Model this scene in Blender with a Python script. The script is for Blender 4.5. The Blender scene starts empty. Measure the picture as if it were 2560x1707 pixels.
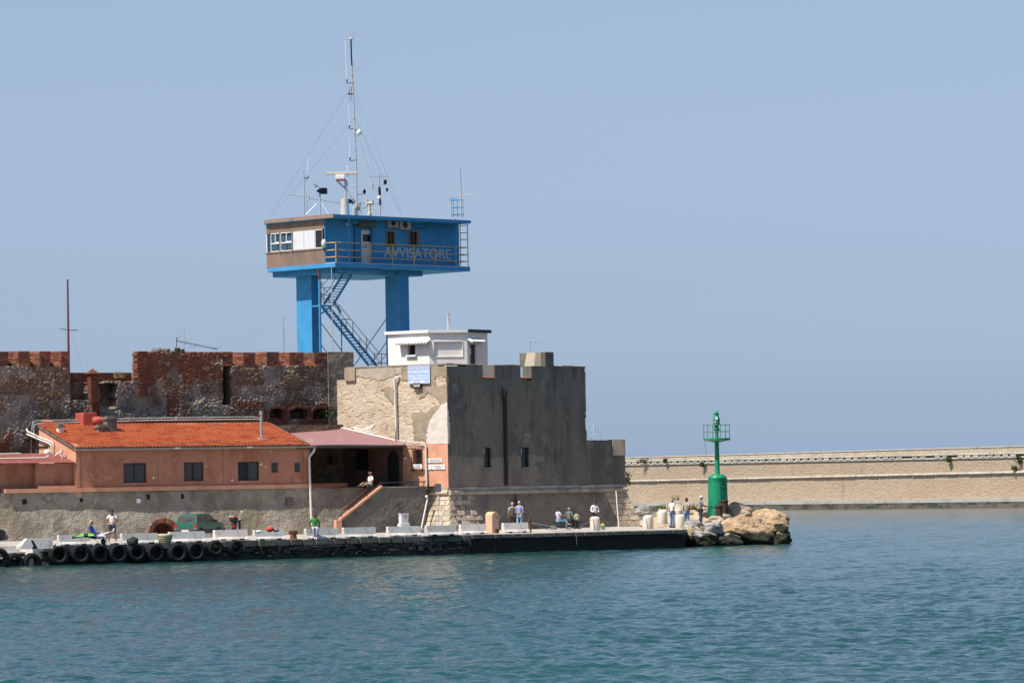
import bpy, math, random
import numpy as np
from mathutils import Vector, Matrix

random.seed(11)
rng = np.random.default_rng(11)
R = math.radians
sc = bpy.context.scene
col = sc.collection

# ------------------------------------------------------------------ camera
IMG_W, IMG_H, FPX = 2560.0, 1707.0, 10000.0
EYE = Vector((0, 0, 3.85))
PITCH, ROLL = math.atan(358.5 / FPX), R(-1.0)
cam_rot = Matrix.Rotation(math.pi / 2 + PITCH, 3, 'X') @ Matrix.Rotation(ROLL, 3, 'Z')
cd = bpy.data.cameras.new('camera')
cam = bpy.data.objects.new('camera', cd)
col.objects.link(cam)
cam.matrix_world = Matrix.Translation(EYE) @ cam_rot.to_4x4()
cd.sensor_width = 36.0
cd.lens = 36.0 * FPX / IMG_W
cd.clip_start = 1.0
cd.clip_end = 60000.0
sc.camera = cam

# ------------------------------------------------------------------ sky, sun, exposure
SUN_AZ, SUN_EL = R(36.0), R(60.0)      # azimuth: angle of the sun's vertical plane
sun_dir = Vector((-math.cos(SUN_AZ) * math.cos(SUN_EL), -math.sin(SUN_AZ) * math.cos(SUN_EL), math.sin(SUN_EL)))
wd = bpy.data.worlds.new('World')
sc.world = wd
wd.use_nodes = True
wn, wl = wd.node_tree.nodes, wd.node_tree.links
bg = wn['Background']
sky = wn.new('ShaderNodeTexSky')
sky.sky_type = 'NISHITA'
sky.sun_disc = False
sky.sun_elevation = SUN_EL
sky.sun_rotation = math.atan2(sun_dir.x, sun_dir.y)
sky.altitude = 0.0
sky.air_density = 1.0
sky.dust_density = 1.0
sky.ozone_density = 2.0
tint = wn.new('ShaderNodeMix')
tint.data_type = 'RGBA'
tint.blend_type = 'MULTIPLY'
tint.inputs[0].default_value = 1.0
# haze over the sea: bluer towards the horizon, the same all the way round
wtc = wn.new('ShaderNodeTexCoord')
wsx = wn.new('ShaderNodeSeparateXYZ')
wl.new(wtc.outputs['Generated'], wsx.inputs[0])
wr = wn.new('ShaderNodeValToRGB')
el = wr.color_ramp.elements
stops = ((0.0, (.405, .545, .905)), (.01, (.355, .460, .75)), (.021, (.315, .400, .642)), (.05, (.327, .367, .516)), (.08, (.379, .379, .478)), (.118, (.427, .412, .45)), (1.0, (.427, .412, .45)))
for k, (pos_, c_) in enumerate(stops):
    if 0 < k < len(stops) - 1:
        el.new(pos_)
for e, (pos_, c_) in zip(el, stops):
    e.position = pos_
    e.color = (*c_, 1)
gain = wn.new('ShaderNodeMix')
gain.data_type = 'RGBA'
gain.blend_type = 'MULTIPLY'
gain.inputs[0].default_value = 1.0
gain.inputs[7].default_value = (1.333, 1.333, 1.333, 1)
wl.new(wr.outputs[0], gain.inputs[6])
wl.new(wsx.outputs['Z'], wr.inputs[0])
wl.new(gain.outputs[2], tint.inputs[7])
wl.new(sky.outputs[0], tint.inputs[6])
wl.new(tint.outputs[2], bg.inputs[0])
bg.inputs[1].default_value = 0.1425
sl = bpy.data.lights.new('sun', 'SUN')
sl.energy = 4.6
sl.angle = R(0.53)
sl.color = (1.0, 0.95, 0.87)
so = bpy.data.objects.new('sun', sl)
so.rotation_euler = sun_dir.to_track_quat('Z', 'Y').to_euler()
so.location = (-60, 60, 80)
col.objects.link(so)
sc.view_settings.view_transform = 'Standard'
sc.view_settings.look = 'None'
sc.view_settings.gamma = 1.0
sc.view_settings.exposure = 0.50
sc.view_settings.use_curve_mapping = False
sc.cycles.diffuse_bounces = 1

# ------------------------------------------------------------------ helpers
def ray(px, py):
    return cam_rot @ Vector(((px - IMG_W / 2) / FPX, -(py - IMG_H / 2) / FPX, -1.0))

def pt(px, py, D):
    d = ray(px, py)
    return EYE + d * (D / d.y)

def on_z(px, py, z):
    d = ray(px, py)
    return EYE + d * ((z - EYE.z) / d.z)

class Fr:
    """A vertical plane: u runs along it, v out of it towards the water, z up."""
    def __init__(s, o, deg):
        a = R(deg)
        s.deg = deg
        s.o = Vector((o[0], o[1], 0))
        s.U = Vector((math.cos(a), math.sin(a), 0))
        s.N = Vector((math.sin(a), -math.cos(a), 0))
    def w(s, u, v, z):
        p = s.o + s.U * u + s.N * v
        return Vector((p.x, p.y, z))
    def hit(s, px, py, v=0.0):
        d = ray(px, py)
        o = s.o + s.N * v
        t = (o - EYE).dot(s.N) / d.dot(s.N)
        P = EYE + d * t
        return (P - s.o).dot(s.U), P.z
    def uz(s, px0, py0, px1, py1, v=0.0):
        """image rectangle -> u0,u1,z0,z1"""
        ua, za = s.hit(px0, (py0 + py1) / 2, v)
        ub, zb = s.hit(px1, (py0 + py1) / 2, v)
        _, zt = s.hit((px0 + px1) / 2, py0, v)
        _, zl = s.hit((px0 + px1) / 2, py1, v)
        return min(ua, ub), max(ua, ub), min(zt, zl), max(zt, zl)
    def off(s, v, u=0.0):
        p = s.o + s.U * u + s.N * v
        return Fr((p.x, p.y), s.deg)
    def rot(s):
        return R(s.deg)

WLOC = {}

class MB:
    def __init__(s):
        s.v, s.f, s.m = [], [], []
        s.cm = 0
    def add(s, vs, fs):
        b = len(s.v)
        s.v += [tuple(x) for x in vs]
        for f in fs:
            s.f.append(tuple(b + i for i in f))
            s.m.append(s.cm)
        return s
    def box(s, fr, u0, u1, v0, v1, z0, z1):
        p = [fr.w(u, v, z) for z in (z0, z1) for v in (v0, v1) for u in (u0, u1)]
        return s.add(p, [(0, 1, 3, 2), (4, 6, 7, 5), (0, 4, 5, 1), (2, 3, 7, 6), (0, 2, 6, 4), (1, 5, 7, 3)])
    def hexa(s, p):
        return s.add(p, [(0, 1, 3, 2), (4, 6, 7, 5), (0, 4, 5, 1), (2, 3, 7, 6), (0, 2, 6, 4), (1, 5, 7, 3)])
    def prism(s, loop, vec):
        n = len(loop)
        a = [Vector(p) for p in loop]
        b = [p + Vector(vec) for p in a]
        fs = [tuple(range(n)), tuple(range(2 * n - 1, n - 1, -1))]
        fs += [(i, i + n, (i + 1) % n + n, (i + 1) % n) for i in range(n)]
        return s.add(a + b, fs)
    def plate(s, fr, uz, v0, v1):
        return s.prism([fr.w(u, v0, z) for u, z in uz], fr.N * (v1 - v0))
    def tube(s, pts, r, n=6, r1=None, cap=True):
        pts = [Vector(p) for p in pts]
        r1 = r if r1 is None else r1
        k = len(pts)
        rings = []
        prev = None
        for i, p in enumerate(pts):
            t = (pts[min(i + 1, k - 1)] - pts[max(i - 1, 0)])
            if t.length < 1e-9:
                t = Vector((0, 0, 1))
            t.normalize()
            if prev is None:
                a = t.orthogonal().normalized()
            else:
                a = (prev - t * prev.dot(t))
                a = a.normalized() if a.length > 1e-6 else t.orthogonal().normalized()
            prev = a
            b = t.cross(a)
            rr = r + (r1 - r) * i / max(k - 1, 1)
            rings.append([p + (a * math.cos(2 * math.pi * j / n) + b * math.sin(2 * math.pi * j / n)) * rr for j in range(n)])
        vs = [q for rg in rings for q in rg]
        fs = []
        for i in range(k - 1):
            for j in range(n):
                fs.append((i * n + j, i * n + (j + 1) % n, (i + 1) * n + (j + 1) % n, (i + 1) * n + j))
        if cap:
            fs.append(tuple(range(n - 1, -1, -1)))
            fs.append(tuple((k - 1) * n + j for j in range(n)))
        return s.add(vs, fs)
    def lathe(s, c, prof, n=16, cap=True, ax=None):
        c = Vector(c)
        vs, fs = [], []
        for r, z in prof:
            for j in range(n):
                a = 2 * math.pi * j / n
                q = Vector((r * math.cos(a), r * math.sin(a), z))
                if ax is not None:
                    q = ax @ q
                vs.append(c + q)
        k = len(prof)
        for i in range(k - 1):
            for j in range(n):
                fs.append((i * n + j, i * n + (j + 1) % n, (i + 1) * n + (j + 1) % n, (i + 1) * n + j))
        if cap:
            fs.append(tuple(range(n - 1, -1, -1)))
            fs.append(tuple((k - 1) * n + j for j in range(n)))
        return s.add(vs, fs)
    def ball(s, c, r, n=10, m=6, sq=(1, 1, 1)):
        prof = [(max(1e-4, math.sin(math.pi * i / m)), -math.cos(math.pi * i / m)) for i in range(m + 1)]
        c = Vector(c)
        b = len(s.v)
        s.lathe((0, 0, 0), prof, n, cap=False)
        for i in range(b, len(s.v)):
            q = s.v[i]
            s.v[i] = (c.x + q[0] * r * sq[0], c.y + q[1] * r * sq[1], c.z + q[2] * r * sq[2])
        return s
    def sheet(s, fr, u0, u1, z0, z1, holes, v=0.0, depth=0.25):
        """a wall face with rectangular openings and their reveals"""
        us = sorted({u0, u1, *[h[0] for h in holes], *[h[1] for h in holes]})
        zs = sorted({z0, z1, *[h[2] for h in holes], *[h[3] for h in holes]})
        us = [u for u in us if u0 <= u <= u1]
        zs = [z for z in zs if z0 <= z <= z1]
        for i in range(len(us) - 1):
            for j in range(len(zs) - 1):
                uc, zc = (us[i] + us[i + 1]) / 2, (zs[j] + zs[j + 1]) / 2
                if any(h[0] < uc < h[1] and h[2] < zc < h[3] for h in holes):
                    continue
                s.add([fr.w(us[i], v, zs[j]), fr.w(us[i + 1], v, zs[j]), fr.w(us[i + 1], v, zs[j + 1]), fr.w(us[i], v, zs[j + 1])], [(0, 1, 2, 3)])
        for a, b, c, d in holes:
            q = [(a, c), (b, c), (b, d), (a, d)]
            for i in range(4):
                (ua, za), (ub, zb) = q[i], q[(i + 1) % 4]
                s.add([fr.w(ua, v, za), fr.w(ua, v - depth, za), fr.w(ub, v - depth, zb), fr.w(ub, v, zb)], [(0, 1, 2, 3)])
        return s
    def build(s, name, mat, parent=None, loc=None, smooth=False, bevel=0.0, auto=None, rot=0.0):
        base, deg = WLOC[parent.name] if parent is not None else (Vector(loc) if loc is not None else Vector((0, 0, 0)), rot)
        me = bpy.data.meshes.new(name)
        ca, sa = math.cos(R(deg)), math.sin(R(deg))
        me.from_pydata([((x - base.x) * ca + (y - base.y) * sa, (y - base.y) * ca - (x - base.x) * sa, z - base.z) for x, y, z in s.v], [], s.f)
        ms = mat if isinstance(mat, (list, tuple)) else [mat]
        for m in ms:
            me.materials.append(m)
        if len(ms) > 1:
            me.polygons.foreach_set('material_index', s.m)
        if smooth:
            me.polygons.foreach_set('use_smooth', [True] * len(me.polygons))
        me.update()
        o = bpy.data.objects.new(name, me)
        col.objects.link(o)
        if parent is not None:
            o.parent = parent
        else:
            o.location = base
            o.rotation_euler = (0, 0, R(deg))
        WLOC[o.name] = (base.copy(), deg)
        if auto:
            me.set_sharp_from_angle(angle=R(auto))
        if bevel:
            b = o.modifiers.new('edge', 'BEVEL')
            b.width = bevel
            b.segments = 2
            b.limit_method = 'ANGLE'
        return o

def tag(o, label, cat, group=None, kind=None):
    o['label'] = label
    o['category'] = cat
    if group:
        o['group'] = group
    if kind:
        o['kind'] = kind
    return o

def struct(o):
    o['kind'] = 'structure'
    return o

def stuff(o):
    o['kind'] = 'stuff'
    return o

def thing(name, label, cat, loc, group=None, rot=0.0):
    o = bpy.data.objects.new(name, None)
    o.empty_display_size = 0.3
    o.location = loc
    o.rotation_euler = (0, 0, R(rot))
    col.objects.link(o)
    WLOC[o.name] = (Vector(loc), rot)
    return tag(o, label, cat, group)

def dup_tree(o, loc, rz=None, label=None, parent=None):
    c = o.copy()
    col.objects.link(c)
    if parent is None:
        c.location = loc
        if rz is not None:
            c.rotation_euler = (0, 0, rz)
        if label:
            c['label'] = label
    else:
        c.parent = parent
    for ch in list(o.children):
        dup_tree(ch, None, None, None, c)
    return c

# ------------------------------------------------------------------ materials
def new_mat(name):
    m = bpy.data.materials.new(name)
    m.use_nodes = True
    return m, m.node_tree.nodes, m.node_tree.links, m.node_tree.nodes['Principled BSDF']

def noise_fac(N, L, vec, scale, lo, hi, detail=6, rough=0.6, dist=0.0):
    t = N.new('ShaderNodeTexNoise')
    t.inputs['Scale'].default_value = scale
    t.inputs['Detail'].default_value = detail
    t.inputs['Roughness'].default_value = rough
    t.inputs['Distortion'].default_value = dist
    L.new(vec, t.inputs['Vector'])
    r = N.new('ShaderNodeMapRange')
    r.interpolation_type = 'SMOOTHSTEP'
    r.inputs['From Min'].default_value = lo
    r.inputs['From Max'].default_value = hi
    L.new(t.outputs['Fac'], r.inputs['Value'])
    return r.outputs['Result'], t.outputs['Fac']

def mixc(N, L, fac, a, b, blend='MIX'):
    x = N.new('ShaderNodeMix')
    x.data_type = 'RGBA'
    x.blend_type = blend
    for sock, val in ((x.inputs[0], fac), (x.inputs[6], a), (x.inputs[7], b)):
        if hasattr(val, 'is_linked') or hasattr(val, 'links'):
            L.new(val, sock)
        elif isinstance(val, (int, float)):
            sock.default_value = val
        else:
            sock.default_value = (*val[:3], 1)
    return x.outputs[2]

def mapping(N, L, scale=(1, 1, 1), rot=(0, 0, 0)):
    tc = N.new('ShaderNodeTexCoord')
    mp = N.new('ShaderNodeMapping')
    mp.inputs['Scale'].default_value = scale
    mp.inputs['Rotation'].default_value = rot
    L.new(tc.outputs['Object'], mp.inputs['Vector'])
    return mp.outputs['Vector']

def mat(name, c, layers=(), rough=0.8, bump=(), metal=0.0, spec=0.3, jitter=0.0):
    """layers: (colour, noise scale, lo, hi[, stretch]); bump: (scale, distance[, stretch])"""
    m, N, L, B = new_mat(name)
    cur = tuple(c)
    for ly in layers:
        st = ly[4] if len(ly) > 4 else (1, 1, 1)
        f, _ = noise_fac(N, L, mapping(N, L, st), ly[1], ly[2], ly[3])
        cur = mixc(N, L, f, cur, ly[0])
    if jitter:
        oi = N.new('ShaderNodeObjectInfo')
        mr = N.new('ShaderNodeMapRange')
        mr.inputs['To Min'].default_value = 1 - jitter
        mr.inputs['To Max'].default_value = 1 + jitter
        L.new(oi.outputs['Random'], mr.inputs['Value'])
        cb = N.new('ShaderNodeCombineColor')
        for i in range(3):
            L.new(mr.outputs['Result'], cb.inputs[i])
        cur = mixc(N, L, 1.0, cur, cb.outputs[0], 'MULTIPLY')
    if isinstance(cur, tuple):
        B.inputs['Base Color'].default_value = (*cur[:3], 1)
    else:
        L.new(cur, B.inputs['Base Color'])
    B.inputs['Roughness'].default_value = rough
    B.inputs['Metallic'].default_value = metal
    B.inputs['Specular IOR Level'].default_value = spec
    prev = None
    for bp in bump:
        st = bp[2] if len(bp) > 2 else (1, 1, 1)
        t = N.new('ShaderNodeTexNoise')
        t.inputs['Scale'].default_value = bp[0]
        t.inputs['Detail'].default_value = 5
        L.new(mapping(N, L, st), t.inputs['Vector'])
        b = N.new('ShaderNodeBump')
        b.inputs['Strength'].default_value = 1.0
        b.inputs['Distance'].default_value = bp[1]
        L.new(t.outputs['Fac'], b.inputs['Height'])
        if prev is not None:
            L.new(prev, b.inputs['Normal'])
        prev = b.outputs['Normal']
    if prev is not None:
        L.new(prev, B.inputs['Normal'])
    return m

M = {}
M['concrete'] = mat('pale_concrete', (.64, .60, .54), [((.40, .365, .315), 2.2, .48, .68), ((.27, .24, .205), 7, .60, .74, (1, 1, .4)), ((.66, .63, .58), 5, .55, .7)], .9, [(30, .01)], jitter=.06)
M['deck'] = mat('quay_paving', (.42, .38, .33), [((.30, .27, .23), .5, .45, .65), ((.52, .47, .41), 1.7, .55, .75), ((.22, .20, .18), 6, .62, .78)], .92, [(12, .015)])
M['coping'] = mat('coping_stone', (.15, .145, .125), [((.085, .085, .07), 1.6, .45, .65), ((.25, .235, .20), 4, .60, .76), ((.08, .085, .07), 7, .6, .75)], .9, [(14, .03), (50, .01)], jitter=.18)
M['quaywall'] = mat('quay_wall_stone', (.060, .058, .050), [((.022, .025, .018), 1.1, .45, .62), ((.13, .125, .11), 4.5, .6, .72), ((.045, .06, .018), 2.3, .56, .7)], .85, [(5, .06), (18, .03)])
M['quayblock'] = mat('rough_quay_stone', (.22, .21, .185), [((.045, .047, .038), 2.0, .42, .6), ((.33, .31, .28), 8, .58, .7), ((.06, .075, .025), 3.0, .58, .7)], .88, [(12, .03)], jitter=.35)
M['weed'] = mat('dark_weed', (.012, .014, .009), [((.045, .055, .012), 3.0, .58, .7), ((.03, .025, .012), 6, .55, .7)], .7, [(10, .05)])
M['rubber'] = mat('black_rubber', (.014, .014, .015), [((.028, .027, .026), 5, .5, .7), ((.03, .04, .012), 2.2, .62, .72)], .75, [(25, .01)], spec=.25)
M['stucco_terra'] = mat('terracotta_stucco', (.46, .20, .122), [((.36, .145, .085), .9, .45, .65, (1, 1, .5)), ((.53, .26, .165), 2.1, .55, .72), ((.28, .13, .085), 5, .64, .78, (1, 1, .35)), ((.50, .40, .33), 3.3, .70, .76)], .93, [(22, .012), (3, .03)])
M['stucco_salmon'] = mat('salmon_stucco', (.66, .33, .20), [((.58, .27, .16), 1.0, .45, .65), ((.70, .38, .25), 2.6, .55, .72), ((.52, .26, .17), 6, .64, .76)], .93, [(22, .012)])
M['grey_render'] = mat('grey_render', (.34, .295, .23), [((.20, .17, .135), .7, .42, .62, (1, 1, .6)), ((.40, .35, .285), 1.8, .56, .72), ((.15, .13, .105), 3.5, .60, .74), ((.24, .20, .13), .35, .5, .7)], .94, [(9, .06), (2.4, .10), (30, .015)])
M['stair_render'] = mat('pebble_dash_render', (.175, .16, .135), [((.10, .095, .085), .8, .45, .62, (1, 1, .7)), ((.27, .25, .215), 3.0, .58, .74), ((.075, .07, .062), 7, .60, .72)], .94, [(14, .05), (36, .02)])
M['fort_dark'] = mat('fort_dark_render', (.165, .156, .128), [((.108, .105, .092), .55, .42, .62, (1, 1, .35)), ((.20, .186, .15), .8, .52, .70), ((.086, .083, .072), 2.4, .55, .71, (1, 1, .18)), ((.20, .17, .13), 5, .70, .8)], .94, [(8, .03), (30, .01)])  # dark render, blotched and streaked at random
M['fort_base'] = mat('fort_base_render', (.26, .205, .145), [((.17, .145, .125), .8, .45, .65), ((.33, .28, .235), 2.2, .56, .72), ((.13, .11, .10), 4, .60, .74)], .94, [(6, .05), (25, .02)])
M['cordon'] = mat('cordon_stone', (.40, .35, .28), [((.28, .24, .19), 1.3, .45, .65), ((.18, .16, .13), 4, .58, .74), ((.50, .45, .36), 3, .6, .75)], .9, [(10, .03)], jitter=.12)
M['ashlar'] = mat('ashlar_stone', (.50, .405, .29), [((.38, .30, .205), 1.2, .45, .65), ((.58, .49, .37), 3, .55, .72), ((.22, .175, .125), 5, .60, .72)], .9, [(6, .07), (22, .025)], jitter=.2)
M['brick'] = mat('old_brick', (.31, .115, .068), [((.20, .078, .05), 3, .45, .65), ((.40, .21, .14), 6, .58, .72), ((.12, .085, .065), 1.2, .52, .66)], .92, [(30, .012)], jitter=.42)
M['dark_brick'] = mat('dark_red_brick', (.20, .065, .04), [((.11, .045, .03), 3, .45, .65)], .92, [(20, .02)], jitter=.25)
M['tile'] = mat('roof_tile', (.49, .145, .056), [((.36, .085, .032), 1.2, .45, .65), ((.54, .19, .08), 2.8, .56, .72), ((.26, .09, .05), 5, .64, .76)], .85, [(18, .008)], jitter=.16)
M['gutter'] = mat('grey_gutter', (.30, .285, .26), [((.22, .21, .19), 2, .5, .7)], .6)
M['mauve'] = mat('mauve_sheet_roof', (.235, .125, .118), [((.29, .175, .165), .7, .5, .7, (1, .3, 1)), ((.29, .12, .115), 1.4, .55, .7, (.4, 1, 1))], .7)
M['redsheet'] = mat('dark_red_sheet', (.20, .06, .048), [((.27, .11, .09), 1.2, .5, .7)], .7)
M['white'] = mat('white_plaster', (.85, .80, .73), [((.72, .68, .62), .8, .5, .72), ((.86, .84, .80), 3, .55, .7)], .9, [(20, .006)])
M['whitepaint'] = mat('white_paint', (.80, .79, .77), [((.66, .64, .60), 4, .58, .74)], .5)
M['roofpipe'] = mat('dull_roof_pipe', (.46, .42, .38), [((.30, .27, .24), 1.5, .5, .7)], .7)
M['pipe'] = mat('pale_pipe', (.72, .64, .56), [((.60, .52, .45), 2, .55, .7)], .6)
M['dark'] = mat('dark_interior', (.012, .012, .013), (), .9)
M['darkframe'] = mat('dark_window_frame', (.028, .03, .03), (), .5)
M['iron'] = mat('black_iron', (.022, .02, .02), [((.06, .03, .02), 8, .55, .7)], .6)
M['rust'] = mat('rusty_iron', (.16, .058, .028), [((.085, .034, .02), 4, .45, .6), ((.27, .10, .04), 7, .58, .72)], .85, [(30, .01)])
M['rust_dark'] = mat('dark_rusty_iron', (.075, .036, .024), [((.04, .022, .018), 4, .45, .6), ((.12, .05, .028), 7, .6, .74)], .85, [(30, .01)])
M['redduct'] = mat('red_painted_duct', (.40, .085, .06), [((.50, .14, .11), 2, .52, .7), ((.27, .055, .04), 4, .6, .75)], .7)
M['darkcement'] = mat('weathered_cement', (.17, .155, .14), [((.08, .078, .075), 3, .45, .65, (1, 1, .4)), ((.36, .33, .30), 4, .6, .72)], .9, [(16, .015)])
M['tower_sky'] = mat('tower_blue_paint', (.060, .30, .56), [((.052, .26, .50), .6, .45, .65), ((.09, .37, .64), 2.0, .58, .75), ((.045, .20, .45), 5, .68, .80, (1, 1, .25)), ((.19, .17, .155), 2.6, .645, .79, (1, 1, .10))], .6, [(12, .004)], spec=.18)
M['tower_blue'] = M['tower_under'] = M['tower_colblue'] = M['tower_sky']
M['brownsheet'] = mat('brown_weathered_cladding', (.25, .165, .115), [((.19, .14, .11), .8, .42, .62, (1, 1, .5)), ((.30, .18, .10), 1.8, .55, .72, (1, 1, .35)), ((.34, .29, .25), 3.0, .62, .76, (1, 1, .3))], .7)
M['fascia'] = mat('brown_fascia', (.30, .20, .16), [((.22, .15, .12), 2, .5, .7)], .7)
M['panelwhite'] = mat('white_panel', (.66, .66, .68), [((.58, .57, .57), 1.2, .5, .7)], .5)
M['yellow'] = mat('yellow_rail_paint', (.72, .42, .05), [((.36, .20, .04), 5, .5, .7)], .55)
M['olive'] = mat('olive_rail', (.17, .13, .045), [((.10, .075, .04), 5, .5, .7)], .6)
M['galv'] = mat('galvanised_steel', (.50, .48, .46), [((.30, .27, .25), 4, .5, .7), ((.24, .15, .11), 7, .6, .72)], .55, metal=.2)
M['beige'] = mat('beige_equipment', (.60, .50, .41), [((.48, .40, .33), 3, .5, .7)], .6)
M['black'] = mat('black_plastic', (.012, .012, .014), (), .45)
M['wire'] = mat('grey_wire', (.22, .23, .25), (), .6)
M['acwhite'] = mat('air_conditioner_case', (.46, .46, .44), [((.36, .35, .33), 5, .5, .7)], .6)
M['letter'] = mat('grey_letter_paint', (.58, .62, .66), [((.46, .51, .56), 6, .5, .7)], .6)
M['signblue'] = mat('light_blue_sign', (.30, .50, .80), [((.38, .57, .84), 2.5, .5, .7)], .5)
M['signwhite'] = mat('white_sign', (.84, .82, .79), (), .5)
M['signink'] = mat('grey_sign_ink', (.16, .17, .19), (), .7)
M['signletter'] = mat('white_sign_letter', (.84, .86, .90), (), .6)
M['signred'] = mat('washed_red_sign_letter', (.72, .62, .72), (), .6)
M['green'] = mat('lighthouse_green_paint', (.010, .24, .115), [((.008, .19, .09), .9, .45, .65), ((.016, .28, .14), 2.2, .56, .72), ((.012, .13, .065), 5, .66, .78, (1, 1, .3))], .45, [(14, .004)], spec=.4)
M['bollard'] = mat('cream_concrete_bollard', (.66, .58, .47), [((.55, .47, .37), 2.0, .5, .7), ((.40, .34, .27), 6, .66, .78)], .88, [(26, .008)], jitter=.04)
M['stele'] = mat('pink_plastered_block', (.62, .40, .26), [((.52, .32, .21), 2.0, .5, .7)], .9)
M['leaf'] = mat('plant_leaf', (.055, .085, .022), [((.085, .12, .035), 3, .5, .7), ((.03, .05, .015), 5, .55, .7)], .7)
M['drygrass'] = mat('dry_grass', (.26, .19, .075), [((.16, .13, .05), 4, .5, .7)], .8)
M['chrome'] = mat('pale_metal', (.62, .62, .62), (), .35, metal=.5)

def glass_mat(name, c, rough=.06):
    m, N, L, B = new_mat(name)
    B.inputs['Base Color'].default_value = (*c, 1)
    B.inputs['Roughness'].default_value = rough
    B.inputs['Specular IOR Level'].default_value = .3
    return m
M['glass'] = glass_mat('dark_window_glass', (.02, .023, .024))
M['paleglass'] = glass_mat('curtained_window_glass', (.065, .062, .056))

def clear_glass(name, tintc=(.55, .72, .76), mixf=.35):
    m, N, L, B = new_mat(name)
    tr = N.new('ShaderNodeBsdfTransparent')
    tr.inputs[0].default_value = (*tintc, 1)
    mx = N.new('ShaderNodeMixShader')
    mx.inputs[0].default_value = mixf
    B.inputs['Base Color'].default_value = (.03, .05, .055, 1)
    B.inputs['Roughness'].default_value = .04
    L.new(tr.outputs[0], mx.inputs[1])
    L.new(B.outputs[0], mx.inputs[2])
    L.new(mx.outputs[0], N['Material Output'].inputs[0])
    return m
M['clear'] = clear_glass('clear_cabin_glass')

# ------------------------------------------------------------------ numpy noise and rough walls
def vnoise(x, y, seed):
    xi, yi = np.floor(x).astype(np.int64), np.floor(y).astype(np.int64)
    fx, fy = x - xi, y - yi
    fx, fy = fx * fx * (3 - 2 * fx), fy * fy * (3 - 2 * fy)
    def h(a, b):
        n = (a * 374761393 + b * 668265263 + seed * 1442695041) & 0xffffffff
        n = ((n ^ (n >> 13)) * 1274126177) & 0xffffffff
        return ((n ^ (n >> 16)) & 0xffff) / 65535.0
    return (h(xi, yi) * (1 - fx) + h(xi + 1, yi) * fx) * (1 - fy) + (h(xi, yi + 1) * (1 - fx) + h(xi + 1, yi + 1) * fx) * fy

def fbm(x, y, seed, octs=4, gain=.5):
    a, t, s = 1.0, 0.0, 0.0
    for i in range(octs):
        t = t + a * vnoise(x * 2 ** i, y * 2 ** i, seed + i)
        s += a
        a *= gain
    return t / s

def cells(x, y, seed):
    """distance to the nearest of jittered points: stones in mortar"""
    xi, yi = np.floor(x).astype(np.int64), np.floor(y).astype(np.int64)
    best = np.full(x.shape, 9.0)
    for dx in (-1, 0, 1):
        for dy in (-1, 0, 1):
            a, b = xi + dx, yi + dy
            n = (a * 374761393 + b * 668265263 + seed * 97531) & 0xffffffff
            n = ((n ^ (n >> 13)) * 1274126177) & 0xffffffff
            jx = ((n ^ (n >> 16)) & 0xff) / 255.0
            jy = ((n >> 8) & 0xff) / 255.0
            best = np.minimum(best, np.hypot(a + jx - x, b + jy - y))
    return best

_CI = np.array(cam_rot.transposed())

def proj(P):
    """world points (n,3) -> image pixels of the 2560 x 1707 photograph"""
    c = (P - np.array(EYE)) @ _CI.T
    return IMG_W / 2 + FPX * c[:, 0] / -c[:, 2], IMG_H / 2 - FPX * c[:, 1] / -c[:, 2]

def in_poly(px, py, poly):
    inside = np.zeros(px.shape, bool)
    n = len(poly)
    for i in range(n):
        (x0, y0), (x1, y1) = poly[i], poly[(i + 1) % n]
        if y0 == y1:
            continue
        c = ((y0 > py) != (y1 > py)) & (px < (x1 - x0) * (py - y0) / (y1 - y0) + x0)
        inside ^= c
    return inside

def rough_wall(mb, fr, u0, u1, z0, z1, step, disp, keep=None, matfn=None, depth=.5, batter=None):
    """a displaced wall face; cells outside keep(px,py,u,z) are left out and the edges return into the wall"""
    nu, nz = max(2, int(round((u1 - u0) / step))), max(2, int(round((z1 - z0) / step)))
    us, zs = np.linspace(u0, u1, nu + 1), np.linspace(z0, z1, nz + 1)
    Ug, Zg = np.meshgrid(us, zs)
    u, z = Ug.ravel(), Zg.ravel()
    v = disp(u, z)
    if batter is not None:
        v = v + batter(u, z)
    U, N, O = np.array(fr.U), np.array(fr.N), np.array(fr.o)
    P = O + np.outer(u, U) + np.outer(v, N)
    P[:, 2] = z
    uc, zc = (Ug[:-1, :-1] + Ug[1:, 1:]).ravel() / 2, (Zg[:-1, :-1] + Zg[1:, 1:]).ravel() / 2
    C = O + np.outer(uc, U)
    C[:, 2] = zc
    px, py = proj(C)
    k = np.ones(uc.shape, bool) if keep is None else keep(px, py, uc, zc)
    k = k.reshape(nz, nu)
    mi = np.zeros(uc.shape, int) if matfn is None else matfn(px, py, uc, zc)
    mi = mi.reshape(nz, nu)
    B = P - np.outer(np.full(len(u), depth), N)
    b0 = len(mb.v)
    mb.v += [tuple(p) for p in P] + [tuple(p) for p in B]
    n1, tot = nu + 1, len(u)
    for j in range(nz):
        for i in range(nu):
            if not k[j, i]:
                continue
            a, b, c, d = j * n1 + i, j * n1 + i + 1, (j + 1) * n1 + i + 1, (j + 1) * n1 + i
            m = int(mi[j, i])
            mb.f.append((b0 + a, b0 + b, b0 + c, b0 + d)); mb.m.append(m)
            for (e0, e1, jj, ii) in ((a, b, j - 1, i), (b, c, j, i + 1), (c, d, j + 1, i), (d, a, j, i - 1)):
                if 0 <= jj < nz and 0 <= ii < nu and k[jj, ii]:
                    continue
                mb.f.append((b0 + e1, b0 + e0, b0 + tot + e0, b0 + tot + e1)); mb.m.append(m)
    return mb

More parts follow.
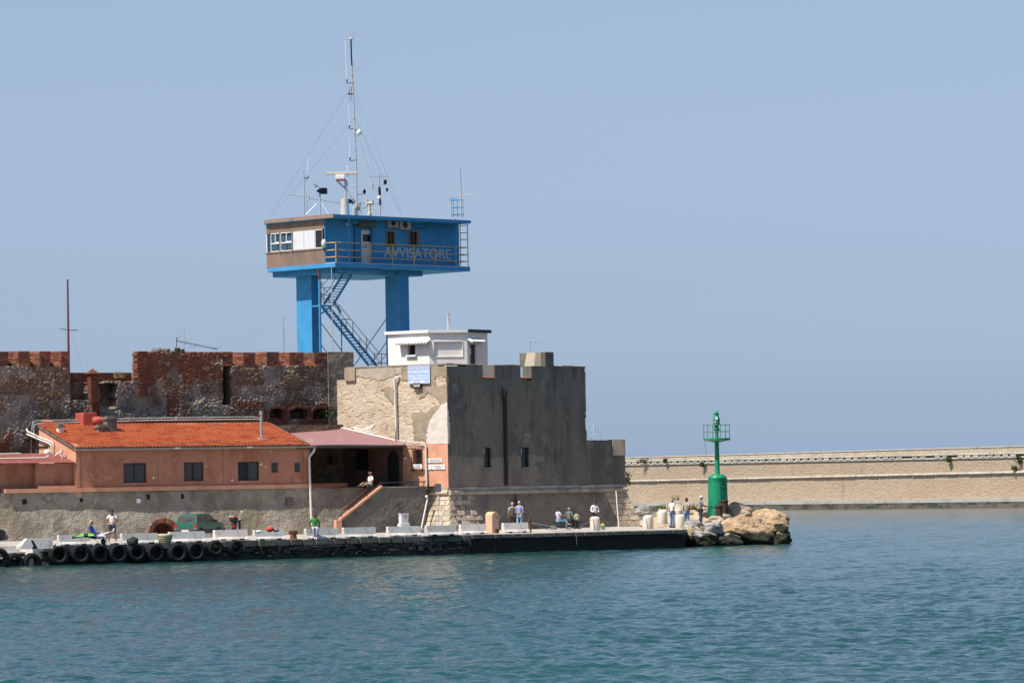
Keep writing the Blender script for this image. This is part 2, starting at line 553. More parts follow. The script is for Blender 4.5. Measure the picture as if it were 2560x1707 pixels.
# ------------------------------------------------------------------ frames of the place
DECK = 1.05
QF = Fr(on_z(1000, 1341.6, DECK), 30)            # front edge of the quay
OF = Fr(pt(700, 1200, 246), 28.5)                  # front of the terracotta building and its plinth
SF = OF.off(1.3)                                 # front of the stair block
FC = pt(1120, 1100, 249)                         # corner of the fort
FL, FRT = Fr(FC, -38), Fr(FC, 48)                # its sunlit and its shaded face
e_u, _ = FRT.hit(1465, 1100)
LBF = Fr(FRT.w(e_u, 0, 0), 30)                   # low bastion at its end
BW = Fr(pt(860, 1000, 259), 33)                  # old fortress wall behind
TC = pt(838, 661, 265)                           # near corner of the control tower platform
TR, TL = Fr(TC, 44), Fr(TC, -46)
MOLE = Fr(pt(1585, 1270, 548), math.degrees(math.atan2(502 - 548, pt(2560, 1266, 502).x - pt(1585, 1270, 548).x)))

# ------------------------------------------------------------------ water
def build_water():
    yrow = [66.0]
    while yrow[-1] < 640:
        yrow.append(yrow[-1] + .08 * (yrow[-1] / 66) ** 1.3)
    yrow = np.array(yrow[:-1])
    ys = np.concatenate([np.array([-400., -100., 20., 50.]), yrow, np.array([645., 720, 900, 1500, 3000, 8000, 20000, 45000])])
    core = np.linspace(-.145, .145, 330)
    us = np.concatenate([np.array([-40., -10, -3, -1.2, -.6, -.35, -.22, -.17]), core, np.array([.17, .22, .35, .6, 1.2, 3, 10, 40])])
    Y, Uu = np.meshgrid(ys, us, indexing='ij')
    X = Uu * np.maximum(Y, 66)
    Z = np.zeros_like(X)
    sp = np.gradient(ys)[:, None] * np.ones_like(X)
    sx = np.abs(np.gradient(X, axis=1))
    for i in range(110):
        lam = math.exp(rng.uniform(math.log(.24), math.log(3.0)))
        k = 2 * math.pi / lam
        th = rng.normal(-2.0, .75)
        kx, ky = k * math.cos(th), k * math.sin(th)
        slope = .036 * (1.0 if lam < .8 else .38)
        a = slope / k
        need = np.maximum(sp * abs(math.sin(th)), sx * abs(math.cos(th)))
        w = np.clip((lam / np.maximum(need, 1e-6) - 2.0) / 2.0, 0, 1)
        Z += a * w * np.sin(kx * X + ky * Y + rng.uniform(0, 6.283))
    gust = .45 + 1.1 * fbm(X / 9 + 50, Y / 34 + 50, 5, 4)
    Z *= gust
    edge = (np.abs(Uu) > .15) | (Y < 66) | (Y > 640)
    Z[edge] *= 0
    ny, nx = X.shape
    P = np.stack([X, Y, Z], -1).reshape(-1, 3)
    idx = np.arange(ny * nx).reshape(ny, nx)
    q = np.stack([idx[:-1, :-1], idx[:-1, 1:], idx[1:, 1:], idx[1:, :-1]], -1).reshape(-1, 4)
    me = bpy.data.meshes.new('water')
    me.vertices.add(len(P))
    me.vertices.foreach_set('co', P.astype(np.float32).ravel())
    me.loops.add(q.size)
    me.loops.foreach_set('vertex_index', q.astype(np.int32).ravel())
    me.polygons.add(len(q))
    me.polygons.foreach_set('loop_start', np.arange(0, q.size, 4, dtype=np.int32))
    me.polygons.foreach_set('loop_total', np.full(len(q), 4, dtype=np.int32))
    me.polygons.foreach_set('use_smooth', np.ones(len(q), bool))
    me.update(calc_edges=True)
    m, N, L, B = new_mat('harbour_water')
    vec = mapping(N, L, (1, 1, 1))
    f, _ = noise_fac(N, L, mapping(N, L, (.5, .16, 1)), .12, .35, .65, 3)
    cc = mixc(N, L, f, (.007, .049, .042), (.009, .058, .050))
    L.new(cc, B.inputs['Base Color'])
    B.inputs['Roughness'].default_value = .09
    B.inputs['IOR'].default_value = 1.333
    B.inputs['Specular IOR Level'].default_value = .46
    prev = None
    for scl, dist, st in ((.9, .11, (1, .7, 1)), (4.2, .06, (1, .8, 1)), (13.0, .02, (1, .8, 1))):
        t = N.new('ShaderNodeTexNoise')
        t.inputs['Scale'].default_value = scl
        t.inputs['Detail'].default_value = 4
        L.new(mapping(N, L, st), t.inputs['Vector'])
        b = N.new('ShaderNodeBump')
        b.inputs['Distance'].default_value = dist
        L.new(t.outputs['Fac'], b.inputs['Height'])
        if prev is not None:
            L.new(prev, b.inputs['Normal'])
        prev = b.outputs['Normal']
    L.new(prev, B.inputs['Normal'])
    me.materials.append(m)
    o = bpy.data.objects.new('water', me)
    col.objects.link(o)
    o['kind'] = 'structure'
build_water()

# sea bed under everything so that nothing floats over a void
sb = MB()
sb.add([(-3000, -500, -4), (3000, -500, -4), (3000, 6000, -4), (-3000, 6000, -4)], [(0, 1, 2, 3)])
struct(sb.build('sea_bed', M['weed']))

# ------------------------------------------------------------------ quay
u_l = QF.hit(104, 1390)[0]
u_join = QF.hit(1178, 1345)[0]
u_r = QF.hit(1709, 1325)[0]
quay = MB()
back_r = pt(1775, 1300, 249)
back_r2 = pt(1690, 1300, 262)
deck_loop = [QF.w(u_l, -.42, 0), QF.w(u_r - .2, -.42, 0), Vector((back_r.x, back_r.y, 0)), Vector((back_r2.x, back_r2.y, 0)), Vector((back_r2.x + 2, 300, 0)), Vector((-60, 330, 0)), QF.w(-70, -3.2, 0), QF.w(u_l, -3.2, 0)]
quay.prism([Vector((p.x, p.y, -3.5)) for p in deck_loop], (0, 0, 3.5 + DECK))
quay_o = struct(quay.build('quay', M['deck'], loc=QF.w(0, 0, 0), rot=QF.deg))

qw = MB()
rough_wall(qw, QF, u_l, u_join, -1.2, DECK - .33, .075,
           lambda u, z: -.10 + .16 * (.55 - np.minimum(cells(u * 3.2, z * 4.2, 3), .55)) - .10 * fbm(u * .9, z * 1.3, 8) + .12 * np.clip(.25 - z, 0, 1), depth=.6)
stone_face = qw.build('wall_face', M['quaywall'], quay_o)
qw = MB()
rough_wall(qw, QF, u_join, u_r, -1.2, DECK - .2, .11,
           lambda u, z: -.06 + .05 * fbm(u * 1.5, z * 2.2, 18) + .14 * np.clip(.3 - z, 0, 1) * fbm(u * 3, z * 3, 4), depth=.6)
qw.build('wall_face', M['weed'], quay_o)

# coping stones, one by one
def rounded_stone(mb, fr, u0, u1, v0, v1, z0, z1, c=.05):
    ring = [(u0 + c, z0), (u1 - c, z0), (u1, z0 + c), (u1, z1 - c), (u1 - c, z1), (u0 + c, z1), (u0, z1 - c), (u0, z0 + c)]
    mb.plate(fr, ring, v0, v1 - c)
    inner = [(u0 + c * 1.6, z0 + c * .8), (u1 - c * 1.6, z0 + c * .8), (u1 - c * 1.6, z1 - c * .5), (u0 + c * 1.6, z1 - c * .5)]
    b = len(mb.v)
    vs = [fr.w(u, v1 - c, z) for u, z in ring] + [fr.w(u, v1, z) for u, z in inner]
    mb.add(vs, [(0, 1, 9, 8), (1, 2, 9), (2, 3, 10, 9), (3, 4, 10), (4, 5, 11, 10), (5, 6, 11), (6, 7, 8, 11), (7, 0, 8), (8, 9, 10, 11)])

u = u_l
while u < u_join:
    w = random.uniform(.75, 1.2)
    if u + w > u_join - .4:
        w = u_join - u
    s = MB()
    dz = random.uniform(-.012, .02)
    rounded_stone(s, QF, u + .012, u + w - .012, -.5, .06 + random.uniform(-.03, .03), DECK - .33 + random.uniform(-.02, .01), DECK + dz + .02, .045)
    s.build('coping_stone', M['coping'], quay_o)
    u += w
while u < u_r:
    w = random.uniform(.55, .8)
    if u + w > u_r - .3:
        w = u_r - u
    s = MB()
    rounded_stone(s, QF, u + .008, u + w - .008, -.5, .05 + random.uniform(-.012, .012), DECK - .2 + random.uniform(-.02, .01), DECK + .02 + random.uniform(-.006, .006), .03)
    s.build('coping_stone', M['coping'], quay_o)
    u += w
ed_ = back_r - QF.w(u_r - .2, -.42, 0); EF = Fr(QF.w(u_r - .2, -.42, 0), math.degrees(math.atan2(ed_.y, ed_.x)))
qe = MB(); qe.box(EF, -.3, 9, -.2, .03, -2, DECK - .2); qe.build('end_face', M['weed'], quay_o)
# row of rough stones under the coping and weed along the waterline
rs = MB()
for row, zc in enumerate((.64, .50, .35, .2)):
    u = QF.hit(560, 1380)[0]
    while u < u_join - .1:
        w = random.uniform(.12, .34)
        if random.random() < (.9, .62, .45, .3)[row]:
            h = random.uniform(.09, .15)
            z = zc + random.uniform(-.03, .03)
            v1 = .05 + random.uniform(-.03, .05)
            p = [QF.w(u + w * random.uniform(0, .12), -.2, z - h / 2), QF.w(u + w * random.uniform(.85, 1), -.2, z - h / 2), QF.w(u, v1 - .04, z - h / 2), QF.w(u + w, v1 - .03, z - h / 2 * random.uniform(.7, 1)),
                 QF.w(u, -.2, z + h / 2), QF.w(u + w, -.2, z + h / 2), QF.w(u + w * .1, v1, z + h / 2 * random.uniform(.6, 1)), QF.w(u + w * .9, v1 + random.uniform(-.03, .03), z + h / 2 * random.uniform(.6, 1))]
            rs.hexa(p)
        u += w
stuff(rs.build('rough_stones', M['quayblock'], quay_o))

# landing steps cut into the quay at its near end
LS = MB()
LS.box(QF, u_l - 12, u_l - .02, -3.3, -2.0, -2.5, DECK)
LS.box(QF, u_l - 12, u_l - .4, -2.0, -1.3, .66, .74)
LS.box(QF, u_l - 12, u_l - .6, -1.3, -.25, .38, .45)
LS.box(QF, u_l - .38, u_l - .0, -2.0, -.3, .42, DECK - .06)
LX = MB(); LX.box(QF, u_l - .36, u_l - .02, -1.9, -.33, -2.5, .415); struct(LX.build('landing_core', M['quaywall']))
L2 = MB(); L2.box(QF, u_l - 12, u_l - .42, -2.05, -1.36, -2.5, .655); L2.box(QF, u_l - 12, u_l - .62, -1.36, -.3, -2.5, .375); struct(L2.build('landing_core', M['quaywall']))
struct(LS.build('landing_steps', M['concrete'], loc=QF.w(u_l - 3, -1, 0), rot=QF.deg))

# ------------------------------------------------------------------ far breakwater
def blocks_mat(name, c1, c2, c3, mortar, bw, bh, ms=.03, bumpd=.03):
    m, N, L, B = new_mat(name)
    tc = N.new('ShaderNodeTexCoord')
    sx = N.new('ShaderNodeSeparateXYZ')
    cx = N.new('ShaderNodeCombineXYZ')
    L.new(tc.outputs['Object'], sx.inputs[0])
    L.new(sx.outputs['X'], cx.inputs['X'])
    L.new(sx.outputs['Z'], cx.inputs['Y'])
    br = N.new('ShaderNodeTexBrick')
    br.inputs['Scale'].default_value = 1
    br.inputs['Brick Width'].default_value = bw
    br.inputs['Row Height'].default_value = bh
    br.inputs['Mortar Size'].default_value = ms
    br.inputs['Color1'].default_value = (*c1, 1)
    br.inputs['Color2'].default_value = (*c2, 1)
    br.inputs['Mortar'].default_value = (*mortar, 1)
    L.new(cx.outputs[0], br.inputs['Vector'])
    cur = br.outputs['Color']
    for cc, sc_, lo, hi, st in ((c3, .10, .45, .68, (1, 1, 2)), (c1, .8, .60, .78, (1, 1, .3)), ((.24, .20, .15), .5, .60, .74, (1, 1, .22)), ((.58, .50, .40), .9, .66, .76, (1, 1, .5)), (tuple(x * .62 for x in c3), .35, .63, .78, (1, 1, 1.6))):
        f, _ = noise_fac(N, L, mapping(N, L, st), sc_, lo, hi)
        h = N.new('ShaderNodeMath')
        h.operation = 'MULTIPLY'
        h.inputs[1].default_value = .6
        L.new(f, h.inputs[0])
        cur = mixc(N, L, h.outputs[0], cur, cc)
    L.new(cur, B.inputs['Base Color'])
    B.inputs['Roughness'].default_value = .95
    b = N.new('ShaderNodeBump')
    b.inputs['Distance'].default_value = bumpd
    L.new(br.outputs['Fac'], b.inputs['Height'])
    b.invert = True
    t = N.new('ShaderNodeTexNoise')
    t.inputs['Scale'].default_value = 3
    L.new(tc.outputs['Object'], t.inputs['Vector'])
    b2 = N.new('ShaderNodeBump')
    b2.inputs['Distance'].default_value = .12
    L.new(t.outputs['Fac'], b2.inputs['Height'])
    L.new(b.outputs['Normal'], b2.inputs['Normal'])
    L.new(b2.outputs['Normal'], B.inputs['Normal'])
    return m
M['bw_block'] = blocks_mat('breakwater_blocks', (.43, .335, .235), (.375, .285, .195), (.36, .26, .17), (.365, .28, .195), .70, .29, .018, .012)
M['bw_top'] = blocks_mat('breakwater_parapet_blocks', (.50, .42, .315), (.43, .35, .25), (.45, .36, .255), (.36, .285, .21), .9, .35, .03)
M['bw_trim'] = mat('breakwater_trim', (.60, .54, .45), [((.46, .41, .33), .8, .45, .65), ((.30, .26, .21), 2.5, .62, .75)], .9, [(4, .05)], jitter=.1)
M['bw_quay'] = mat('breakwater_quay_edge', (.43, .41, .37), [((.34, .32, .28), .6, .45, .65), ((.30, .27, .23), 2, .62, .75)], .9, [(5, .04)])
M['bw_weed'] = mat('breakwater_tide_weed', (.10, .09, .07), [((.04, .04, .03), .8, .42, .62, (1, 1, 2)), ((.09, .10, .03), 1.5, .6, .72)], .9, [(3, .08)])

mole = MB()
vW = -4.0
ua, ub = MOLE.hit(1470, 1200, vW)[0], MOLE.hit(2720, 1180, vW)[0]
uq0, uq1 = MOLE.hit(1585, 1200, vW)[0], MOLE.hit(2560, 1180, vW)[0]
def zline(y0, y1):
    za, zb = MOLE.hit(1585, y0, vW)[1], MOLE.hit(2560, y1, vW)[1]
    return lambda u: za + (zb - za) * (u - uq0) / (uq1 - uq0)
z_top, z_cor, z_crb, z_str, z_mid, z_mid2, z_dk = zline(1144, 1115.5), zline(1151.5, 1130.5), zline(1157, 1137), zline(1162.5, 1143), zline(1200.5, 1177), zline(1204, 1182), zline(1255, 1244.5)
def bar(mb, u0, u1, v0, v1, zl, zh):
    mb.hexa([MOLE.w(u, v, z(u)) for z in (zl, zh) for v in (v0, v1) for u in (u0, u1)])
def low(u):
    return -2.5
ub2 = MOLE.hit(3500, 1180, vW)[0]
bar(mole, ua, ub2, vW - 2.5, vW, lambda u: .3, z_str)
mole_o = tag(mole.build('breakwater', M['bw_block'], loc=MOLE.w((ua + ub) / 2, vW, 0), rot=MOLE.deg), 'long tan stone breakwater wall with projecting ledges across the water', 'breakwater', kind='structure')
p = MB(); bar(p, ua, ub2, vW - 2.5, vW - .25, z_str, z_top); p.build('parapet', M['bw_top'], mole_o)
p = MB(); bar(p, ua, ub2, vW - 2.6, vW - .18, z_top, lambda u: z_top(u) + .10); p.build('coping', M['bw_trim'], mole_o)
nseg = 46
for i in range(nseg):                                     # ledge stones
    u0, u1 = ua + (ub - ua) * i / nseg, ua + (ub - ua) * (i + 1) / nseg
    p = MB(); bar(p, u0 + .02, u1 - .02, vW - .3, vW + .30 + random.uniform(-.03, .03), lambda u: z_cor(u) - .16, lambda u: z_cor(u) + .04); p.build('cornice_stone', M['bw_trim'], mole_o)
    if random.random() < .985:
        p = MB(); j = random.uniform(-.03, .03); bar(p, u0 + .015, u1 - .015, vW - .2, vW + .26 + j, z_mid2, z_mid); p.build('ledge_stone', M['bw_trim'], mole_o, bevel=.06)
p = MB(); bar(p, ua, ub2, vW - .2, vW + .16, z_str, lambda u: z_str(u) + .17); p.build('string_course', M['bw_trim'], mole_o)
u = ua
while u < ub:
    if random.random() < .94:
        p = MB(); bar(p, u, u + .86, vW - .2, vW + .22, lambda u: z_str(u) + .17, lambda u: z_cor(u) - .16); p.build('corbel', M['bw_trim'], mole_o)
    u += 1.22 + random.uniform(-.08, .08)
p = MB(); p.prism([MOLE.w(ua, -6.6, 0), MOLE.w(ub2, -6.6, 0), MOLE.w(ub2, 0, 0), MOLE.w(ua, 0, 0)], (0, 0, 1.15)); p.build('quay_edge', M['bw_quay'], mole_o)
p = MB(); rough_wall(p, MOLE, ua, ub2, -.8, .68, .28, lambda u, z: .04 + .5 * np.clip(.5 - z, 0, 1) * fbm(u * .7, z * 2, 31) + .12 * fbm(u * 2, z * 2, 33), depth=.5); p.build('tide_band', M['bw_weed'], mole_o)
# bollards, stones and plants along the foot of the breakwater
def mole_at(px, py, z=1.15):
    return on_z(px, py, z)
for px, py in ((2200, 1244), (2348, 1243.5), (2497, 1242), (2037, 1248)):
    P = mole_at(px, py + 1.2)
    b = MB(); b.lathe(P, [(.17, 0), (.15, .08), (.14, .38), (.19, .42), (.19, .5), (.03, .53)], 10)
    lab = {2200: 'small rusty bollard on the breakwater edge beside the bright stones', 2348: 'dark rusty bollard alone on the breakwater edge below white streaks', 2497: 'rusty bollard on the breakwater edge right of the pale boulders', 2037: 'small bollard on the breakwater edge left of the rubble heap'}[px]
    tag(b.build('mooring_bollard', M['rust'], loc=P, smooth=True, auto=40), lab, 'bollard', 'rusty bollards on the breakwater')

def rock_mesh(mb, c, r, sq, seed, rough=.22, n=18, m=12, rotz=0.0, facet=0.0):
    """an irregular boulder: sphere with numpy noise and a few flat cut planes"""
    rr = random.Random(seed)
    planes = [(Vector((rr.gauss(0, 1), rr.gauss(0, 1), rr.gauss(0, .8))).normalized(), rr.uniform(.62, .9)) for _ in range(9)]
    c = Vector(c)
    vs = []
    for i in range(m + 1):
        th = math.pi * i / m
        for j in range(n):
            ph = 2 * math.pi * j / n
            d = Vector((math.sin(th) * math.cos(ph), math.sin(th) * math.sin(ph), -math.cos(th)))
            k = 1.0
            for pn, pd in planes:
                q = d.dot(pn)
                if q * k > pd:
                    k = pd / q
            f = float(fbm(np.array([d.x * 1.7 + seed * 3.1 + d.z * 1.3]), np.array([d.y * 1.7 + d.z * 1.9 + seed]), seed, 5, .55)[0])
            f2 = float(fbm(np.array([d.x * 5 + seed + d.z * 4]), np.array([d.y * 5 + d.z * 3.7 - seed]), seed + 9, 3, .6)[0])
            k *= 1 + rough * (f - .5) * 2 - rough * .55 * max(0, .5 - abs(f2 - .5) * 9) + rough * .35 * (f2 - .5)
            q = d * k * r
            q = Vector((q.x * sq[0], q.y * sq[1], q.z * sq[2]))
            q.rotate(Matrix.Rotation(rotz, 3, 'Z'))
            vs.append(c + q)
    fs = []
    for i in range(m):
        for j in range(n):
            fs.append((i * n + j, i * n + (j + 1) % n, (i + 1) * n + (j + 1) % n, (i + 1) * n + j))
    mb.add(vs, fs)
M['pale_rock'] = mat('pale_breakwater_rock', (.42, .37, .32), [((.26, .23, .2), 1.5, .45, .65), ((.56, .50, .43), 4, .6, .75)], .95, [(6, .08)], jitter=.2)
rb = MB()
for k in range(34):
    px = random.gauss(2018, 16)
    P = mole_at(px, 1247.5 - random.uniform(0, 3))
    h = max(0, 1 - abs(px - 2015) / 34)
    rock_mesh(rb, P + Vector((0, 0, random.uniform(0, .75) * h)), random.uniform(.25, .6), (1, 1, .7), 200 + k, .2, 9, 6, random.uniform(0, 3))
tag(stuff(rb.build('rubble_heap', M['pale_rock'], loc=mole_at(2015, 1247))), 'heap of broken grey stones at the foot of the breakwater wall', 'rubble')
for k, (px, w, lab) in enumerate(((2425, .55, 'rounded boulder at the left of three at the foot of the breakwater'), (2455, .62, 'pale upright boulder in the middle of three at the foot of the breakwater'), (2474, .5, 'bright flat boulder at the right of three at the foot of the breakwater'), (2162, .42, 'lone pale boulder beside green weeds at the foot of the breakwater'))):
    rb = MB()
    P = mole_at(px, 1243.5 if px > 2300 else 1245.5)
    rock_mesh(rb, P + Vector((0, 0, w * .35)), w, (1.1, .8, .75), 300 + k, .2, 14, 9)
    tag(rb.build('boulder', M['pale_rock'], loc=P, smooth=True, auto=35), lab, 'boulder', 'boulders on the breakwater')

def leaf_clump(mb, c, rx, ry, rz, n, size, up=.3):
    for _ in range(n):
        d = Vector((random.gauss(0, .5), random.gauss(0, .5), random.gauss(0, .5)))
        if d.length > 1.05:
            continue
        p = Vector(c) + Vector((d.x * rx, d.y * ry, d.z * rz))
        a = Vector((random.gauss(0, 1), random.gauss(0, 1), random.gauss(0, .6) + up)).normalized()
        b = a.orthogonal().normalized()
        b.rotate(Matrix.Rotation(random.uniform(0, 6.28), 3, a))
        s = size * random.uniform(.6, 1.3)
        t = a.cross(b)
        mb.add([p - b * s * .5, p + t * s * .28, p + b * s * .6, p - t * s * .28], [(0, 1, 2, 3)])

def blades(mb, c, rad, n, h, lean=.35):
    for _ in range(n):
        a = random.uniform(0, 6.28); r = rad * math.sqrt(random.random())
        p = Vector(c) + Vector((r * math.cos(a), r * math.sin(a), 0))
        t = Vector((random.gauss(0, lean), random.gauss(0, lean), 1)).normalized() * h * random.uniform(.5, 1.2)
        s = Vector((random.gauss(0, 1), random.gauss(0, 1), 0)).normalized() * h * .05
        mb.add([p - s, p + s, p + t], [(0, 1, 2)])

plants = [(1612, 1151, 1.6, .8, 'low spreading green bush growing on the breakwater ledge left of the lighthouse'),
          (1664, 1150, .5, .6, 'small round shrub on the breakwater ledge between bush and lighthouse'),
          (1757, 1161, .75, .9, 'dark shrub hanging from the breakwater cornice beside the lighthouse pole'),
          (2372, 1148, .5, 1.0, 'narrow plant hanging from the breakwater cornice above white streaks'),
          (2547, 1147, .75, 1.5, 'large dark creeper hanging from the breakwater cornice at the right edge'),
          (2536, 1170, .6, .9, 'dark creeper tuft above the middle ledge at the right edge')]
for px, py, rx, rz, lab in plants:
    u, z = MOLE.hit(px, py, vW + .35)
    P = MOLE.w(u, vW + .4, z)
    lf = MB(); leaf_clump(lf, P, rx * .75, .3, rz * .42, 190, .24)
    pl = thing('shrub', lab, 'shrub', P - Vector((0, 0, rz * .5)), 'shrubs growing on the breakwater')
    lf.build('leaves', M['leaf'], pl)
    st = MB(); st.tube([MOLE.w(u, vW - .1, z - rz * .3), P], .05, 5); st.build('stem', M['rust'], pl)
gr = MB()
for px0, px1, n in ((2075, 2100, 130), (2108, 2150, 190), (1960, 1985, 80), (2360, 2440, 230), (2500, 2535, 70), (2165, 2190, 60)):
    for _ in range(n):
        px = random.uniform(px0, px1)
        P = mole_at(px, 1246.5 if px < 2300 else 1243) + Vector((0, random.uniform(-.3, .8), 0))
        blades(gr, P, .25, 3, .55)
tag(stuff(gr.build('weeds', M['leaf'])), 'green weeds growing along the foot of the breakwater wall', 'weeds')

# ------------------------------------------------------------------ old fortress wall behind the terracotta building
M['rubble'] = mat('rubble_masonry', (.24, .165, .105), [((.14, .098, .068), 1.6, .42, .60), ((.26, .105, .062), .9, .60, .70), ((.36, .285, .205), 5.5, .63, .74), ((.30, .12, .07), 4.0, .62, .70), ((.09, .075, .06), 3.2, .60, .72)], .95, [(16, .04)])
M['rubble_grey'] = mat('grey_lime_render', (.33, .265, .20), [((.20, .165, .14), 1.2, .42, .62), ((.47, .41, .37), 2.6, .58, .74), ((.27, .13, .085), 2.2, .68, .76)], .95, [(10, .05)])
M['rubble_red'] = mat('red_brick_patch', (.215, .09, .055), [((.17, .065, .04), 2.2, .45, .65, (1, 1, 2.5)), ((.40, .18, .10), 4, .58, .72), ((.18, .13, .10), 1.4, .60, .72)], .95, [(14, .05, (.5, .5, 3.2))])
M['mortar'] = mat('brick_core_mortar', (.17, .10, .072), [((.10, .07, .055), 3, .45, .65)], .95, [(14, .03)])

zb0 = 2.5
_, z_cren = BW.hit(600, 880)
_, z_mer = BW.hit(600, 915)
_, z_low = BW.hit(260, 932)
uB0, uB1 = BW.hit(-60, 900)[0], BW.hit(822, 900)[0]
# plan of embrasures: image x of left cheek, right cheek at the face
emb_l = [(21, 46), (74, 100), (126, 153)]
emb_r = [(582, 609), (638, 667), (698, 725), (759, 787)]
wall = MB()
def bw_keep(px, py, u, z):
    k = np.ones(px.shape, bool)
    jag = (fbm(px / 9, py / 9, 2, 3) - .5) * 14
    k &= ~((px < 172) & (py < 914))                                 # merlon band, built apart
    k &= ~((px > 172) & (px < 350 + jag * .3) & (py < 934 + jag * .25))
    k &= ~((px > 175) & (px < 226 + jag * .5) & (py < 1001))         # breach left
    k &= ~((px > 248) & (px < 292 + jag) & (py > 955 + (px - 250) * .1) & (py < 1012 + (px - 250) * .45))
    k &= ~((px > 226) & (px < 345) & (py < 955 - (px - 226) * .02 + jag * .5) )
    k &= ~((px > 556 + jag * .4) & (px < 577 + jag * .6) & (py < 1013 + jag * .3))
    k &= ~((px > 556) & (py < 914 + jag * .25))
    for a, b in ((674, 709), (723, 767), (781, 824)):
        k &= ~((px > a) & (px < b) & (py > 1020 + .012 * (px - (a + b) / 2) ** 2) & (py < 1046))
    return k
def bw_mat(px, py, u, z):
    m = np.zeros(px.shape, int)
    n1 = fbm(u * .55 + 7, z * .7 + 3, 41, 4)
    n2 = fbm(u * .8 + 17, z * 1.0 + 9, 61, 4)
    m[(n1 > .56)] = 1
    m[((px > 285) & (px < 410) & (py > 955)) & (n2 > .40)] = 1
    m[(px < 172) & (py > 985) & (n2 > .45)] = 1
    m[(px > 480) & (px < 556) & (py > 985) & (n2 > .38)] = 1
    red = ((px > 350) & (px < 385 + (py - 900) * .1) & (py < 985)) | ((px > 415) & (px < 445) & (py > 900) & (py < 1040)) | ((px > 462) & (px < 484) & (py < 960)) | ((py < 945) & (px > 350) & (px < 556) & (n1 > .45))
    red |= ((py > 1008) & (py < 1060) & (px > 660) & (px < 830)) | ((py > 1003) & (py < 1018) & (px > 590) & (px < 660))
    red |= (px < 30) & (py > 1080) & (n2 > .5)
    m[red & (n2 + .25 * (fbm(u * 3.1, z * 3.7, 63, 3) - .5) > .47)] = 2
    return m
rough_wall(wall, BW, uB0, uB1, zb0, z_cren, .07,
           lambda u, z: .11 * (.6 - np.minimum(cells(u * 4.2 + .4 * fbm(u * 3, z * 3, 5), z * 6.0, 77), .6)) + .16 * (fbm(u * .9, z * 1.1, 21) - .5) + .05 * fbm(u * 7, z * 9, 12), bw_keep, bw_mat, depth=1.0)
fw = thing('fortress_wall', 'old dark rubble and brick fortress wall with battlements behind the tiled roof', 'wall', BW.w((uB0 + uB1) / 2, 0, DECK), rot=BW.deg)
wall.build('masonry', [M['rubble'], M['rubble_grey'], M['rubble_red']], fw)
bk = MB()
uS = [BW.hit(x, 900)[0] for x in (174, 349)]
bk.box(BW, uB0, uS[0], -2.2, -.95, 0, z_cren)
bk.box(BW, uS[0], uS[1] + 1.3, -2.2, -.95, 0, z_low)
bk.box(BW, uS[1] + 1.3, uB1 + .1, -2.2, -.95, 0, z_cren + .02)
bk.build('backing', M['rubble'], fw)
bs = MB()                                                       # foot of the wall hidden behind the roof
bs.box(BW, uB0, uB1, -.94, -.25, 0, zb0 + .1)
bs.build('footing', M['rubble'], fw)

brick_me = {}
def brick_obj(parent, fr, u0, u1, v0, v1, z0, z1):
    mb = MB(); c = .012
    mb.box(fr, u0, u1, v0, v1, z0, z1)
    return mb.build('brick', M['brick'], parent)
nb = 0
def merlon(x0, x1, xc, yb, cheek=True):
    """front face x0..x1; left cheek splays from x0 at the face back to xc at the back"""
    global nb
    u0, u1 = BW.hit(x0, 900)[0], BW.hit(x1, 900)[0]
    zt = z_cren + random.uniform(-.03, .03)
    zb = BW.hit((x0 + x1) / 2, yb)[1]
    uc = BW.hit(xc, 900)[0] if cheek else u0
    lo = [BW.w(u0, -.01, zb - .05), BW.w(u1, -.01, zb - .05), BW.w(u1, -.95, zb - .05), BW.w(uc, -.95, zb - .05)]
    mb = MB(); mb.prism(lo, (0, 0, zt - zb + .05))
    me = mb.build('merlon', M['mortar'], fw)
    h = .145; k = 0; z = zb
    CH = None
    if cheek:
        d = BW.w(u0, 0, 0) - BW.w(uc, -.95, 0)
        CH = Fr(BW.w(uc, -.95, 0), math.degrees(math.atan2(d.y, d.x)))
        L = d.length
    while z < zt - .06:
        h = min(.145, zt - z)
        u = u0 - (.17 if k % 2 else 0)
        while u < u1 - .04:
            a, b = max(u, u0), min(u + .34, u1)
            if b - a > .06 and random.random() < .95:
                brick_obj(me, BW, a + .008, b - .008, -.1, .035 + random.uniform(-.02, .03), z + .012, z + h - .008); nb += 1
            u += .34
        if cheek:
            u = -(.16 if k % 2 else 0)
            while u < L - .04:
                a, b = max(u, 0), min(u + .36, L)
                if b - a > .1:
                    brick_obj(me, CH, a + .008, b - .008, -.1, .03 + random.uniform(-.015, .025), z + .012, z + h - .008); nb += 1
                u += .36
        z += h; k += 1
merlon(-30, 21, -34, 914, False)
merlon(46, 74, 30, 914); merlon(100, 126, 84, 914); merlon(153, 171, 136, 914)
merlon(557, 582, 556, 914, False)
merlon(609, 638, 593, 914); merlon(667, 698, 650, 914); merlon(725, 759, 709, 914); merlon(787, 822, 771, 914)
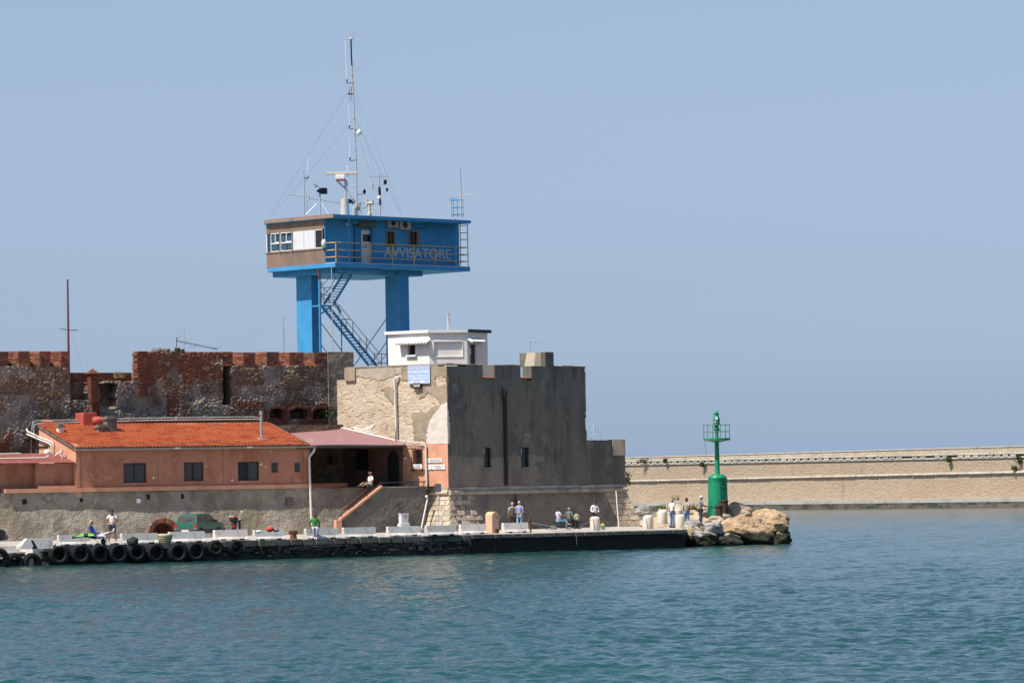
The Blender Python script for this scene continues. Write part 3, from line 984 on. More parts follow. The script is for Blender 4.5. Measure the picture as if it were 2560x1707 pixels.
# jagged brick quoins of the tall part, brick arches of the niches
bq = MB()
z = BW.hit(352, 990)[1]
k = 0
while z < z_cren - .05:
    d = random.uniform(0, .14)
    for uu, ln in ((uS[1] - .10 - d, .62 + random.uniform(0, .3)),):
        bq.box(BW, uu, uu + ln, -.6, .10 + random.uniform(-.05, .05), z, z + .085)
    z += .105
for (a, b) in ((674, 709), (723, 767), (781, 824)):
    for i in range(11):
        x = a - 3 + (b - a + 6) * (i + .5) / 11
        uu = BW.hit(x, 1000)[0]
        zz = BW.hit(x, 1020 + .012 * (x - (a + b) / 2) ** 2)[1]
        bq.box(BW, uu - .04, uu + .04, -.1, .12 + random.uniform(-.02, .02), zz - .02, zz + .2)
    for xx in (a - 4, b + 4):
        uu = BW.hit(xx, 1030)[0]
        zz = BW.hit(xx, 1050)[1]
        for i in range(6):
            bq.box(BW, uu - .1, uu + .1, -.1, .11 + random.uniform(-.03, .03), zz + i * .115, zz + i * .115 + .095)
uu0, uu1 = BW.hit(178, 930)[0], BW.hit(346, 930)[0]
z = z_low - .48
while z < z_low:
    u = uu0 + random.uniform(0, .2)
    while u < uu1:
        w = random.uniform(.22, .34)
        bq.box(BW, u, u + w - .02, -1.1, -.90 + random.uniform(-.02, .03), z, z + .075)
        u += w
    z += .09
stuff(bq.build('brickwork', M['brick'], fw))
# plastered end pier
uP0, uP1 = BW.hit(818, 900)[0], BW.hit(882, 900)[0]
pr = MB()
rough_wall(pr, BW.off(.12), uP0, uP1, zb0, z_cren + .03, .1, lambda u, z: .08 * (fbm(u * 2, z * 2, 9) - .5), depth=1.6)
pr.build('end_pier', M['rubble_grey'], fw)
# growth on the wall top
for px, py, n, h, lab, nm in ((398, 879, 46, .32, 'wild dry grass tuft on the wall top left of the round stone', 'g'), (415, 879, 36, .28, 'wild dry grass tuft on the wall top right beside the round stone', 'g'), (303, 944, 70, .42, 'straw coloured grass tuft in the breach of the fortress wall', 'g')):
    P = BW.w(BW.hit(px, py)[0], -.35, BW.hit(px, py)[1])
    mb = MB(); blades(mb, P, .35, n * 2, h)
    tag(mb.build('grass_tuft', M['drygrass'], loc=P), lab, 'grass tuft', 'grass tufts on the fortress wall')
for px, py, r_, lab in ((452, 879, .3, 'small green bush on the fortress wall top under the television aerial'), (815, 1033, .55, 'dull green bush filling the right brick niche of the fortress wall')):
    u_, z_ = BW.hit(px, py)
    P = BW.w(u_, -.25 if px < 500 else .05, z_)
    s_ = thing('bush', lab, 'bush', P)
    mb = MB(); leaf_clump(mb, P, r_ * 1.5, r_ * .6, r_ * .9, 200, .16); mb.build('leaves', M['leaf'], s_)
    mb = MB(); mb.tube([P - Vector((0, 0, r_ * .6)), P], .03, 5); mb.build('stem', M['rust'], s_)
mb = MB()
P = BW.w(BW.hit(425, 878)[0], -.4, z_cren + .12)
rock_mesh(mb, P, .24, (1.1, 1, .75), 71, .2, 12, 8)
tag(mb.build('loose_stone', M['rubble_grey'], loc=P), 'round loose stone lying on top of the fortress wall', 'stone')

# rusty chimney stack rising in the breach
u_, z_ = BW.hit(236, 1040, .25)
ch = thing('chimney_stack', 'tall rusty brown square chimney with pyramid cap in the wall breach', 'chimney', BW.w(u_, .25, z_), rot=BW.deg)
zt = BW.hit(228, 938, .25)[1]
a0 = BW.hit(226, 938, .5)[0]; a1 = BW.hit(245, 938, .5)[0]; b0 = BW.hit(231, 1040, .5)[0]; b1 = BW.hit(251, 1040, .5)[0]
mb = MB(); mb.hexa([BW.w(b0, .05, z_ - .6), BW.w(b1, .05, z_ - .6), BW.w(b0, .5, z_ - .6), BW.w(b1, .5, z_ - .6), BW.w(a0, .05, zt), BW.w(a1, .05, zt), BW.w(a0, .5, zt), BW.w(a1, .5, zt)]); mb.build('shaft', M['rust'], ch, bevel=.02)
mb = MB(); cx = (a0 + a1) / 2
mb.box(BW, a0 - .05, a1 + .05, .0, .55, zt, zt + .10)
base = [BW.w(a0 - .12, -.06, zt + .1), BW.w(a1 + .12, -.06, zt + .1), BW.w(a1 + .12, .62, zt + .1), BW.w(a0 - .12, .62, zt + .1)]
mb.add(base + [BW.w(cx, .27, zt + .42)], [(0, 1, 2, 3), (0, 1, 4), (1, 2, 4), (2, 3, 4), (3, 0, 4)]); mb.build('cap', M['rust'], ch)
mb = MB(); zz = BW.hit(240, 1007, .5)[1]; mb.box(BW, a0 + .02, a1 + .14, .02, .53, zz, zz + .05); mb.build('band', M['rust'], ch)

# ------------------------------------------------------------------ fort
zF = FRT.hit(1120, 914)[1]                       # top of the walls
zC1 = FRT.hit(1120, 1219)[1]                     # top of the cordon
uL0 = FL.hit(843, 1000)[0]
uLtop = FL.hit(866, 915)[0]
e_end = FRT.hit(1465, 1000)[0]
fort = thing('fort', 'square plastered fort with sunlit cream side and dark shaded side', 'fort', Vector((FC.x, FC.y + 4, DECK)))
# solid body
q = [FL.w(uL0, -.4, 0), FRT.w(.42, -.42, 0), FRT.w(e_end - .02, -.4, 0), FRT.w(e_end - .02, -7, 0), FL.w(uL0, -8, 0)]
body = MB(); body.prism([Vector((p.x, p.y, 0)) for p in q], (0, 0, zF - 1.1)); body.build('body', M['fort_base'], fort)

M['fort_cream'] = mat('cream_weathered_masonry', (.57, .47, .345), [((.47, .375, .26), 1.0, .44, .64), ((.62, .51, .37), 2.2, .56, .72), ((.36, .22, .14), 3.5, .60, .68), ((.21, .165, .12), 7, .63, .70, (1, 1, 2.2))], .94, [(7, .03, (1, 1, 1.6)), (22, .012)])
M['fort_brownplaster'] = mat('brown_old_plaster', (.37, .295, .205), [((.27, .215, .15), 1.2, .44, .64), ((.46, .38, .28), 2.4, .58, .74), ((.17, .14, .10), 4, .66, .76, (1, 1, .4))], .94, [(10, .02)])
M['fort_greyplaster'] = mat('grey_parapet_plaster', (.45, .38, .285), [((.33, .275, .205), 1.6, .44, .66, (1, 1, .4)), ((.22, .18, .14), 3, .64, .76, (1, 1, .3))], .94, [(10, .02)])
M['fort_whiteplaster'] = mat('whitish_plaster', (.66, .595, .515), [((.55, .49, .42), 1.4, .5, .7), ((.36, .34, .32), 3.5, .68, .76)], .94, [(12, .015)])
def g5(pts):
    return [(840 + x / 4.9, 800 + y / 4.9) for x, y in pts]
brownA = g5([(800, 540), (1390, 540), (1390, 1000), (1290, 1045), (1268, 985), (1200, 925), (1140, 895), (1080, 945), (1015, 962), (1012, 850), (960, 855), (905, 800), (890, 735), (805, 745)])
brownB = g5([(930, 1130), (1060, 1110), (1100, 1130), (1180, 1050), (1290, 1040), (1240, 1130), (1160, 1225), (1112, 1380), (1115, 1480), (1050, 1470), (960, 1475), (940, 1250)])
brownC = g5([(550, 840), (645, 795), (690, 830), (720, 900), (720, 1045), (650, 985), (600, 910)])
whiteP = g5([(1395, 985), (1285, 1045), (1225, 1130), (1150, 1235), (1110, 1400), (1112, 1540), (1395, 1540)])
paleO = g5([(1215, 700), (1265, 680), (1330, 690), (1362, 760), (1330, 800), (1260, 800), (1218, 760)])
paleQ = g5([(200, 1310), (330, 1330), (470, 1280), (440, 1340), (420, 1400), (300, 1370), (210, 1340)])
greyT = g5([(100, 540), (820, 540), (800, 640), (690, 690), (560, 745), (250, 690), (100, 690)])
def fl_mat(px, py, u, z):
    w = (fbm(px / 5, py / 5, 7, 3) - .5) * 8
    m = np.zeros(px.shape, int)
    x, y = px + w, py + w[::-1]
    m[in_poly(x, y, greyT)] = 2
    for pl in (brownA, brownB, brownC):
        m[in_poly(x, y, pl)] = 1
    m[in_poly(x, y, whiteP)] = 3
    m[in_poly(x, y, paleO)] = 0
    m[in_poly(x, y, paleQ)] = 3
    return m
def fl_disp(u, z):
    P = np.array(FL.o) + np.outer(u, np.array(FL.U)); P[:, 2] = z
    px, py = proj(P)
    m = fl_mat(px, py, u, z)
    rough = .028 * (fbm(u * 4.5, z * 7.0, 15, 4, .6) - .5) + .045 * (fbm(u * 1.6, z * 2.0, 4, 6, .6) - .5) - .02 * (np.abs(fbm(u * 1.1 + 5, z * 2.4, 9, 4) - .5) < .025)
    return np.where(m == 0, rough, .035 + .04 * (fbm(u * 2, z * 2, 6) - .5))
zOr = FL.hit(1060, 1110)[1]                      # top of the orange painted band
def fl_keep(px, py, u, z):
    k = ~((px < 866) & (py < 950)) & ~((px < 878) & (py < 948) & (px > 866) & False)
    return k & (py > 914.5 + (px < 990) * (990 - px) * .006)
w = MB()
rough_wall(w, FL, uL0, 0.0, zOr, zF + .12, .075, fl_disp, fl_keep, fl_mat, depth=.6)
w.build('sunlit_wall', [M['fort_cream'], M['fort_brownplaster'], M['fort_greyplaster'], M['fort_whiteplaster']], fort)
w = MB()
gx0, gx1, gz0, gz1 = FL.uz(1034, 1124, 1056, 1166)
ax0, ax1, az0, az1 = FL.uz(964, 1126, 998, 1216)
wx0, wx1, wz0, wz1 = FL.uz(884, 1123, 922, 1175)
uSp = FL.hit(1008, 1170)[0]
w.sheet(FL, uSp, 0.0, DECK, zOr - .005, [(gx0, gx1, gz0, gz1)], v=.03, depth=.35)
w.build('salmon_painted_wall', M['stucco_salmon'], fort)
M['porch'] = mat('porch_plaster_with_shade', (.20, .10, .07), [((.13, .07, .05), 1.2, .45, .65), ((.26, .15, .11), 2.5, .58, .74)], .93, [(18, .02)])  # brown plaster, darkened to carry the canopy's shade in its colour
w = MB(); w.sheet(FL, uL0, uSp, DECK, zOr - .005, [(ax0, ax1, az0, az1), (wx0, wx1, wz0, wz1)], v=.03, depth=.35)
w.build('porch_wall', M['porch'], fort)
def pane(fr, u0, u1, v, z0, z1, m=None, name='glass', parent=None):
    p = MB(); p.box(fr, u0 - .02, u1 + .02, v - .03, v, z0 - .02, z1 + .02)
    return p.build(name, m or M['glass'], parent)
gw = MB(); gw.box(FL, gx0 - .02, gx1 + .02, -.36, -.3, gz0, gz1)
gwin = gw.build('window', M['darkframe'], fort)
pane(FL, gx0 + .06, gx1 - .06, -.28, gz0 + .06, gz1 - .06, None, 'glass', gwin)
gl = MB()                                        # bulged wrought iron grille
for i in range(4):
    uu = gx0 - .04 + (gx1 - gx0 + .08) * i / 3
    gl.tube([FL.w(uu, .05, gz0 - .12), FL.w(uu, .17, gz0 + .02), FL.w(uu, .15, gz0 + .5), FL.w(uu, .10, gz1), FL.w(uu, .06, gz1 + .16)], .014, 5)
for i in range(7):
    zz = gz0 - .1 + (gz1 - gz0 + .2) * i / 6
    gl.tube([FL.w(gx0 - .05, .14, zz), FL.w(gx1 + .05, .14, zz)], .012, 5)
for s_ in (gx0 + .03, gx1 - .03):
    for i in range(6):
        zz = gz0 + .08 + i * .175
        gl.tube([FL.w(s_ + .06 * math.cos(t * 6.28 / 8), .15, zz + .06 * math.sin(t * 6.28 / 8)) for t in range(9)], .012, 4)
gl.build('grille', M['iron'], gwin)
sil = MB(); sil.box(FL, gx0 - .08, gx1 + .08, .03, .22, gz0 - .28, gz0 - .16); sil.build('flower_ledge', M['rust'], gwin)
aw = MB()
c_ = (ax0 + ax1) / 2; rr = (ax1 - ax0) / 2
aw.plate(FL, [(ax0, az0), (ax1, az0)] + [(c_ + rr * math.cos(t * math.pi / 12), az1 - rr + rr * math.sin(t * math.pi / 12)) for t in range(13)], -.34, -.2)
arch = aw.build('door', M['darkframe'], fort)
hb = MB(); hb.ball(FL.w(ax0 + .12, -.17, az0 + 1.0), .04); hb.build('knob', M['rust'], arch)
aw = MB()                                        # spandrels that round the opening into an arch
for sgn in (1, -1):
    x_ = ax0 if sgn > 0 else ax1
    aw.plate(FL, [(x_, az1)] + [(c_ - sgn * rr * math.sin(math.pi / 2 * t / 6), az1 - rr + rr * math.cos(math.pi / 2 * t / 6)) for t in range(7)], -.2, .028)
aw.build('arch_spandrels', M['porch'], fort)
dw = MB(); dw.box(FL, wx0 - .02, wx1 + .02, -.36, -.28, wz0, wz1); dwin = dw.build('window', M['darkframe'], fort)
for i in range(2):
    a = wx0 + .05 + i * (wx1 - wx0) / 2
    pane(FL, a, a + (wx1 - wx0) / 2 - .1, -.26, wz0 + .07, wz1 - .07, None, 'glass', dwin)
gl = MB()
for i in range(5):
    uu = wx0 + (wx1 - wx0) * (i + .5) / 5
    gl.tube([FL.w(uu, .05, wz0 - .05), FL.w(uu, .05, wz1 + .05)], .013, 4)
gl.build('bars', M['iron'], dwin)
# little parapet pillar at the top left
pu0, pu1, pz0, pz1 = FL.uz(864, 915, 890, 952)
pp = MB(); pp.box(FL, pu0, pu1, -.5, .12, pz0, zF + .12); pp.build('parapet_pier', M['fort_brownplaster'], fort)
pp = MB(); pp.box(FL, uLtop, .05, -.62, .07, zF + .10, zF + .16); pp.build('parapet_cap', M['cordon'], fort)

# shaded face
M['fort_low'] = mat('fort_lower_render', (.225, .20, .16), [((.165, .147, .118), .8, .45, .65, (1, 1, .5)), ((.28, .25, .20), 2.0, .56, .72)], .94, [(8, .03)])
n1 = [FRT.hit(x, 930)[0] for x in (1207, 1236)]
n2 = [FRT.hit(x, 930)[0] for x in (1301, 1329)]
wA = FRT.uz(1211, 1117, 1229, 1168); wB = FRT.uz(1304, 1117, 1323, 1167)
def fr_keep(px, py, u, z):
    k = (py > 914) & (u < e_end - .16 * np.clip(fbm(z * 1.7, z * 0 + 3, 5, 4) - .42, 0, 1) * 2)
    k &= ~((px > 1207) & (px < 1236) & (py < 943))
    k &= ~((px > 1301) & (px < 1329) & (py < 943))
    k &= ~((px > 1318) & (px < 1329) & (py < 950))
    for a, b, c, d in (wA, wB):
        k &= ~((u > a) & (u < b) & (z > c) & (z < d))
    return k
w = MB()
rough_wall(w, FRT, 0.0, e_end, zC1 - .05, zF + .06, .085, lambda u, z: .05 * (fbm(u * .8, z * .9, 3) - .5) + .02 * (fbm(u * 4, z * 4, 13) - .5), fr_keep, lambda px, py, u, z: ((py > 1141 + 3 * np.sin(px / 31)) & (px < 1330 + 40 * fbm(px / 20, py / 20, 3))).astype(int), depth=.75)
w.build('shaded_wall', [M['fort_dark'], M['fort_low']], fort)
for a, b, c, d in (wA, wB):
    f = MB(); f.sheet(FRT, a - .05, b + .05, c - .05, d + .05, [(a + .04, b - .04, c + .04, d - .04)], v=-.12, depth=.05); wo = f.build('window', M['darkframe'], fort)
    pane(FRT, a, b, -.18, c, d, None, 'glass', wo)
    cu = MB(); cu.plate(FRT, [(a + .06, c + .3), (a + .05, d - .1), (a + .22, d - .1), (a + .12, c + .5)], -.175, -.165); cu.build('curtain', M['panelwhite'], wo)
    sl_ = MB(); sl_.box(FRT, a - .06, b + .06, -.13, .05, c - .09, c - .002); sl_.build('sill', M['fort_base'], wo)
pt_ = MB()                                        # faint rectangular plaster patch above the right window
pa = FRT.uz(1307, 1082, 1325, 1108); pt_.box(FRT, pa[0], pa[1], -.05, .045, pa[2], pa[3]); pt_.build('plaster_patch', M['fort_base'], fort)
for i, n_ in enumerate((n1, n2)):                # tile sill of the notches
    zz = FRT.hit(1220, 941)[1]
    s_ = MB(); s_.hexa([FRT.w(u, v, z + (-.07 if v > 0 else .0)) for z in (zz - .05, zz + .01) for v in (-.8, .12) for u in (n_[0] - .02, n_[1] + .02)]); s_.build('notch_sill', M['brick'], fort)
for a, b in ((0.05, n1[0]), (n1[1], n2[0]), (FRT.hit(1384, 930)[0], e_end)):
    while a < b - .02:
        L = min(random.uniform(.7, 1.3), b - a)
        h = random.uniform(-.025, .03)
        cap = MB(); cap.box(FRT, a, a + L - .012, -.78, .02 + random.uniform(-.03, .02), zF + .061, zF + .12 + h); cap.build('parapet_cap', M['cordon'], fort, bevel=.02)
        a += L
# raised block on the parapet
ck0, ck1 = FRT.hit(1363, 890)[0], FRT.hit(1384, 890)[0]
zk = FRT.hit(1370, 880)[1]
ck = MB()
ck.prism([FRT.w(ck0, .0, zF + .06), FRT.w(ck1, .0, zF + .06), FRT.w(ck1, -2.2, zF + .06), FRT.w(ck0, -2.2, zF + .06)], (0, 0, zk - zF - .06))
ck.build('parapet_block', M['fort_dark'], fort)
ck = MB()
lo = [FRT.w(ck0 - .02, -.35, zF + .06), FRT.w(ck0 - .02, -1.5, zF + .06), FRT.w(ck0 - .40, -1.45, zF + .06), FRT.w(ck0 - .42, -.6, zF + .06)]
hi = [p + Vector((0, 0, zk - zF - .07)) for p in lo]
hi[2] = FRT.w(ck0 - .22, -1.4, zk - .01); hi[3] = FRT.w(ck0 - .24, -.6, zk - .01)
ck.add(lo + hi, [(0, 1, 2, 3), (4, 7, 6, 5), (0, 3, 7, 4), (3, 2, 6, 7), (2, 1, 5, 6), (1, 0, 4, 5)])
ck.build('stair_head', M['fort_greyplaster'], fort)
# cordon round the fort: flat band and roll
zc0, zc1, zc2 = zC1, FRT.hit(1120, 1226)[1], FRT.hit(1120, 1237)[1]
def cordon(mb, fr, u0, u1, vv, z0, z1):
    prof = [(-.2, z0), (vv * .6, z0), (vv, z0 + (z1 - z0) * .35), (vv, z0 + (z1 - z0) * .7), (vv * .5, z1), (-.2, z1)]
    mb.prism([fr.w(u0, v, z) for v, z in prof], fr.U * (u1 - u0))
u = .03
ucorL = FL.hit(1066, 1230)[0]
while u < e_end - .1:
    L = random.uniform(1.0, 1.9)
    L = min(L, e_end - u)
    c1 = MB(); cordon(c1, FRT, u, u + L - .015, .20 + random.uniform(-.03, .02), zc2, zc1); c1.build('cordon_stone', M['cordon'], fort)
    c1 = MB(); c1.box(FRT, u, u + L - .015, -.2, .05 + random.uniform(-.015, .015), zc1 + .01, zc0 + .02 + random.uniform(-.02, .02)); c1.build('cordon_stone', M['cordon'], fort)
    u += L
c1 = MB(); cordon(c1, FL, ucorL, -.02, .2, zc2, zc1); c1.build('cordon_stone', M['ashlar'], fort)
c1 = MB(); c1.box(FL, ucorL, -.02, -.2, .07, zc1 + .01, zc0 + .02); c1.build('cordon_stone', M['ashlar'], fort)
c1 = MB(); c1.box(FRT, -.03, .32, -.2, .22, zc2 - .0, zc1 + .02); c1.build('cordon_stone', M['ashlar'], fort)
# battered base
BAT = .34
def bat(u, z):
    return np.clip((zc2 - z), 0, 9) * BAT
slot = FRT.uz(1270, 1237, 1289, 1330)
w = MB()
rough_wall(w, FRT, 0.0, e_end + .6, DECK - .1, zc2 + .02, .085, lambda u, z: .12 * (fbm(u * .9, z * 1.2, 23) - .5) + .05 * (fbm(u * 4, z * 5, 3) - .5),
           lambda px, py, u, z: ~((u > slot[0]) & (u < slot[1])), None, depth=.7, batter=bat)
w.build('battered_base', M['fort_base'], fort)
w = MB()
rough_wall(w, FL, ucorL - .8, 0.0, DECK - .1, zc2 + .02, .085, lambda u, z: .05 * (fbm(u * 2, z * 2, 23) - .5) - .04, None, None, depth=.7, batter=bat)
w.build('battered_base', M['ashlar'], fort)
sb_ = MB(); sb_.box(FRT, slot[0] - .1, slot[1] + .1, -.4, -.1, DECK - .1, zc2); sb_.build('slot_back', M['fort_base'], fort)
# corner wedge between the two batters and its ashlar stones
bl = BAT * (zc2 - DECK + .1)
def corner(vv):
    # meeting point of the two faces pushed out by vv
    n1_, n2_ = FL.N, FRT.N
    det = n1_.x * n2_.y - n1_.y * n2_.x
    x = (vv * n2_.y - n1_.y * vv) / det
    y = (n1_.x * vv - vv * n2_.x) / det
    return Vector((FC.x + x, FC.y + y, 0))
def stone_on(fr, ua_, ub_, za, zb, proud, nm, m):
    va, vb = bat(0, za), bat(0, zb)
    p = MB()
    i = .012
    p.hexa([fr.w(u, v, z) for z, vz in ((za + i, va), (zb - i, vb)) for v in (vz - .25, vz + proud) for u in (ua_ + i, ub_ - i)])
    return p.build(nm, m, fort, bevel=.02)
cw = MB()
ct, cb = corner(0.0), corner(float(bl))
A = [Vector((ct.x, ct.y, zc2)), FL.w(0, bl, DECK - .1), Vector((cb.x, cb.y, DECK - .1)), FRT.w(0, bl, DECK - .1)]
cw.add(A + [Vector((FC.x, FC.y, DECK - .1))], [(0, 1, 2), (0, 2, 3), (1, 4, 3, 2)])
cw.build('corner_wedge', M['ashlar'], fort)
nrow = 7
for r_ in range(nrow):
    za, zb = DECK + (zc2 - DECK) * r_ / nrow, DECK + (zc2 - DECK) * (r_ + 1) / nrow
    vv = float(bat(0, (za + zb) / 2))
    cpt = corner(vv)
    uc = (cpt - FL.o).dot(FL.U)
    uR = (cpt - FRT.o).dot(FRT.U)
    u = uc
    while u > ucorL - .5:
        L = random.uniform(.45, .8)
        stone_on(FL, u - L, u, za, zb, .05 + random.uniform(-.02, .03), 'ashlar_stone', M['ashlar'])
        u -= L
    u = uR
    lim = 1.9 + random.uniform(-.3, .4) + r_ * -.05
    while u < lim:
        L = random.uniform(.35, .8)
        if random.random() < .16:
            u += L
            continue
        stone_on(FRT, u, u + L, za, zb, .05 + random.uniform(-.035, .035), 'ashlar_stone', M['ashlar'])
        u += L
# downpipe on the shaded face
dp = MB(); dp.tube([FRT.w(FRT.hit(1259, 1000)[0], .13, z) for z in (FRT.hit(1259, 976)[1], zc0 + .1)], .12, 8)
dp.tube([FRT.w(FRT.hit(1259, 1000)[0], .13, FRT.hit(1259, y)[1]) for y in (976, 985)], .17, 8)
dpo = tag(dp.build('downpipe', M['iron'], loc=FRT.w(FRT.hit(1259, 1000)[0], .1, zc0)), 'black downpipe running down the dark shaded wall of the fort', 'downpipe')

# low bastion
lb_u = LBF.hit(1563, 1150)[0]
zLB = LBF.hit(1500, 1100)[1]
lb = thing('bastion', 'low dark bastion at the right end of the fort', 'bastion', LBF.w(lb_u / 2, -2, DECK))
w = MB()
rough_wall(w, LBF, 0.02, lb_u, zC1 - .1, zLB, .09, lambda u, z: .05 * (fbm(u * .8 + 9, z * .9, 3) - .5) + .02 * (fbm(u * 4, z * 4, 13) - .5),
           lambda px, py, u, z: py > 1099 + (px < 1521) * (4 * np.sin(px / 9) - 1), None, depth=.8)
w.build('wall', M['fort_dark'], lb)
w = MB(); w.prism([LBF.w(.02, -.3, DECK), LBF.w(lb_u - .04, -.3, DECK), LBF.w(lb_u - .04, -4.5, DECK), LBF.w(.02, -5.5, DECK)], (0, 0, zLB - DECK - .4)); w.build('core', M['fort_base'], lb)
w = MB(); w.box(LBF, lb_u - .95, lb_u - .005, -.6, .06, zLB - 1.0, zLB + .03); w.build('parapet', M['fort_greyplaster'], lb)  # paler plaster puts the sunlit patch of the wall into colour
w = MB()
w.hexa([LBF.w(u, v, z) for z, vv, du in ((DECK - .1, .75, .75), (zc2, 0, 0.05)) for v in (-.5, vv) for u in (-.1, lb_u + du)])
w.build('battered_base', M['fort_base'], lb)
for a, b_ in ((.0, 1.1), (1.12, lb_u + .1)):
    c1 = MB(); cordon(c1, LBF, a, b_, .2, zc2, zc1); c1.build('cordon_stone', M['cordon'], lb)
    c1 = MB(); c1.box(LBF, a, b_, -.2, .05, zc1 + .01, zc0 + .03); c1.build('cordon_stone', M['cordon'], lb)
for r_ in range(6):                                # ashlar of the sunlit corner
    za, zb = DECK + (zc2 - DECK) * r_ / 6, DECK + (zc2 - DECK) * (r_ + 1) / 6
    t0, t1 = 1 - r_ / 6, 1 - (r_ + 1) / 6
    u1a, u1b = lb_u + .05 + .7 * t0, lb_u + .05 + .7 * t1
    off = .3 if r_ % 2 else 0
    for k, (d0, d1) in enumerate(((0, .42 + off), (.42 + off, 1.0 + off), (1.0 + off, 1.7))):
        if d1 <= d0:
            continue
        p = MB(); i = .012
        p.hexa([LBF.w(u, v, z) for z, vv, ue in ((za + i, .75 * t0, u1a), (zb - i, .75 * t1, u1b)) for v in (vv - .5, vv + .04 + random.uniform(-.015, .02)) for u in (ue - d1 + i, ue - d0 - i)])
        p.build('ashlar_stone', M['ashlar'], lb, bevel=.02)
lf = MB(); P = LBF.w(lb_u + .2, -.1, LBF.hit(1568, 1197)[1]); leaf_clump(lf, P, .3, .25, .6, 130, .16)
sh = thing('shrub', 'dark shrub growing out of the right corner of the low bastion', 'shrub', P); lf.build('leaves', M['leaf'], sh)
st = MB(); st.tube([P + Vector((-.5, 0, -.2)), P], .03, 5); st.build('stem', M['rust'], sh)

# ------------------------------------------------------------------ white watch house on the fort roof
wc = pt(1073.5, 900, 256)
WL, WM = Fr(wc, -35), Fr(wc, 12)
zW0 = zF - 1.1
uWl = WL.hit(970, 870)[0]
uWm = WM.hit(1168, 870)[0]
W2 = Fr(WM.w(uWm, 0, 0), 54)
uWr = W2.hit(1219, 870)[0]
zWt = WM.hit(1073.5, 832)[1]
wh = thing('watch_house', 'small white polygonal house standing on the fort roof', 'house', Vector((wc.x + 1, wc.y + 3, zW0)))
wwin = WL.uz(1019, 862, 1038, 887)
w = MB(); w.sheet(WL, uWl, 0, zW0, zWt, [wwin], v=0, depth=.35)
rec = WM.uz(1085, 854, 1156, 891)
w.sheet(WM, 0, uWm, zW0, zWt, [rec], v=0, depth=.10)
dr = W2.uz(1175, 861, 1191, 915)
w.sheet(W2, 0, uWr, zW0, zWt, [(dr[0], dr[1], zW0, dr[3])], v=0, depth=.25)
back = [WL.w(uWl, 0, 0), WL.w(uWl, -3.5, 0), W2.w(uWr, -3.0, 0), W2.w(uWr, 0, 0)]
for i in range(3):
    a, b = back[i], back[i + 1]
    w.add([Vector((a.x, a.y, zW0)), Vector((b.x, b.y, zW0)), Vector((b.x, b.y, zWt)), Vector((a.x, a.y, zWt))], [(0, 1, 2, 3)])
w.build('walls', M['white'], wh)
p = MB(); p.box(WM, rec[0] - .02, rec[1] + .02, -.14, -.09, rec[2] - .02, rec[3] + .02); p.build('blind_panel', M['white'], wh)
p = MB()
t_ = .045
for a, b, c, d in ((rec[0] - t_, rec[1] + t_, rec[2] - t_, rec[2]), (rec[0] - t_, rec[0], rec[2], rec[3]), (rec[1], rec[1] + t_, rec[2], rec[3]), (rec[0] - t_, rec[1] + t_, rec[3], rec[3] + t_)):
    p.box(WM, a, b, -.02, .035, c, d)
p.build('panel_border', M['white'], wh)
ov = .13
def off_pt(fr, u, v, z):
    return fr.w(u, v, z)
roof = [WL.w(uWl - .2, ov, 0), WL.w(.05, ov, 0), WM.w(.0, ov * .8, 0), WM.w(uWm + .02, ov, 0), W2.w(.0, ov, 0), W2.w(uWr + .2, ov, 0), W2.w(uWr + .2, -3.2, 0), WL.w(uWl - .2, -3.7, 0)]
p = MB(); p.prism([Vector((a.x, a.y, zWt)) for a in roof], (0, 0, .19)); p.build('roof', M['white'], wh)
p = MB(); p.box(W2, -.02, uWr + .24, ov - .05, ov + .03, zWt + .01, zWt + .21); p.build('fascia', M['darkframe'], wh)
g = MB(); g.box(WL, wwin[0], wwin[1], -.36, -.28, wwin[2], wwin[3]); wo = g.build('window', mat('dark_brown_shutter', (.045, .022, .014), (), .8), wh)
g = MB(); g.box(WL, wwin[0] - .08, wwin[1] + .12, -.05, .14, wwin[2] - .12, wwin[2] - .01); g.build('sill', M['white'], wo)
g = MB(); g.box(W2, dr[0], dr[1], -.22, -.15, zW0, dr[3]); do = g.build('door', M['glass'], wh)
g = MB(); g.box(W2, dr[0] + .12, dr[0] + .3, -.149, -.14, dr[2] + .75, dr[2] + 1.15); g.build('notice', M['panelwhite'], do)
def tile_hood(fr, u0, u1, z, n, parent, dpt=.45):
    hd = MB(); hd.hexa([fr.w(u, v, zz + (-.16 if v > .1 else .06)) for zz in (z - .03, z) for v in (-.05, dpt - .04) for u in (u0, u1)]); ho = hd.build('hood', M['white'], parent)
    for i in range(n):
        uc = u0 + (u1 - u0) * (i + .5) / n; rw = (u1 - u0) / n * .5
        tl = MB(); ring0 = [(math.cos(math.pi * k / 6) * rw, math.sin(math.pi * k / 6) * rw * .8) for k in range(7)]
        vs = []
        for v, dz in ((-.03, .07), (dpt, -.16)):
            for a, b in ring0:
                vs.append(fr.w(uc + a, v, z + dz + b))
            for a, b in ring0[::-1]:
                vs.append(fr.w(uc + a * .8, v, z + dz + b * .75))
        m_ = 14
        tl.add(vs, [(k, k + 1, m_ + k + 1, m_ + k) for k in range(13)] + [tuple(range(m_ - 1, -1, -1)), tuple(range(m_, 2 * m_))])
        tl.build('hood_tile', M['white'], ho, smooth=False)
hu = WL.uz(994, 849, 1071, 858, .2); tile_hood(WL, hu[0], hu[1], hu[2] + .1, 10, wh)
hu = W2.uz(1174, 846, 1209, 853, .2); tile_hood(W2, hu[0], hu[1], hu[2] + .08, 6, wh)
P = pt(1121, 827, 259); fl = MB(); fl.lathe((P.x, P.y, zWt + .2), [(.07, 0), (.07, 1.05), (.10, 1.06), (.10, 1.12), (.13, 1.13), (.13, 1.17)], 10); fl.build('flue', M['galv'], wh)
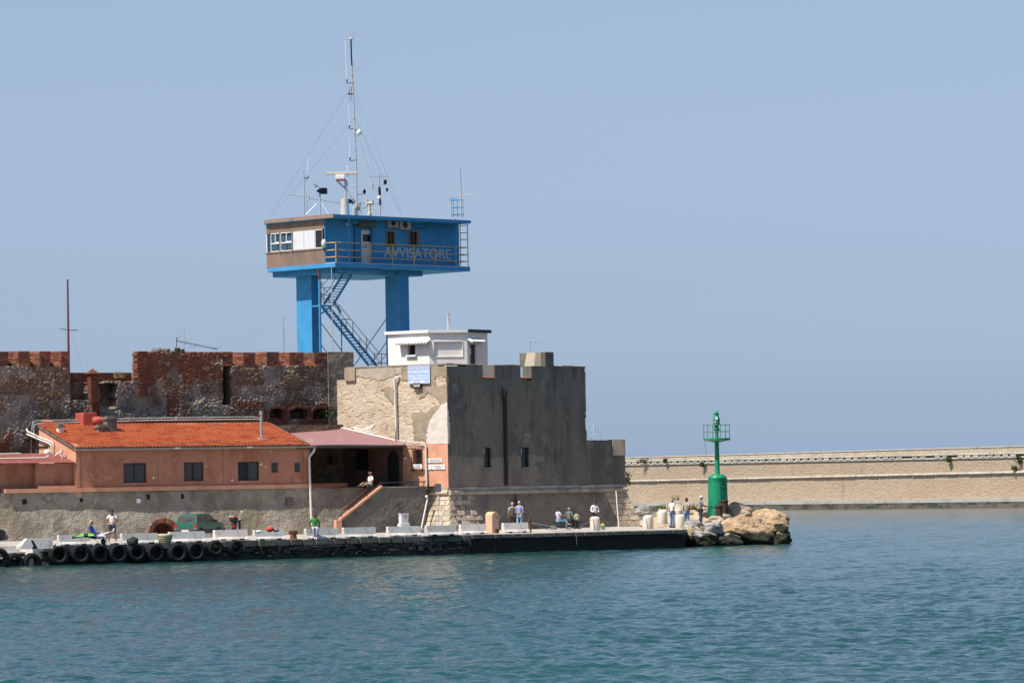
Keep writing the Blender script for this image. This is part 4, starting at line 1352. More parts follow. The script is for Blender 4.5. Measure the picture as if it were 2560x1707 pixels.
# aerial on the fort roof
P = pt(1326, 912, 259)
ar = thing('roof_aerial', 'thin pole aerial with one horizontal bar on the fort roof', 'aerial', P)
zt_ = pt(1326, 854, 259).z
mb = MB(); mb.tube([P - Vector((0, 0, .5)), Vector((P.x, P.y, zt_ + .03))], .03, 6); mb.build('pole', M['galv'], ar)
mb = MB(); mb.tube([pt(1325, 854, 259), pt(1371, 855, 259)], .02, 6)
for x in (1327, 1341, 1355, 1370):
    mb.tube([pt(x, 854.5, 258.7), pt(x, 854.5, 259.4)], .014, 4); mb.ball(pt(x, 854.5, 259), .035, 6, 4)
mb.build('bar', M['galv'], ar)
P = pt(1475, 1098, 261)
ar = thing('panel_aerial', 'row of thin upright aerial rods with hanging cable above the low bastion', 'aerial', P)
mb = MB()
for x in (1467, 1473, 1479):
    mb.tube([pt(x, 1062, 261), pt(x - .5, 1100, 261)], .012, 4)
mb.tube([pt(1484, 1059, 261), pt(1484, 1101, 261)], .028, 5); mb.build('rods', M['whitepaint'], ar)
mb = MB(); mb.tube([pt(1485, 1073, 261), pt(1492, 1075, 261), pt(1498, 1082, 261), pt(1502, 1091, 261), pt(1503, 1099, 261)], .012, 4); mb.build('cable', M['wire'], ar)

# ------------------------------------------------------------------ blue signal tower
def g1(x, y):
    return 640 + x * .3188, 60 + y * .3188
def g2(x, y):
    return 640 + x * .2806, 500 + y * .2806
def g9(x, y):
    return 650 + x / 9.224, 530 + y / 9.224
def PL(a, b, z):
    return TR.w(a, -b, z)
zP1 = TR.hit(838.6, 657)[1]; zP0 = TR.hit(838.6, 667)[1]
tA = TR.hit(1175, 669)[0]
tB = -TL.hit(669, 673)[0] + .62
bS = -TL.hit(810.5, 640)[0]
zR0, zR1 = TR.hit(836, 543.8)[1], TR.hit(836, 536)[1]
tower = thing('signal_tower', 'bright blue harbour signal tower with cabin raised on two columns', 'tower', PL(tA / 2, tB / 2, DECK), rot=TR.deg)
def round_plan(a0, b0, a1, b1, r, n=8):
    """corner (a0,b1) rounded"""
    arc = [(a0 + r - r * math.cos(math.pi / 2 * i / n), b1 - r + r * math.sin(math.pi / 2 * i / n)) for i in range(n + 1)]
    return [(a0, b0)] + arc + [(a1, b1), (a1, b0)]
def slab(name, plan, z0, z1, m, parent=tower, **k):
    p = MB(); p.prism([PL(a, b, z0) for a, b in plan], (0, 0, z1 - z0)); return p.build(name, m, parent, **k)
# platform: pale rim on the left side comes from light alone
slab('platform', round_plan(0, 0, tA, tB, 1.0), zP0, zP1, M['tower_sky'])
p = MB(); p.box(TR, .012, tA, .0, .012, zP0 + .003, zP1 - .003); p.build('edge_beam', M['tower_blue'], tower)
slab('lower_beam', [(.55, 1.1), (.55, tB - .5), (8.9, tB - .5), (8.9, 1.1)], zP0 - .36, zP0 - .002, M['tower_blue'])
slab('stair_beam', [(.9, .45), (.9, 1.09), (4.6, 1.09), (4.6, .45)], zP0 - .30, zP0 - .002, M['tower_under'])
# columns
cu0 = -TL.hit(g2(357, 0)[0], 700, 0)[0]
COLA = 1.15
def col_at(x0, x1, x2, a):
    """left edge, near corner and right edge of a column in the image"""
    # the near corner lies on the plane a = const of the left faces
    f = Fr(PL(a, 0, 0), TL.deg)
    b1, b0 = -f.hit(x0, 760)[0], -f.hit(x1, 760)[0]
    g = Fr(PL(a, b0, 0), TR.deg)
    w_ = g.hit(x2, 760)[0]
    c = MB(); c.prism([PL(a, b0, 0), PL(a, b1, 0), PL(a + w_, b1, 0), PL(a + w_, b0, 0)], (0, 0, zP0 - .002))
    return c.build('column', M['tower_colblue'], tower, bevel=.02), (a, b0, b1, w_)
c1o, c1 = col_at(741, 779, 803, COLA)
c2o, c2 = col_at(963.5, 1001, 1023, 6.6)
# roof
slab('roof', round_plan(-.2, -.12, tA + .05, tB + .25, 1.3), zR0, zR1, M['tower_blue'])
rf = MB()
plan = round_plan(-.225, -.12, tA, tB + .27, 1.3)[:10]
for i in range(len(plan) - 1):
    a, b = plan[i], plan[i + 1]
    d = Vector((b[0] - a[0], b[1] - a[1])); 
    nx, ny = -d.y / d.length * .03, d.x / d.length * .03
    rf.prism([PL(a[0], a[1], zR0 - .02), PL(b[0], b[1], zR0 - .02), PL(b[0] + nx * -1, b[1] + ny * -1, zR0 - .02), PL(a[0] + nx * -1, a[1] + ny * -1, zR0 - .02)], (0, 0, zR1 - zR0 + .05))
rf.build('roof_fascia', M['fascia'], tower)
# cabin
aC = TR.off(-bS).hit(1148, 620)[0]
r0, r1 = TR.off(-bS).hit(884, 610)[0], TR.off(-bS).hit(932, 610)[0]
CB = TR.off(-bS)
w1 = CB.uz(*g2(1160, 278), *g2(1238, 408)); w2 = CB.uz(*g2(1362, 278), *g2(1442, 408))
w = MB()
w.sheet(CB, 0.02, aC, zP1, zR0, [(r0, r1, zP1, zR0 - .28), w1, w2], v=0, depth=.25)
w.build('right_wall', M['tower_blue'], tower)
w = MB(); w.box(TR, r0 - .05, r1 + .05, -bS - .42, -bS - .34, zP1, zR0); w.box(TR, r0 - .06, r0 - .003, -bS - .38, -bS - .25, zP1, zR0); w.box(TR, r1 + .003, r1 + .06, -bS - .38, -bS - .25, zP1, zR0); w.build('door_recess', M['tower_blue'], tower)
w = MB(); w.box(TR, aC - .2, aC, -tB + .3, -bS - .001, zP1, zR0); w.build('end_wall', M['tower_blue'], tower)
DR = TR.off(-bS - .32)
du0, du1, dz0, dz1 = DR.uz(*g2(937, 268), *g2(1032, 560))
dz0 = zP1 + .02
dd = MB()
rr = .12
dd.plate(DR, [(du0, dz0), (du1, dz0), (du1, dz1 - rr), (du1 - rr * .3, dz1 - rr * .3), (du1 - rr, dz1), (du0 + rr, dz1), (du0 + rr * .3, dz1 - rr * .3), (du0, dz1 - rr)], -.02, .04)
door = dd.build('door', M['whitepaint'], tower)
q = DR.uz(*g2(950, 310), *g2(1018, 370)); pane(DR, q[0], q[1], .05, q[2], q[3], None, 'glass', door)
q = DR.uz(*g2(945, 398), *g2(955, 418)); hb = MB(); hb.tube([DR.w(q[0], .04, q[2]), DR.w(q[0], .12, q[2]), DR.w(q[0] + .12, .12, q[2])], .02, 6); hb.tube([DR.w(q[0] + .25 + .1 * math.cos(t), .06, q[2] + .05 + .1 * math.sin(t)) for t in np.linspace(-2, 2, 7)], .015, 5); hb.build('handle', M['iron'], door)
for q in (w1, w2):
    f = MB(); f.sheet(CB, q[0] - .06, q[1] + .06, q[2] - .06, q[3] + .06, [(q[0] + .05, q[1] - .05, q[2] + .05, q[3] - .05)], v=.03, depth=.2)
    fo = f.build('window', M['fascia'], tower); pane(CB, q[0], q[1], -.15, q[2], q[3], None, 'glass', fo)
    f = MB(); mid = q[0] + (q[1] - q[0]) * .6; f.box(CB, mid - .02, mid + .02, -.14, -.04, q[2], q[3]); f.build('mullion', M['fascia'], fo)
# left and rear walls of the cabin: lower cladding, window band, upper cladding
def strip(name, pts, z0, z1, m, th=.06, parent=tower, z1b=None):
    p = MB()
    for i in range(len(pts) - 1):
        (a0_, b0_), (a1_, b1_) = pts[i], pts[i + 1]
        d = Vector((a1_ - a0_, b1_ - b0_)); n_ = Vector((d.y, -d.x)) / d.length * th
        lo = [PL(a0_, b0_, z0), PL(a1_, b1_, z0), PL(a1_ + n_.x, b1_ + n_.y, z0), PL(a0_ + n_.x, b0_ + n_.y, z0)]
        p.prism(lo, (0, 0, z1 - z0))
    return p.build(name, m, parent)
rC = .8
arc = [(.03 + rC - rC * math.cos(math.pi / 2 * i / 8), tB - rC + rC * math.sin(math.pi / 2 * i / 8)) for i in range(9)]
left_path = [(.03, bS)] + arc
rear_path = [arc[-1], (aC, tB)]
zS = TL.hit(*g9(1460, 835))[1]; zH = TL.hit(*g9(1460, 395))[1]; zU = TL.hit(*g9(1460, 185))[1]
strip('lower_cladding', left_path, zP1, zS, M['brownsheet'])
strip('upper_cladding', left_path, zH, zU, M['brownsheet'])
strip('head_band', left_path, zU, zR0, M['tower_under'], .05)
strip('sill_ledge', [(a - .05, b + (.05 if i > 3 else 0)) for i, (a, b) in enumerate(left_path)], zS - .05, zS + .03, M['fascia'], .12)
strip('rear_wall', rear_path, zP1, zS, M['tower_blue'], -.06); strip('rear_wall', rear_path, zH, zR0, M['tower_blue'], -.06)
strip('rear_wall', [(4.0, tB), (aC, tB)], zS, zH, M['tower_blue'], -.06)
fl = MB(); fl.prism([PL(.2, bS + .3, zP1 + .01), PL(.2, tB - 1.2, zP1 + .01), PL(1.5, tB - .1, zP1 + .01), PL(aC - .1, tB - .1, zP1 + .01), PL(aC - .1, bS + 1.1, zP1 + .01), PL(3, bS + .3, zP1 + .01)], (0, 0, .05)); fl.build('floor', M['tower_under'], tower)
co = MB(); co.prism([PL(.7, bS + .8, zP1 + .06), PL(.7, tB - 1.6, zP1 + .06), PL(1.4, tB - 1.6, zP1 + .06), PL(1.4, bS + .8, zP1 + .06)], (0, 0, zS - zP1 + .15)); co.build('desk', M['tower_under'], tower)
iw = MB(); iw.prism([PL(2.9, bS + .3, zP1 + .06), PL(2.9, tB - 1.7, zP1 + .06), PL(3.0, tB - 1.7, zP1 + .06), PL(3.0, bS + .3, zP1 + .06)], (0, 0, zR0 - zP1 - .07)); iw.build('inner_wall', M['dark'], tower)
# window band sections on the flat part of the left side (image x of both edges)
TLF = Fr(PL(.03, 0, 0), TL.deg)
def tb(x):
    return TLF.hit(x, 600)[0]
def win(x0, x1, kind):
    u0, u1 = tb(x0), tb(x1)
    f = MB()
    if kind == 'panel':
        f.box(TLF, u0 + .01, u1 - .01, -.05, .03, zS + .03, zH); o = f.build('white_panel', M['panelwhite'], tower)
        return
    t = .045
    f.sheet(TLF, u0, u1, zS + .03, zH, [(u0 + t, u1 - t, zS + .03 + t, zH - t)] if kind == 'dark' else [(u0 + t, (u0 + u1) / 2 - .02, zS + .62, zH - t), ((u0 + u1) / 2 + .03, u1 - t, zS + .67, zH - t), (u0 + t, u1 - t, zS + .03 + t, zS + .55)], v=.03, depth=.07)
    o = f.build('window', M['whitepaint'], tower)
    pane(TLF, u0 + .02, u1 - .02, -.03, zS + .05, zH - .02, M['glass'] if kind == 'dark' else M['clear'], 'glass', o)
win(*[g9(x, 0)[0] for x in (1275, 1450)], 'dark')
win(*[g9(x, 0)[0] for x in (1020, 1270)], 'panel'); win(*[g9(x, 0)[0] for x in (765, 1018)], 'panel')
win(*[g9(x, 0)[0] for x in (480, 748)], 'open'); win(*[g9(x, 0)[0] for x in (255, 462)], 'open')
strip('corner_glass', arc[2:], zS + .02, zH, M['clear'], .015)
for i in (2, 5, 8):
    p = MB(); p.tube([PL(*arc[i], zS), PL(*arc[i], zH)], .045, 6); p.build('window_post', M['whitepaint'], tower)
for i in range(4):
    a = 1.5 + i * .8
    p = MB(); p.tube([PL(a, tB, zS), PL(a, tB, zH)], .045, 6); p.build('window_post', M['whitepaint'], tower)
for x in (470, 755, 1460):
    p = MB(); u_ = tb(g9(x, 0)[0]); p.box(TLF, u_ - .03, u_ + .03, .03, .09, zS - .12, zH + .02); p.build('cover_strip', M['fascia'], tower)
# AVVISATORE in painted block letters
def text_mesh(s, size, name='lettering', align='LEFT'):
    cu = bpy.data.curves.new(name, 'FONT')
    cu.body = s
    cu.size = size
    cu.extrude = .004
    cu.align_x = align
    o = bpy.data.objects.new(name, cu)
    col.objects.link(o)
    dg = bpy.context.evaluated_depsgraph_get()
    me = bpy.data.meshes.new_from_object(o.evaluated_get(dg))
    bpy.data.objects.remove(o)
    bpy.data.curves.remove(cu)
    vs = np.array([v.co[:] for v in me.vertices])
    fs = [tuple(p.vertices) for p in me.polygons]
    bpy.data.meshes.remove(me)
    return vs, fs
def letters(fr, s, u0, u1, z0, z1, v, m, parent, name='lettering', bold=0.0):
    vs, fs = text_mesh(s, 1.0)
    x0, x1, y0, y1 = vs[:, 0].min(), vs[:, 0].max(), vs[:, 1].min(), vs[:, 1].max()
    p = MB()
    P = []
    for x, y, z in vs:
        P.append(fr.w(u0 + (x - x0) / (x1 - x0) * (u1 - u0), v + z, z0 + (y - y0) / (y1 - y0) * (z1 - z0)))
    p.add(P, fs)
    if bold:
        p.add([q + fr.U * bold + fr.N * .002 for q in P], fs)
    return p.build(name, m, parent)
a_, _ = CB.hit(*g2(1140, 490)); b_, _ = CB.hit(*g2(1732, 490)); zt_ = CB.hit(*g2(1435, 430))[1]; zb_ = CB.hit(*g2(1435, 518))[1]
letters(CB, 'AVVISATORE', a_, b_, zb_, zt_, .006, M['letter'], tower, 'lettering', .035)
# railing round the balcony
zr = [TR.hit(*g2(1905, y))[1] for y in (410, 470, 530)]
zr = [TR.hit(838, y)[1] for y in (605.5, 624, 641.5)]
RV = -.07
rl = MB()
for z in zr:
    rl.tube([PL(.08, bS - .02, z), PL(.08, .07, z), PL(tA - .08, .07, z), PL(tA - .08, bS - .02, z)], .028, 6)
rl.build('railing', M['yellow'], tower)
for x in (712, 1025, 1217, 1408, 1594, 1780):
    a = TR.hit(g2(x, 0)[0], 630, RV)[0]
    p = MB(); p.tube([PL(max(a, .08), .07, zP1), PL(max(a, .08), .07, zr[0] + .02)], .034, 6); p.build('railing_post', M['yellow'], tower)
p = MB(); p.tube([PL(.08, bS - .03, zP1), PL(.08, bS - .03, zR0)], .04, 6); p.build('corner_strip', M['tower_sky'], tower)
kb = MB(); kb.box(TR, .0, tA, -.16, -.001, zP1, zP1 + .055); kb.box(TR, .001, .16, -bS + .1, -.17, zP1, zP1 + .055); kb.build('toe_board', M['galv'], tower)
lf_ = MB(); lf_.ball(TLF.w(tb(g9(1498, 0)[0]), .1, TL.hit(*g9(1498, 730))[1]), .2, 10, 6, (.9, .9, 1.5)); lf_.build('life_ring_case', M['panelwhite'], tower, smooth=True)
for x, nm in ((825, 'tower_sky'), (1780, 'tower_sky')):
    a = TR.hit(g2(x, 0)[0], 600, RV)[0]
    y1 = g2(0, -420)[1] if x == 825 else g2(0, 165)[1]
    p = MB(); p.tube([PL(a, .05, zP1 - .05), PL(a, .05, TR.hit(g2(x, 0)[0], y1 if x != 825 else 500)[1])], .04 if x != 825 else .045, 6); p.build('flag_pole', M[nm], tower)
# ladder at the right end of the balcony
aL = TR.hit(g2(1900, 0)[0], 600)[0] - .1
p = MB(); p.tube([PL(aL, .05, zP1), PL(aL, .05, zR0)], .035, 6); p.tube([PL(aL, bS - .3, zP1), PL(aL, bS - .3, zR0)], .035, 6); lad = p.build('ladder', M['galv'], tower)
for y in (225, 290, 350):
    z = TR.hit(*g2(1900, y))[1]
    p = MB(); p.tube([PL(aL, .05, z), PL(aL, bS - .3, z)], .028, 6); p.build('rung', M['yellow'], lad)
# wall mounted equipment
def ac(x0, y0, x1, y1, v=.34):
    q = CB.uz(*g2(x0, y0), *g2(x1, y1), v)
    p = MB(); p.box(CB, q[0], q[1], .05, v, q[2], q[3]); o = p.build('air_conditioner', M['acwhite'], tower, bevel=.02)
    c = ((q[0] + q[1]) / 2 - .05, (q[2] + q[3]) / 2); rr_ = (q[3] - q[2]) * .38
    p = MB(); p.plate(CB, [(c[0] + rr_ * math.cos(t * math.pi / 8), c[1] + rr_ * math.sin(t * math.pi / 8)) for t in range(16)], v + .001, v + .012); p.build('fan_grille', M['darkframe'], o)
    p = MB()
    for u_ in (q[0] + .1, q[1] - .1):
        p.tube([CB.w(u_, .0, q[2] - .03), CB.w(u_, v, q[2] - .03)], .025, 4)
    p.build('bracket', M['galv'], o)
ac(1188, 168, 1270, 243); ac(1290, 187, 1380, 262)
q = CB.uz(*g2(918, 188), *g2(1052, 238)); p = MB(); p.box(CB, q[0], q[1], -.6, .12, q[2], q[3]); p.build('vent_box', M['darkcement'], tower)
P = CB.w(CB.hit(*g2(1745, 195))[0], .25, CB.hit(*g2(1745, 195))[1]); p = MB(); p.ball(P, .14, 8, 6); p.tube([P, P - CB.N * .25 - Vector((0, 0, .05))], .03, 5); p.build('lamp', M['panelwhite'], tower)
P = CB.w(CB.hit(*g2(795, 212))[0], .2, CB.hit(*g2(795, 212))[1]); p = MB(); p.tube([P - CB.U * .15, P + CB.U * .15 - Vector((0, 0, .1))], .08, 8); p.tube([P, P - CB.N * .2], .025, 5); p.build('camera', M['beige'], tower)
p = MB(); p.tube([CB.w(CB.hit(*g2(x, y))[0], .03, CB.hit(*g2(x, y))[1]) for x, y in ((1385, 215), (1420, 250), (1460, 262), (1510, 240), (1550, 195), (1600, 185), (1740, 190))], .018, 5); p.build('wall_cable', M['black'], tower)
# stairs between the columns, in a plane set in from the platform edge
S1 = TR.off(-1.5)
def fl_line(fr, pA, pB, v):
    a, za = fr.hit(*g2(*pA), v); b, zb = fr.hit(*g2(*pB), v)
    return fr.w(a, v, za), fr.w(b, v, zb)
def flight(A0, A1, B0, B1, n, nm):
    """A: left stringer line (top -> bottom), B: right/upper stringer; treads between"""
    a0, a1 = fl_line(S1, A0, A1, 0); b0, b1 = fl_line(S1, B0, B1, 0)
    st = MB()
    hgt = Vector((0, 0, .24))
    th = S1.N * .05
    for s0, s1 in ((a0, a1), (b0, b1)):
        st.prism([s0 - hgt / 2, s1 - hgt / 2, s1 + hgt / 2, s0 + hgt / 2], th)
    o = st.build(nm, M['tower_blue'], tower)
    for i in range(n):
        t = (i + .5) / n
        p = MB(); u, v_ = a0.lerp(a1, t), b0.lerp(b1, t)
        p.tube([u, v_], .035, 4); p.build('tread', M['tower_blue'], o)
    return a0, a1, b0, b1
# two stringers lie one behind the other: the far one shows shifted by the stair's width
flight((583, 948), (1003, 1475), (650, 955), (1075, 1478), 20, 'lower_flight')
flight((772, 662), (606, 925), (852, 662), (690, 925), 11, 'upper_flight')
p = MB()
lz = S1.hit(*g2(600, 935))[1]
la, lb_ = S1.hit(*g2(575, 935))[0], S1.hit(*g2(690, 935))[0]
p.box(S1, la, lb_, -1.4, .05, lz - .08, lz); p.build('landing', M['tower_blue'], tower)
br = MB()
for pa_, pb_ in (((585, 1010), (680, 935)), ((690, 905), (760, 1000))):
    x, y = fl_line(S1, pa_, pb_, .03); br.tube([x, y], .06, 5)
br.build('landing_brace', M['tower_blue'], tower)
hr = MB()
def rail(pts, v=0.1, r_=.024):
    hr.tube([S1.w(S1.hit(*g2(*q_), v)[0], v, S1.hit(*g2(*q_), v)[1]) for q_ in pts], r_, 5)
rail([(700, 905), (738, 935), (1100, 1368)]); rail([(690, 925), (800, 1075), (1040, 1365)])
for a, b in (((738, 935), (740, 1040)), ((803, 1080), (803, 1180)), ((862, 1082), (864, 1220)), ((925, 1230), (925, 1330)), ((985, 1230), (987, 1360)), ((1052, 1368), (1052, 1475)), ((1118, 1370), (1118, 1475))):
    rail([a, b], .1, .028)
rail([(1040, 1368), (1162, 1370)]); rail([(1050, 1450), (1165, 1452)]); rail([(1052, 1372), (1118, 1470)]); rail([(1162, 1372), (1080, 1475)])
rail([(604, 780), (604, 930)]); rail([(583, 780), (683, 780)]); rail([(605, 785), (660, 845)]); rail([(660, 785), (605, 845)]); rail([(583, 848), (670, 848)]); rail([(600, 868), (688, 925)]); rail([(660, 870), (605, 925)])
rail([(583, 772), (672, 668)]); rail([(655, 790), (712, 690)]); rail([(583, 800), (583, 930)])
hr.build('stair_railing', M['olive'], tower)
cb = MB()
def line3(pts, v, r_):
    cb.tube([S1.w(S1.hit(*g2(*q_), v)[0], v, S1.hit(*g2(*q_), v)[1]) for q_ in pts], r_, 5)
for a, b in (((583, 1100), (765, 1345)), ((583, 1295), (625, 1350)), ((1158, 1062), (985, 1310)), ((985, 1310), (875, 1478)), ((1158, 1270), (1020, 1470))):
    line3([a, b], -.6, .03)
cb.build('wind_brace', M['iron'], tower)
dpp = MB()
a = CB.hit(0, 0)[0]
P0 = S1.w(S1.hit(*g2(563, 640))[0], 0, 0)
dpp.tube([Vector((P0.x, P0.y, TR.hit(*g2(563, 690))[1])), Vector((P0.x, P0.y, 4))], .075, 8); dpp.build('downpipe', M['tower_colblue'], tower)
dpp = MB(); dpp.tube([Vector((P0.x, P0.y, zP0 - .1)), Vector((P0.x, P0.y, TR.hit(*g2(563, 690))[1]))], .085, 8); dpp.build('red_pipe', M['rust'], tower)
lf = MB()
for y in (760, 880, 850):
    u_, z_ = S1.hit(*g2(583, y)); leaf_clump(lf, S1.w(u_, -.1, z_), .16, .15, .35, 60, .12)
lf.build('climbing_plant', M['leaf'], tower)
# free poles beside the tower
for x, y0, y1, D_, m_, lab, r_ in ((687, 580, 1500, 262.5, 'galv', 'tall thin pole in front of the blue tower stairs', .028), (766, 1060, 1480, 261, 'iron', 'short dark pole with a small floodlight by the tower stairs', .035), (250, 1050, 1360, 263, 'wire', 'faint thin whip aerial standing behind the fortress wall', .015)):
    A, B_ = pt(*g2(x, y0), D_), pt(*g2(x, y1), D_)
    p = MB(); p.tube([B_ - Vector((0, 0, 1)), Vector((B_.x, B_.y, A.z))], r_, 6)
    if x == 766:
        p.box(Fr(A, 10), 0, .5, -.05, .05, A.z - .06, A.z + .0)
    if x == 250:
        for k in range(9):
            p.tube([Vector((B_.x, B_.y, A.z - .8 - k * .28)), Vector((B_.x, B_.y, A.z - .9 - k * .28))], .035, 6)
    tag(p.build('pole', M[m_], loc=B_), lab, 'pole')
A = pt(*g2(687, 190), 262.5)
# ------------------------------------------------------------------ equipment on the tower roof
DQ = 269.0
def e1(x, y, d=DQ):
    return pt(*g1(x, y), d)
def eb(x, d=DQ):
    P = pt(*g1(x, 1490), d); return Vector((P.x, P.y, zR1))
# main mast
mp = [e1(792, 1480), e1(785, 1100), e1(775, 830), e1(762, 540), e1(752, 330)]
mast = thing('radio_mast', 'tall thin grey radio mast with steps on the tower roof', 'mast', eb(792))
p = MB(); p.tube([eb(792)] + mp, .055, 8, .045); p.build('pole', M['galv'], mast)
p = MB(); p.tube([e1(752, 330), e1(748, 240), e1(745, 125)], .05, 8); p.build('top_pole', M['black'], mast)
for i in range(27):
    t = i / 26; y = 1400 - t * 1070
    x = np.interp(y, [330, 540, 830, 1100, 1480], [752, 762, 775, 785, 792])
    s_ = -1 if i % 2 else 1
    p = MB(); p.tube([e1(x - (14 if s_ < 0 else 2), y), e1(x + (14 if s_ > 0 else 2), y)], .016, 4); p.build('step', M['galv'], mast)
p = MB()
for x in (728, 762):
    p.tube([e1(x, 60), e1(x + 4, 182)], .022, 5)
p.tube([e1(728, 122), e1(766, 122)], .035, 5); p.ball(e1(745, 118), .11, 8, 5); p.build('top_dipoles', M['galv'], mast)
for (x, y0, y1, xa, ya) in ((700, 135, 440, 765, 465), (727, 640, 800, 775, 818), (731, 890, 1050, 786, 1065)):
    p = MB(); p.tube([e1(x, y0), e1(x + (y1 - y0) * .04, y1)], .028, 5); wo = p.build('whip_aerial', M['whitepaint'], mast)
    p = MB(); p.tube([e1(x + (y1 - y0) * .04, y1 - 4), e1(x + (y1 - y0) * .045, y1 + 24)], .045, 6); p.tube([e1(x + 13, y1 + 26), e1(xa, ya)], .025, 5); p.build('bracket', M['rust'], wo)
p = MB(); p.tube([e1(718, 548), e1(768, 552)], .05, 5)
for x in (732, 748):
    p.tube([e1(x, 495), e1(x + 2, 605)], .018, 4)
p.tube([e1(735, 540), e1(765, 480)], .018, 4); p.build('yard_bracket', M['rust'], mast)
p = MB(); p.ball(e1(808, 852), .17, 10, 8, (1, 1, 1.25)); dm = p.build('dome_camera', M['whitepaint'], mast, smooth=True)
p = MB(); p.tube([e1(776, 835), e1(795, 832), e1(806, 840)], .045, 5); p.build('camera_arm', M['black'], dm)
gy = MB()
for a, b, d in (((715, 545), (100, 1515), 271), ((768, 745), (112, 1520), 271), ((775, 520), (1145, 1492), 269), ((772, 560), (1012, 1492), 267), ((778, 740), (1135, 1492), 271), ((790, 840), (1000, 1492), 269)):
    gy.tube([e1(*a), pt(*g1(*b), d)], .0085, 4)
gy.build('guy_wires', M['wire'], mast)
p = MB(); p.tube([e1(720, 1268), e1(796, 1268)], .03, 5); p.tube([e1(780, 1205), e1(796, 1205)], .02, 4); p.build('spreader', M['galv'], mast)
def day_shape(x, y, w, h, lab, ax, ay):
    t_ = thing('day_shape', lab, 'day shape', e1(x, y + h))
    p = MB()
    c = e1(x, y); top = e1(x, y - h); bot = e1(x, y + h); L_ = e1(x - w, y); R_ = e1(x + w, y); dd = Vector((.1, .16, 0))
    p.add([top, bot, L_ , R_, c + dd, c - dd], [(0, 2, 5), (0, 5, 3), (0, 3, 4), (0, 4, 2), (1, 5, 2), (1, 3, 5), (1, 4, 3), (1, 2, 4)]); p.build('diamond', M['black'], t_)
    p = MB(); p.tube([e1(ax, ay), e1(ax + (x - ax) * .6, ay), e1(x - w * .8, ay - 8), e1(x - w * .6, y)], .025, 5); p.build('bracket', M['black'], t_)
day_shape(851, 1315, 14, 26, 'black diamond day shape on a bent arm right of the mast', 795, 1337)
day_shape(757, 1392, 20, 26, 'dark diamond day shape between the beige cone and the mast', 790, 1400)
day_shape(735, 1388, 14, 24, 'smaller dark diamond day shape touching the beige cone', 720, 1395)
# radar
rd = thing('radar', 'ship radar scanner bar on a braced post above the beige cone', 'radar', eb(702, 268))
p = MB(); A, B_ = e1(548, 1175, 268), e1(800, 1173, 268); rfr = Fr(A, math.degrees(math.atan2(B_.y - A.y, B_.x - A.x))); L_ = (B_ - A).length
p.box(rfr, 0, L_, -.1, .1, A.z - .09, A.z + .09); p.build('scanner_bar', M['beige'], rd, bevel=.03)
A, B_ = e1(625, 1203, 268), e1(698, 1200, 268); L_ = (B_ - A).length; gfr = Fr(A, 0)
p = MB(); p.box(gfr, 0, L_, -.28, .28, A.z - .16, A.z + .14); p.build('gearbox', M['whitepaint'], rd, bevel=.05)
p = MB(); p.box(gfr, .02, L_ - .02, -.26, .26, A.z - .25, A.z - .162); p.build('gearbox_base', M['redduct'], rd)
p = MB(); p.tube([Vector((eb(702, 268).x, eb(702, 268).y, zR1)), e1(702, 1225, 268)], .075, 8); p.build('post', M['galv'], rd)
p = MB(); p.tube([e1(628, 1220, 268), e1(650, 1245, 268), e1(698, 1290, 268)], .06, 6); p.tube([e1(672, 1224, 268), e1(712, 1226, 268)], .05, 6); p.tube([e1(705, 1290, 268), e1(742, 1350, 268), e1(766, 1400, 268)], .04, 5); p.build('brace', M['galv'], rd)
p = MB(); p.tube([e1(715, 1102, 268), e1(717, 1250, 268)], .03, 5); p.tube([e1(717, 1240, 268), e1(718, 1275, 268)], .05, 6); p.build('whip_aerial', M['whitepaint'], rd)
# beige cone and small cylinder
P = eb(698, 267.5); r_top = (e1(725, 1370, 267.5) - e1(668, 1370, 267.5)).length / 2
p = MB(); p.lathe(P, [(r_top * 1.28, 0), (r_top, e1(698, 1370, 267.5).z - zR1), (r_top * .7, e1(698, 1368, 267.5).z - zR1)], 18)
tag(p.build('cone_vent', M['beige'], loc=P, smooth=True, auto=40), 'large beige cone shaped vent on the tower roof under the radar', 'vent')
P = eb(771, 267.5); r_ = (e1(792, 1440, 267.5) - e1(750, 1440, 267.5)).length / 2
p = MB(); p.lathe(P, [(r_, 0), (r_, e1(770, 1443, 267.5).z - zR1), (r_ * .5, e1(770, 1437, 267.5).z - zR1)], 14)
tag(p.build('round_vent', M['galv'], loc=P, smooth=True, auto=40), 'short grey round vent beside the beige cone on the tower roof', 'vent')
P = eb(802, 268); q = e1(802, 1402, 268); p = MB(); bf = Fr(P, 20); p.box(bf, -.18, .18, -.12, .12, e1(800, 1437, 268).z, q.z); p.tube([P, Vector((P.x, P.y, e1(800, 1437, 268).z))], .05, 6); p.tube([e1(806, 1440, 268), e1(832, 1490, 268)], .05, 5)
tag(p.build('junction_box', M['beige'], loc=P, bevel=.02), 'small cream junction box at the foot of the radio mast', 'junction box')
# twin horn device
P = eb(891, 267)
hn = thing('fog_signal', 'beige twin horn fog signal on a short pedestal on the tower roof', 'fog signal', P)
p = MB(); p.lathe(P, [(.14, 0), (.14, .2), (.09, .24), (.09, e1(890, 1420, 267).z - zR1)], 10); p.build('pedestal', M['beige'], hn)
p = MB(); p.tube([e1(868, 1408, 267), e1(914, 1408, 267)], .1, 8); p.build('cross_arm', M['beige'], hn)
for x in (870, 912):
    p = MB(); p.tube([e1(x, 1380, 267), e1(x, 1424, 267)], .085, 8, .07); p.build('horn', M['beige'], hn)
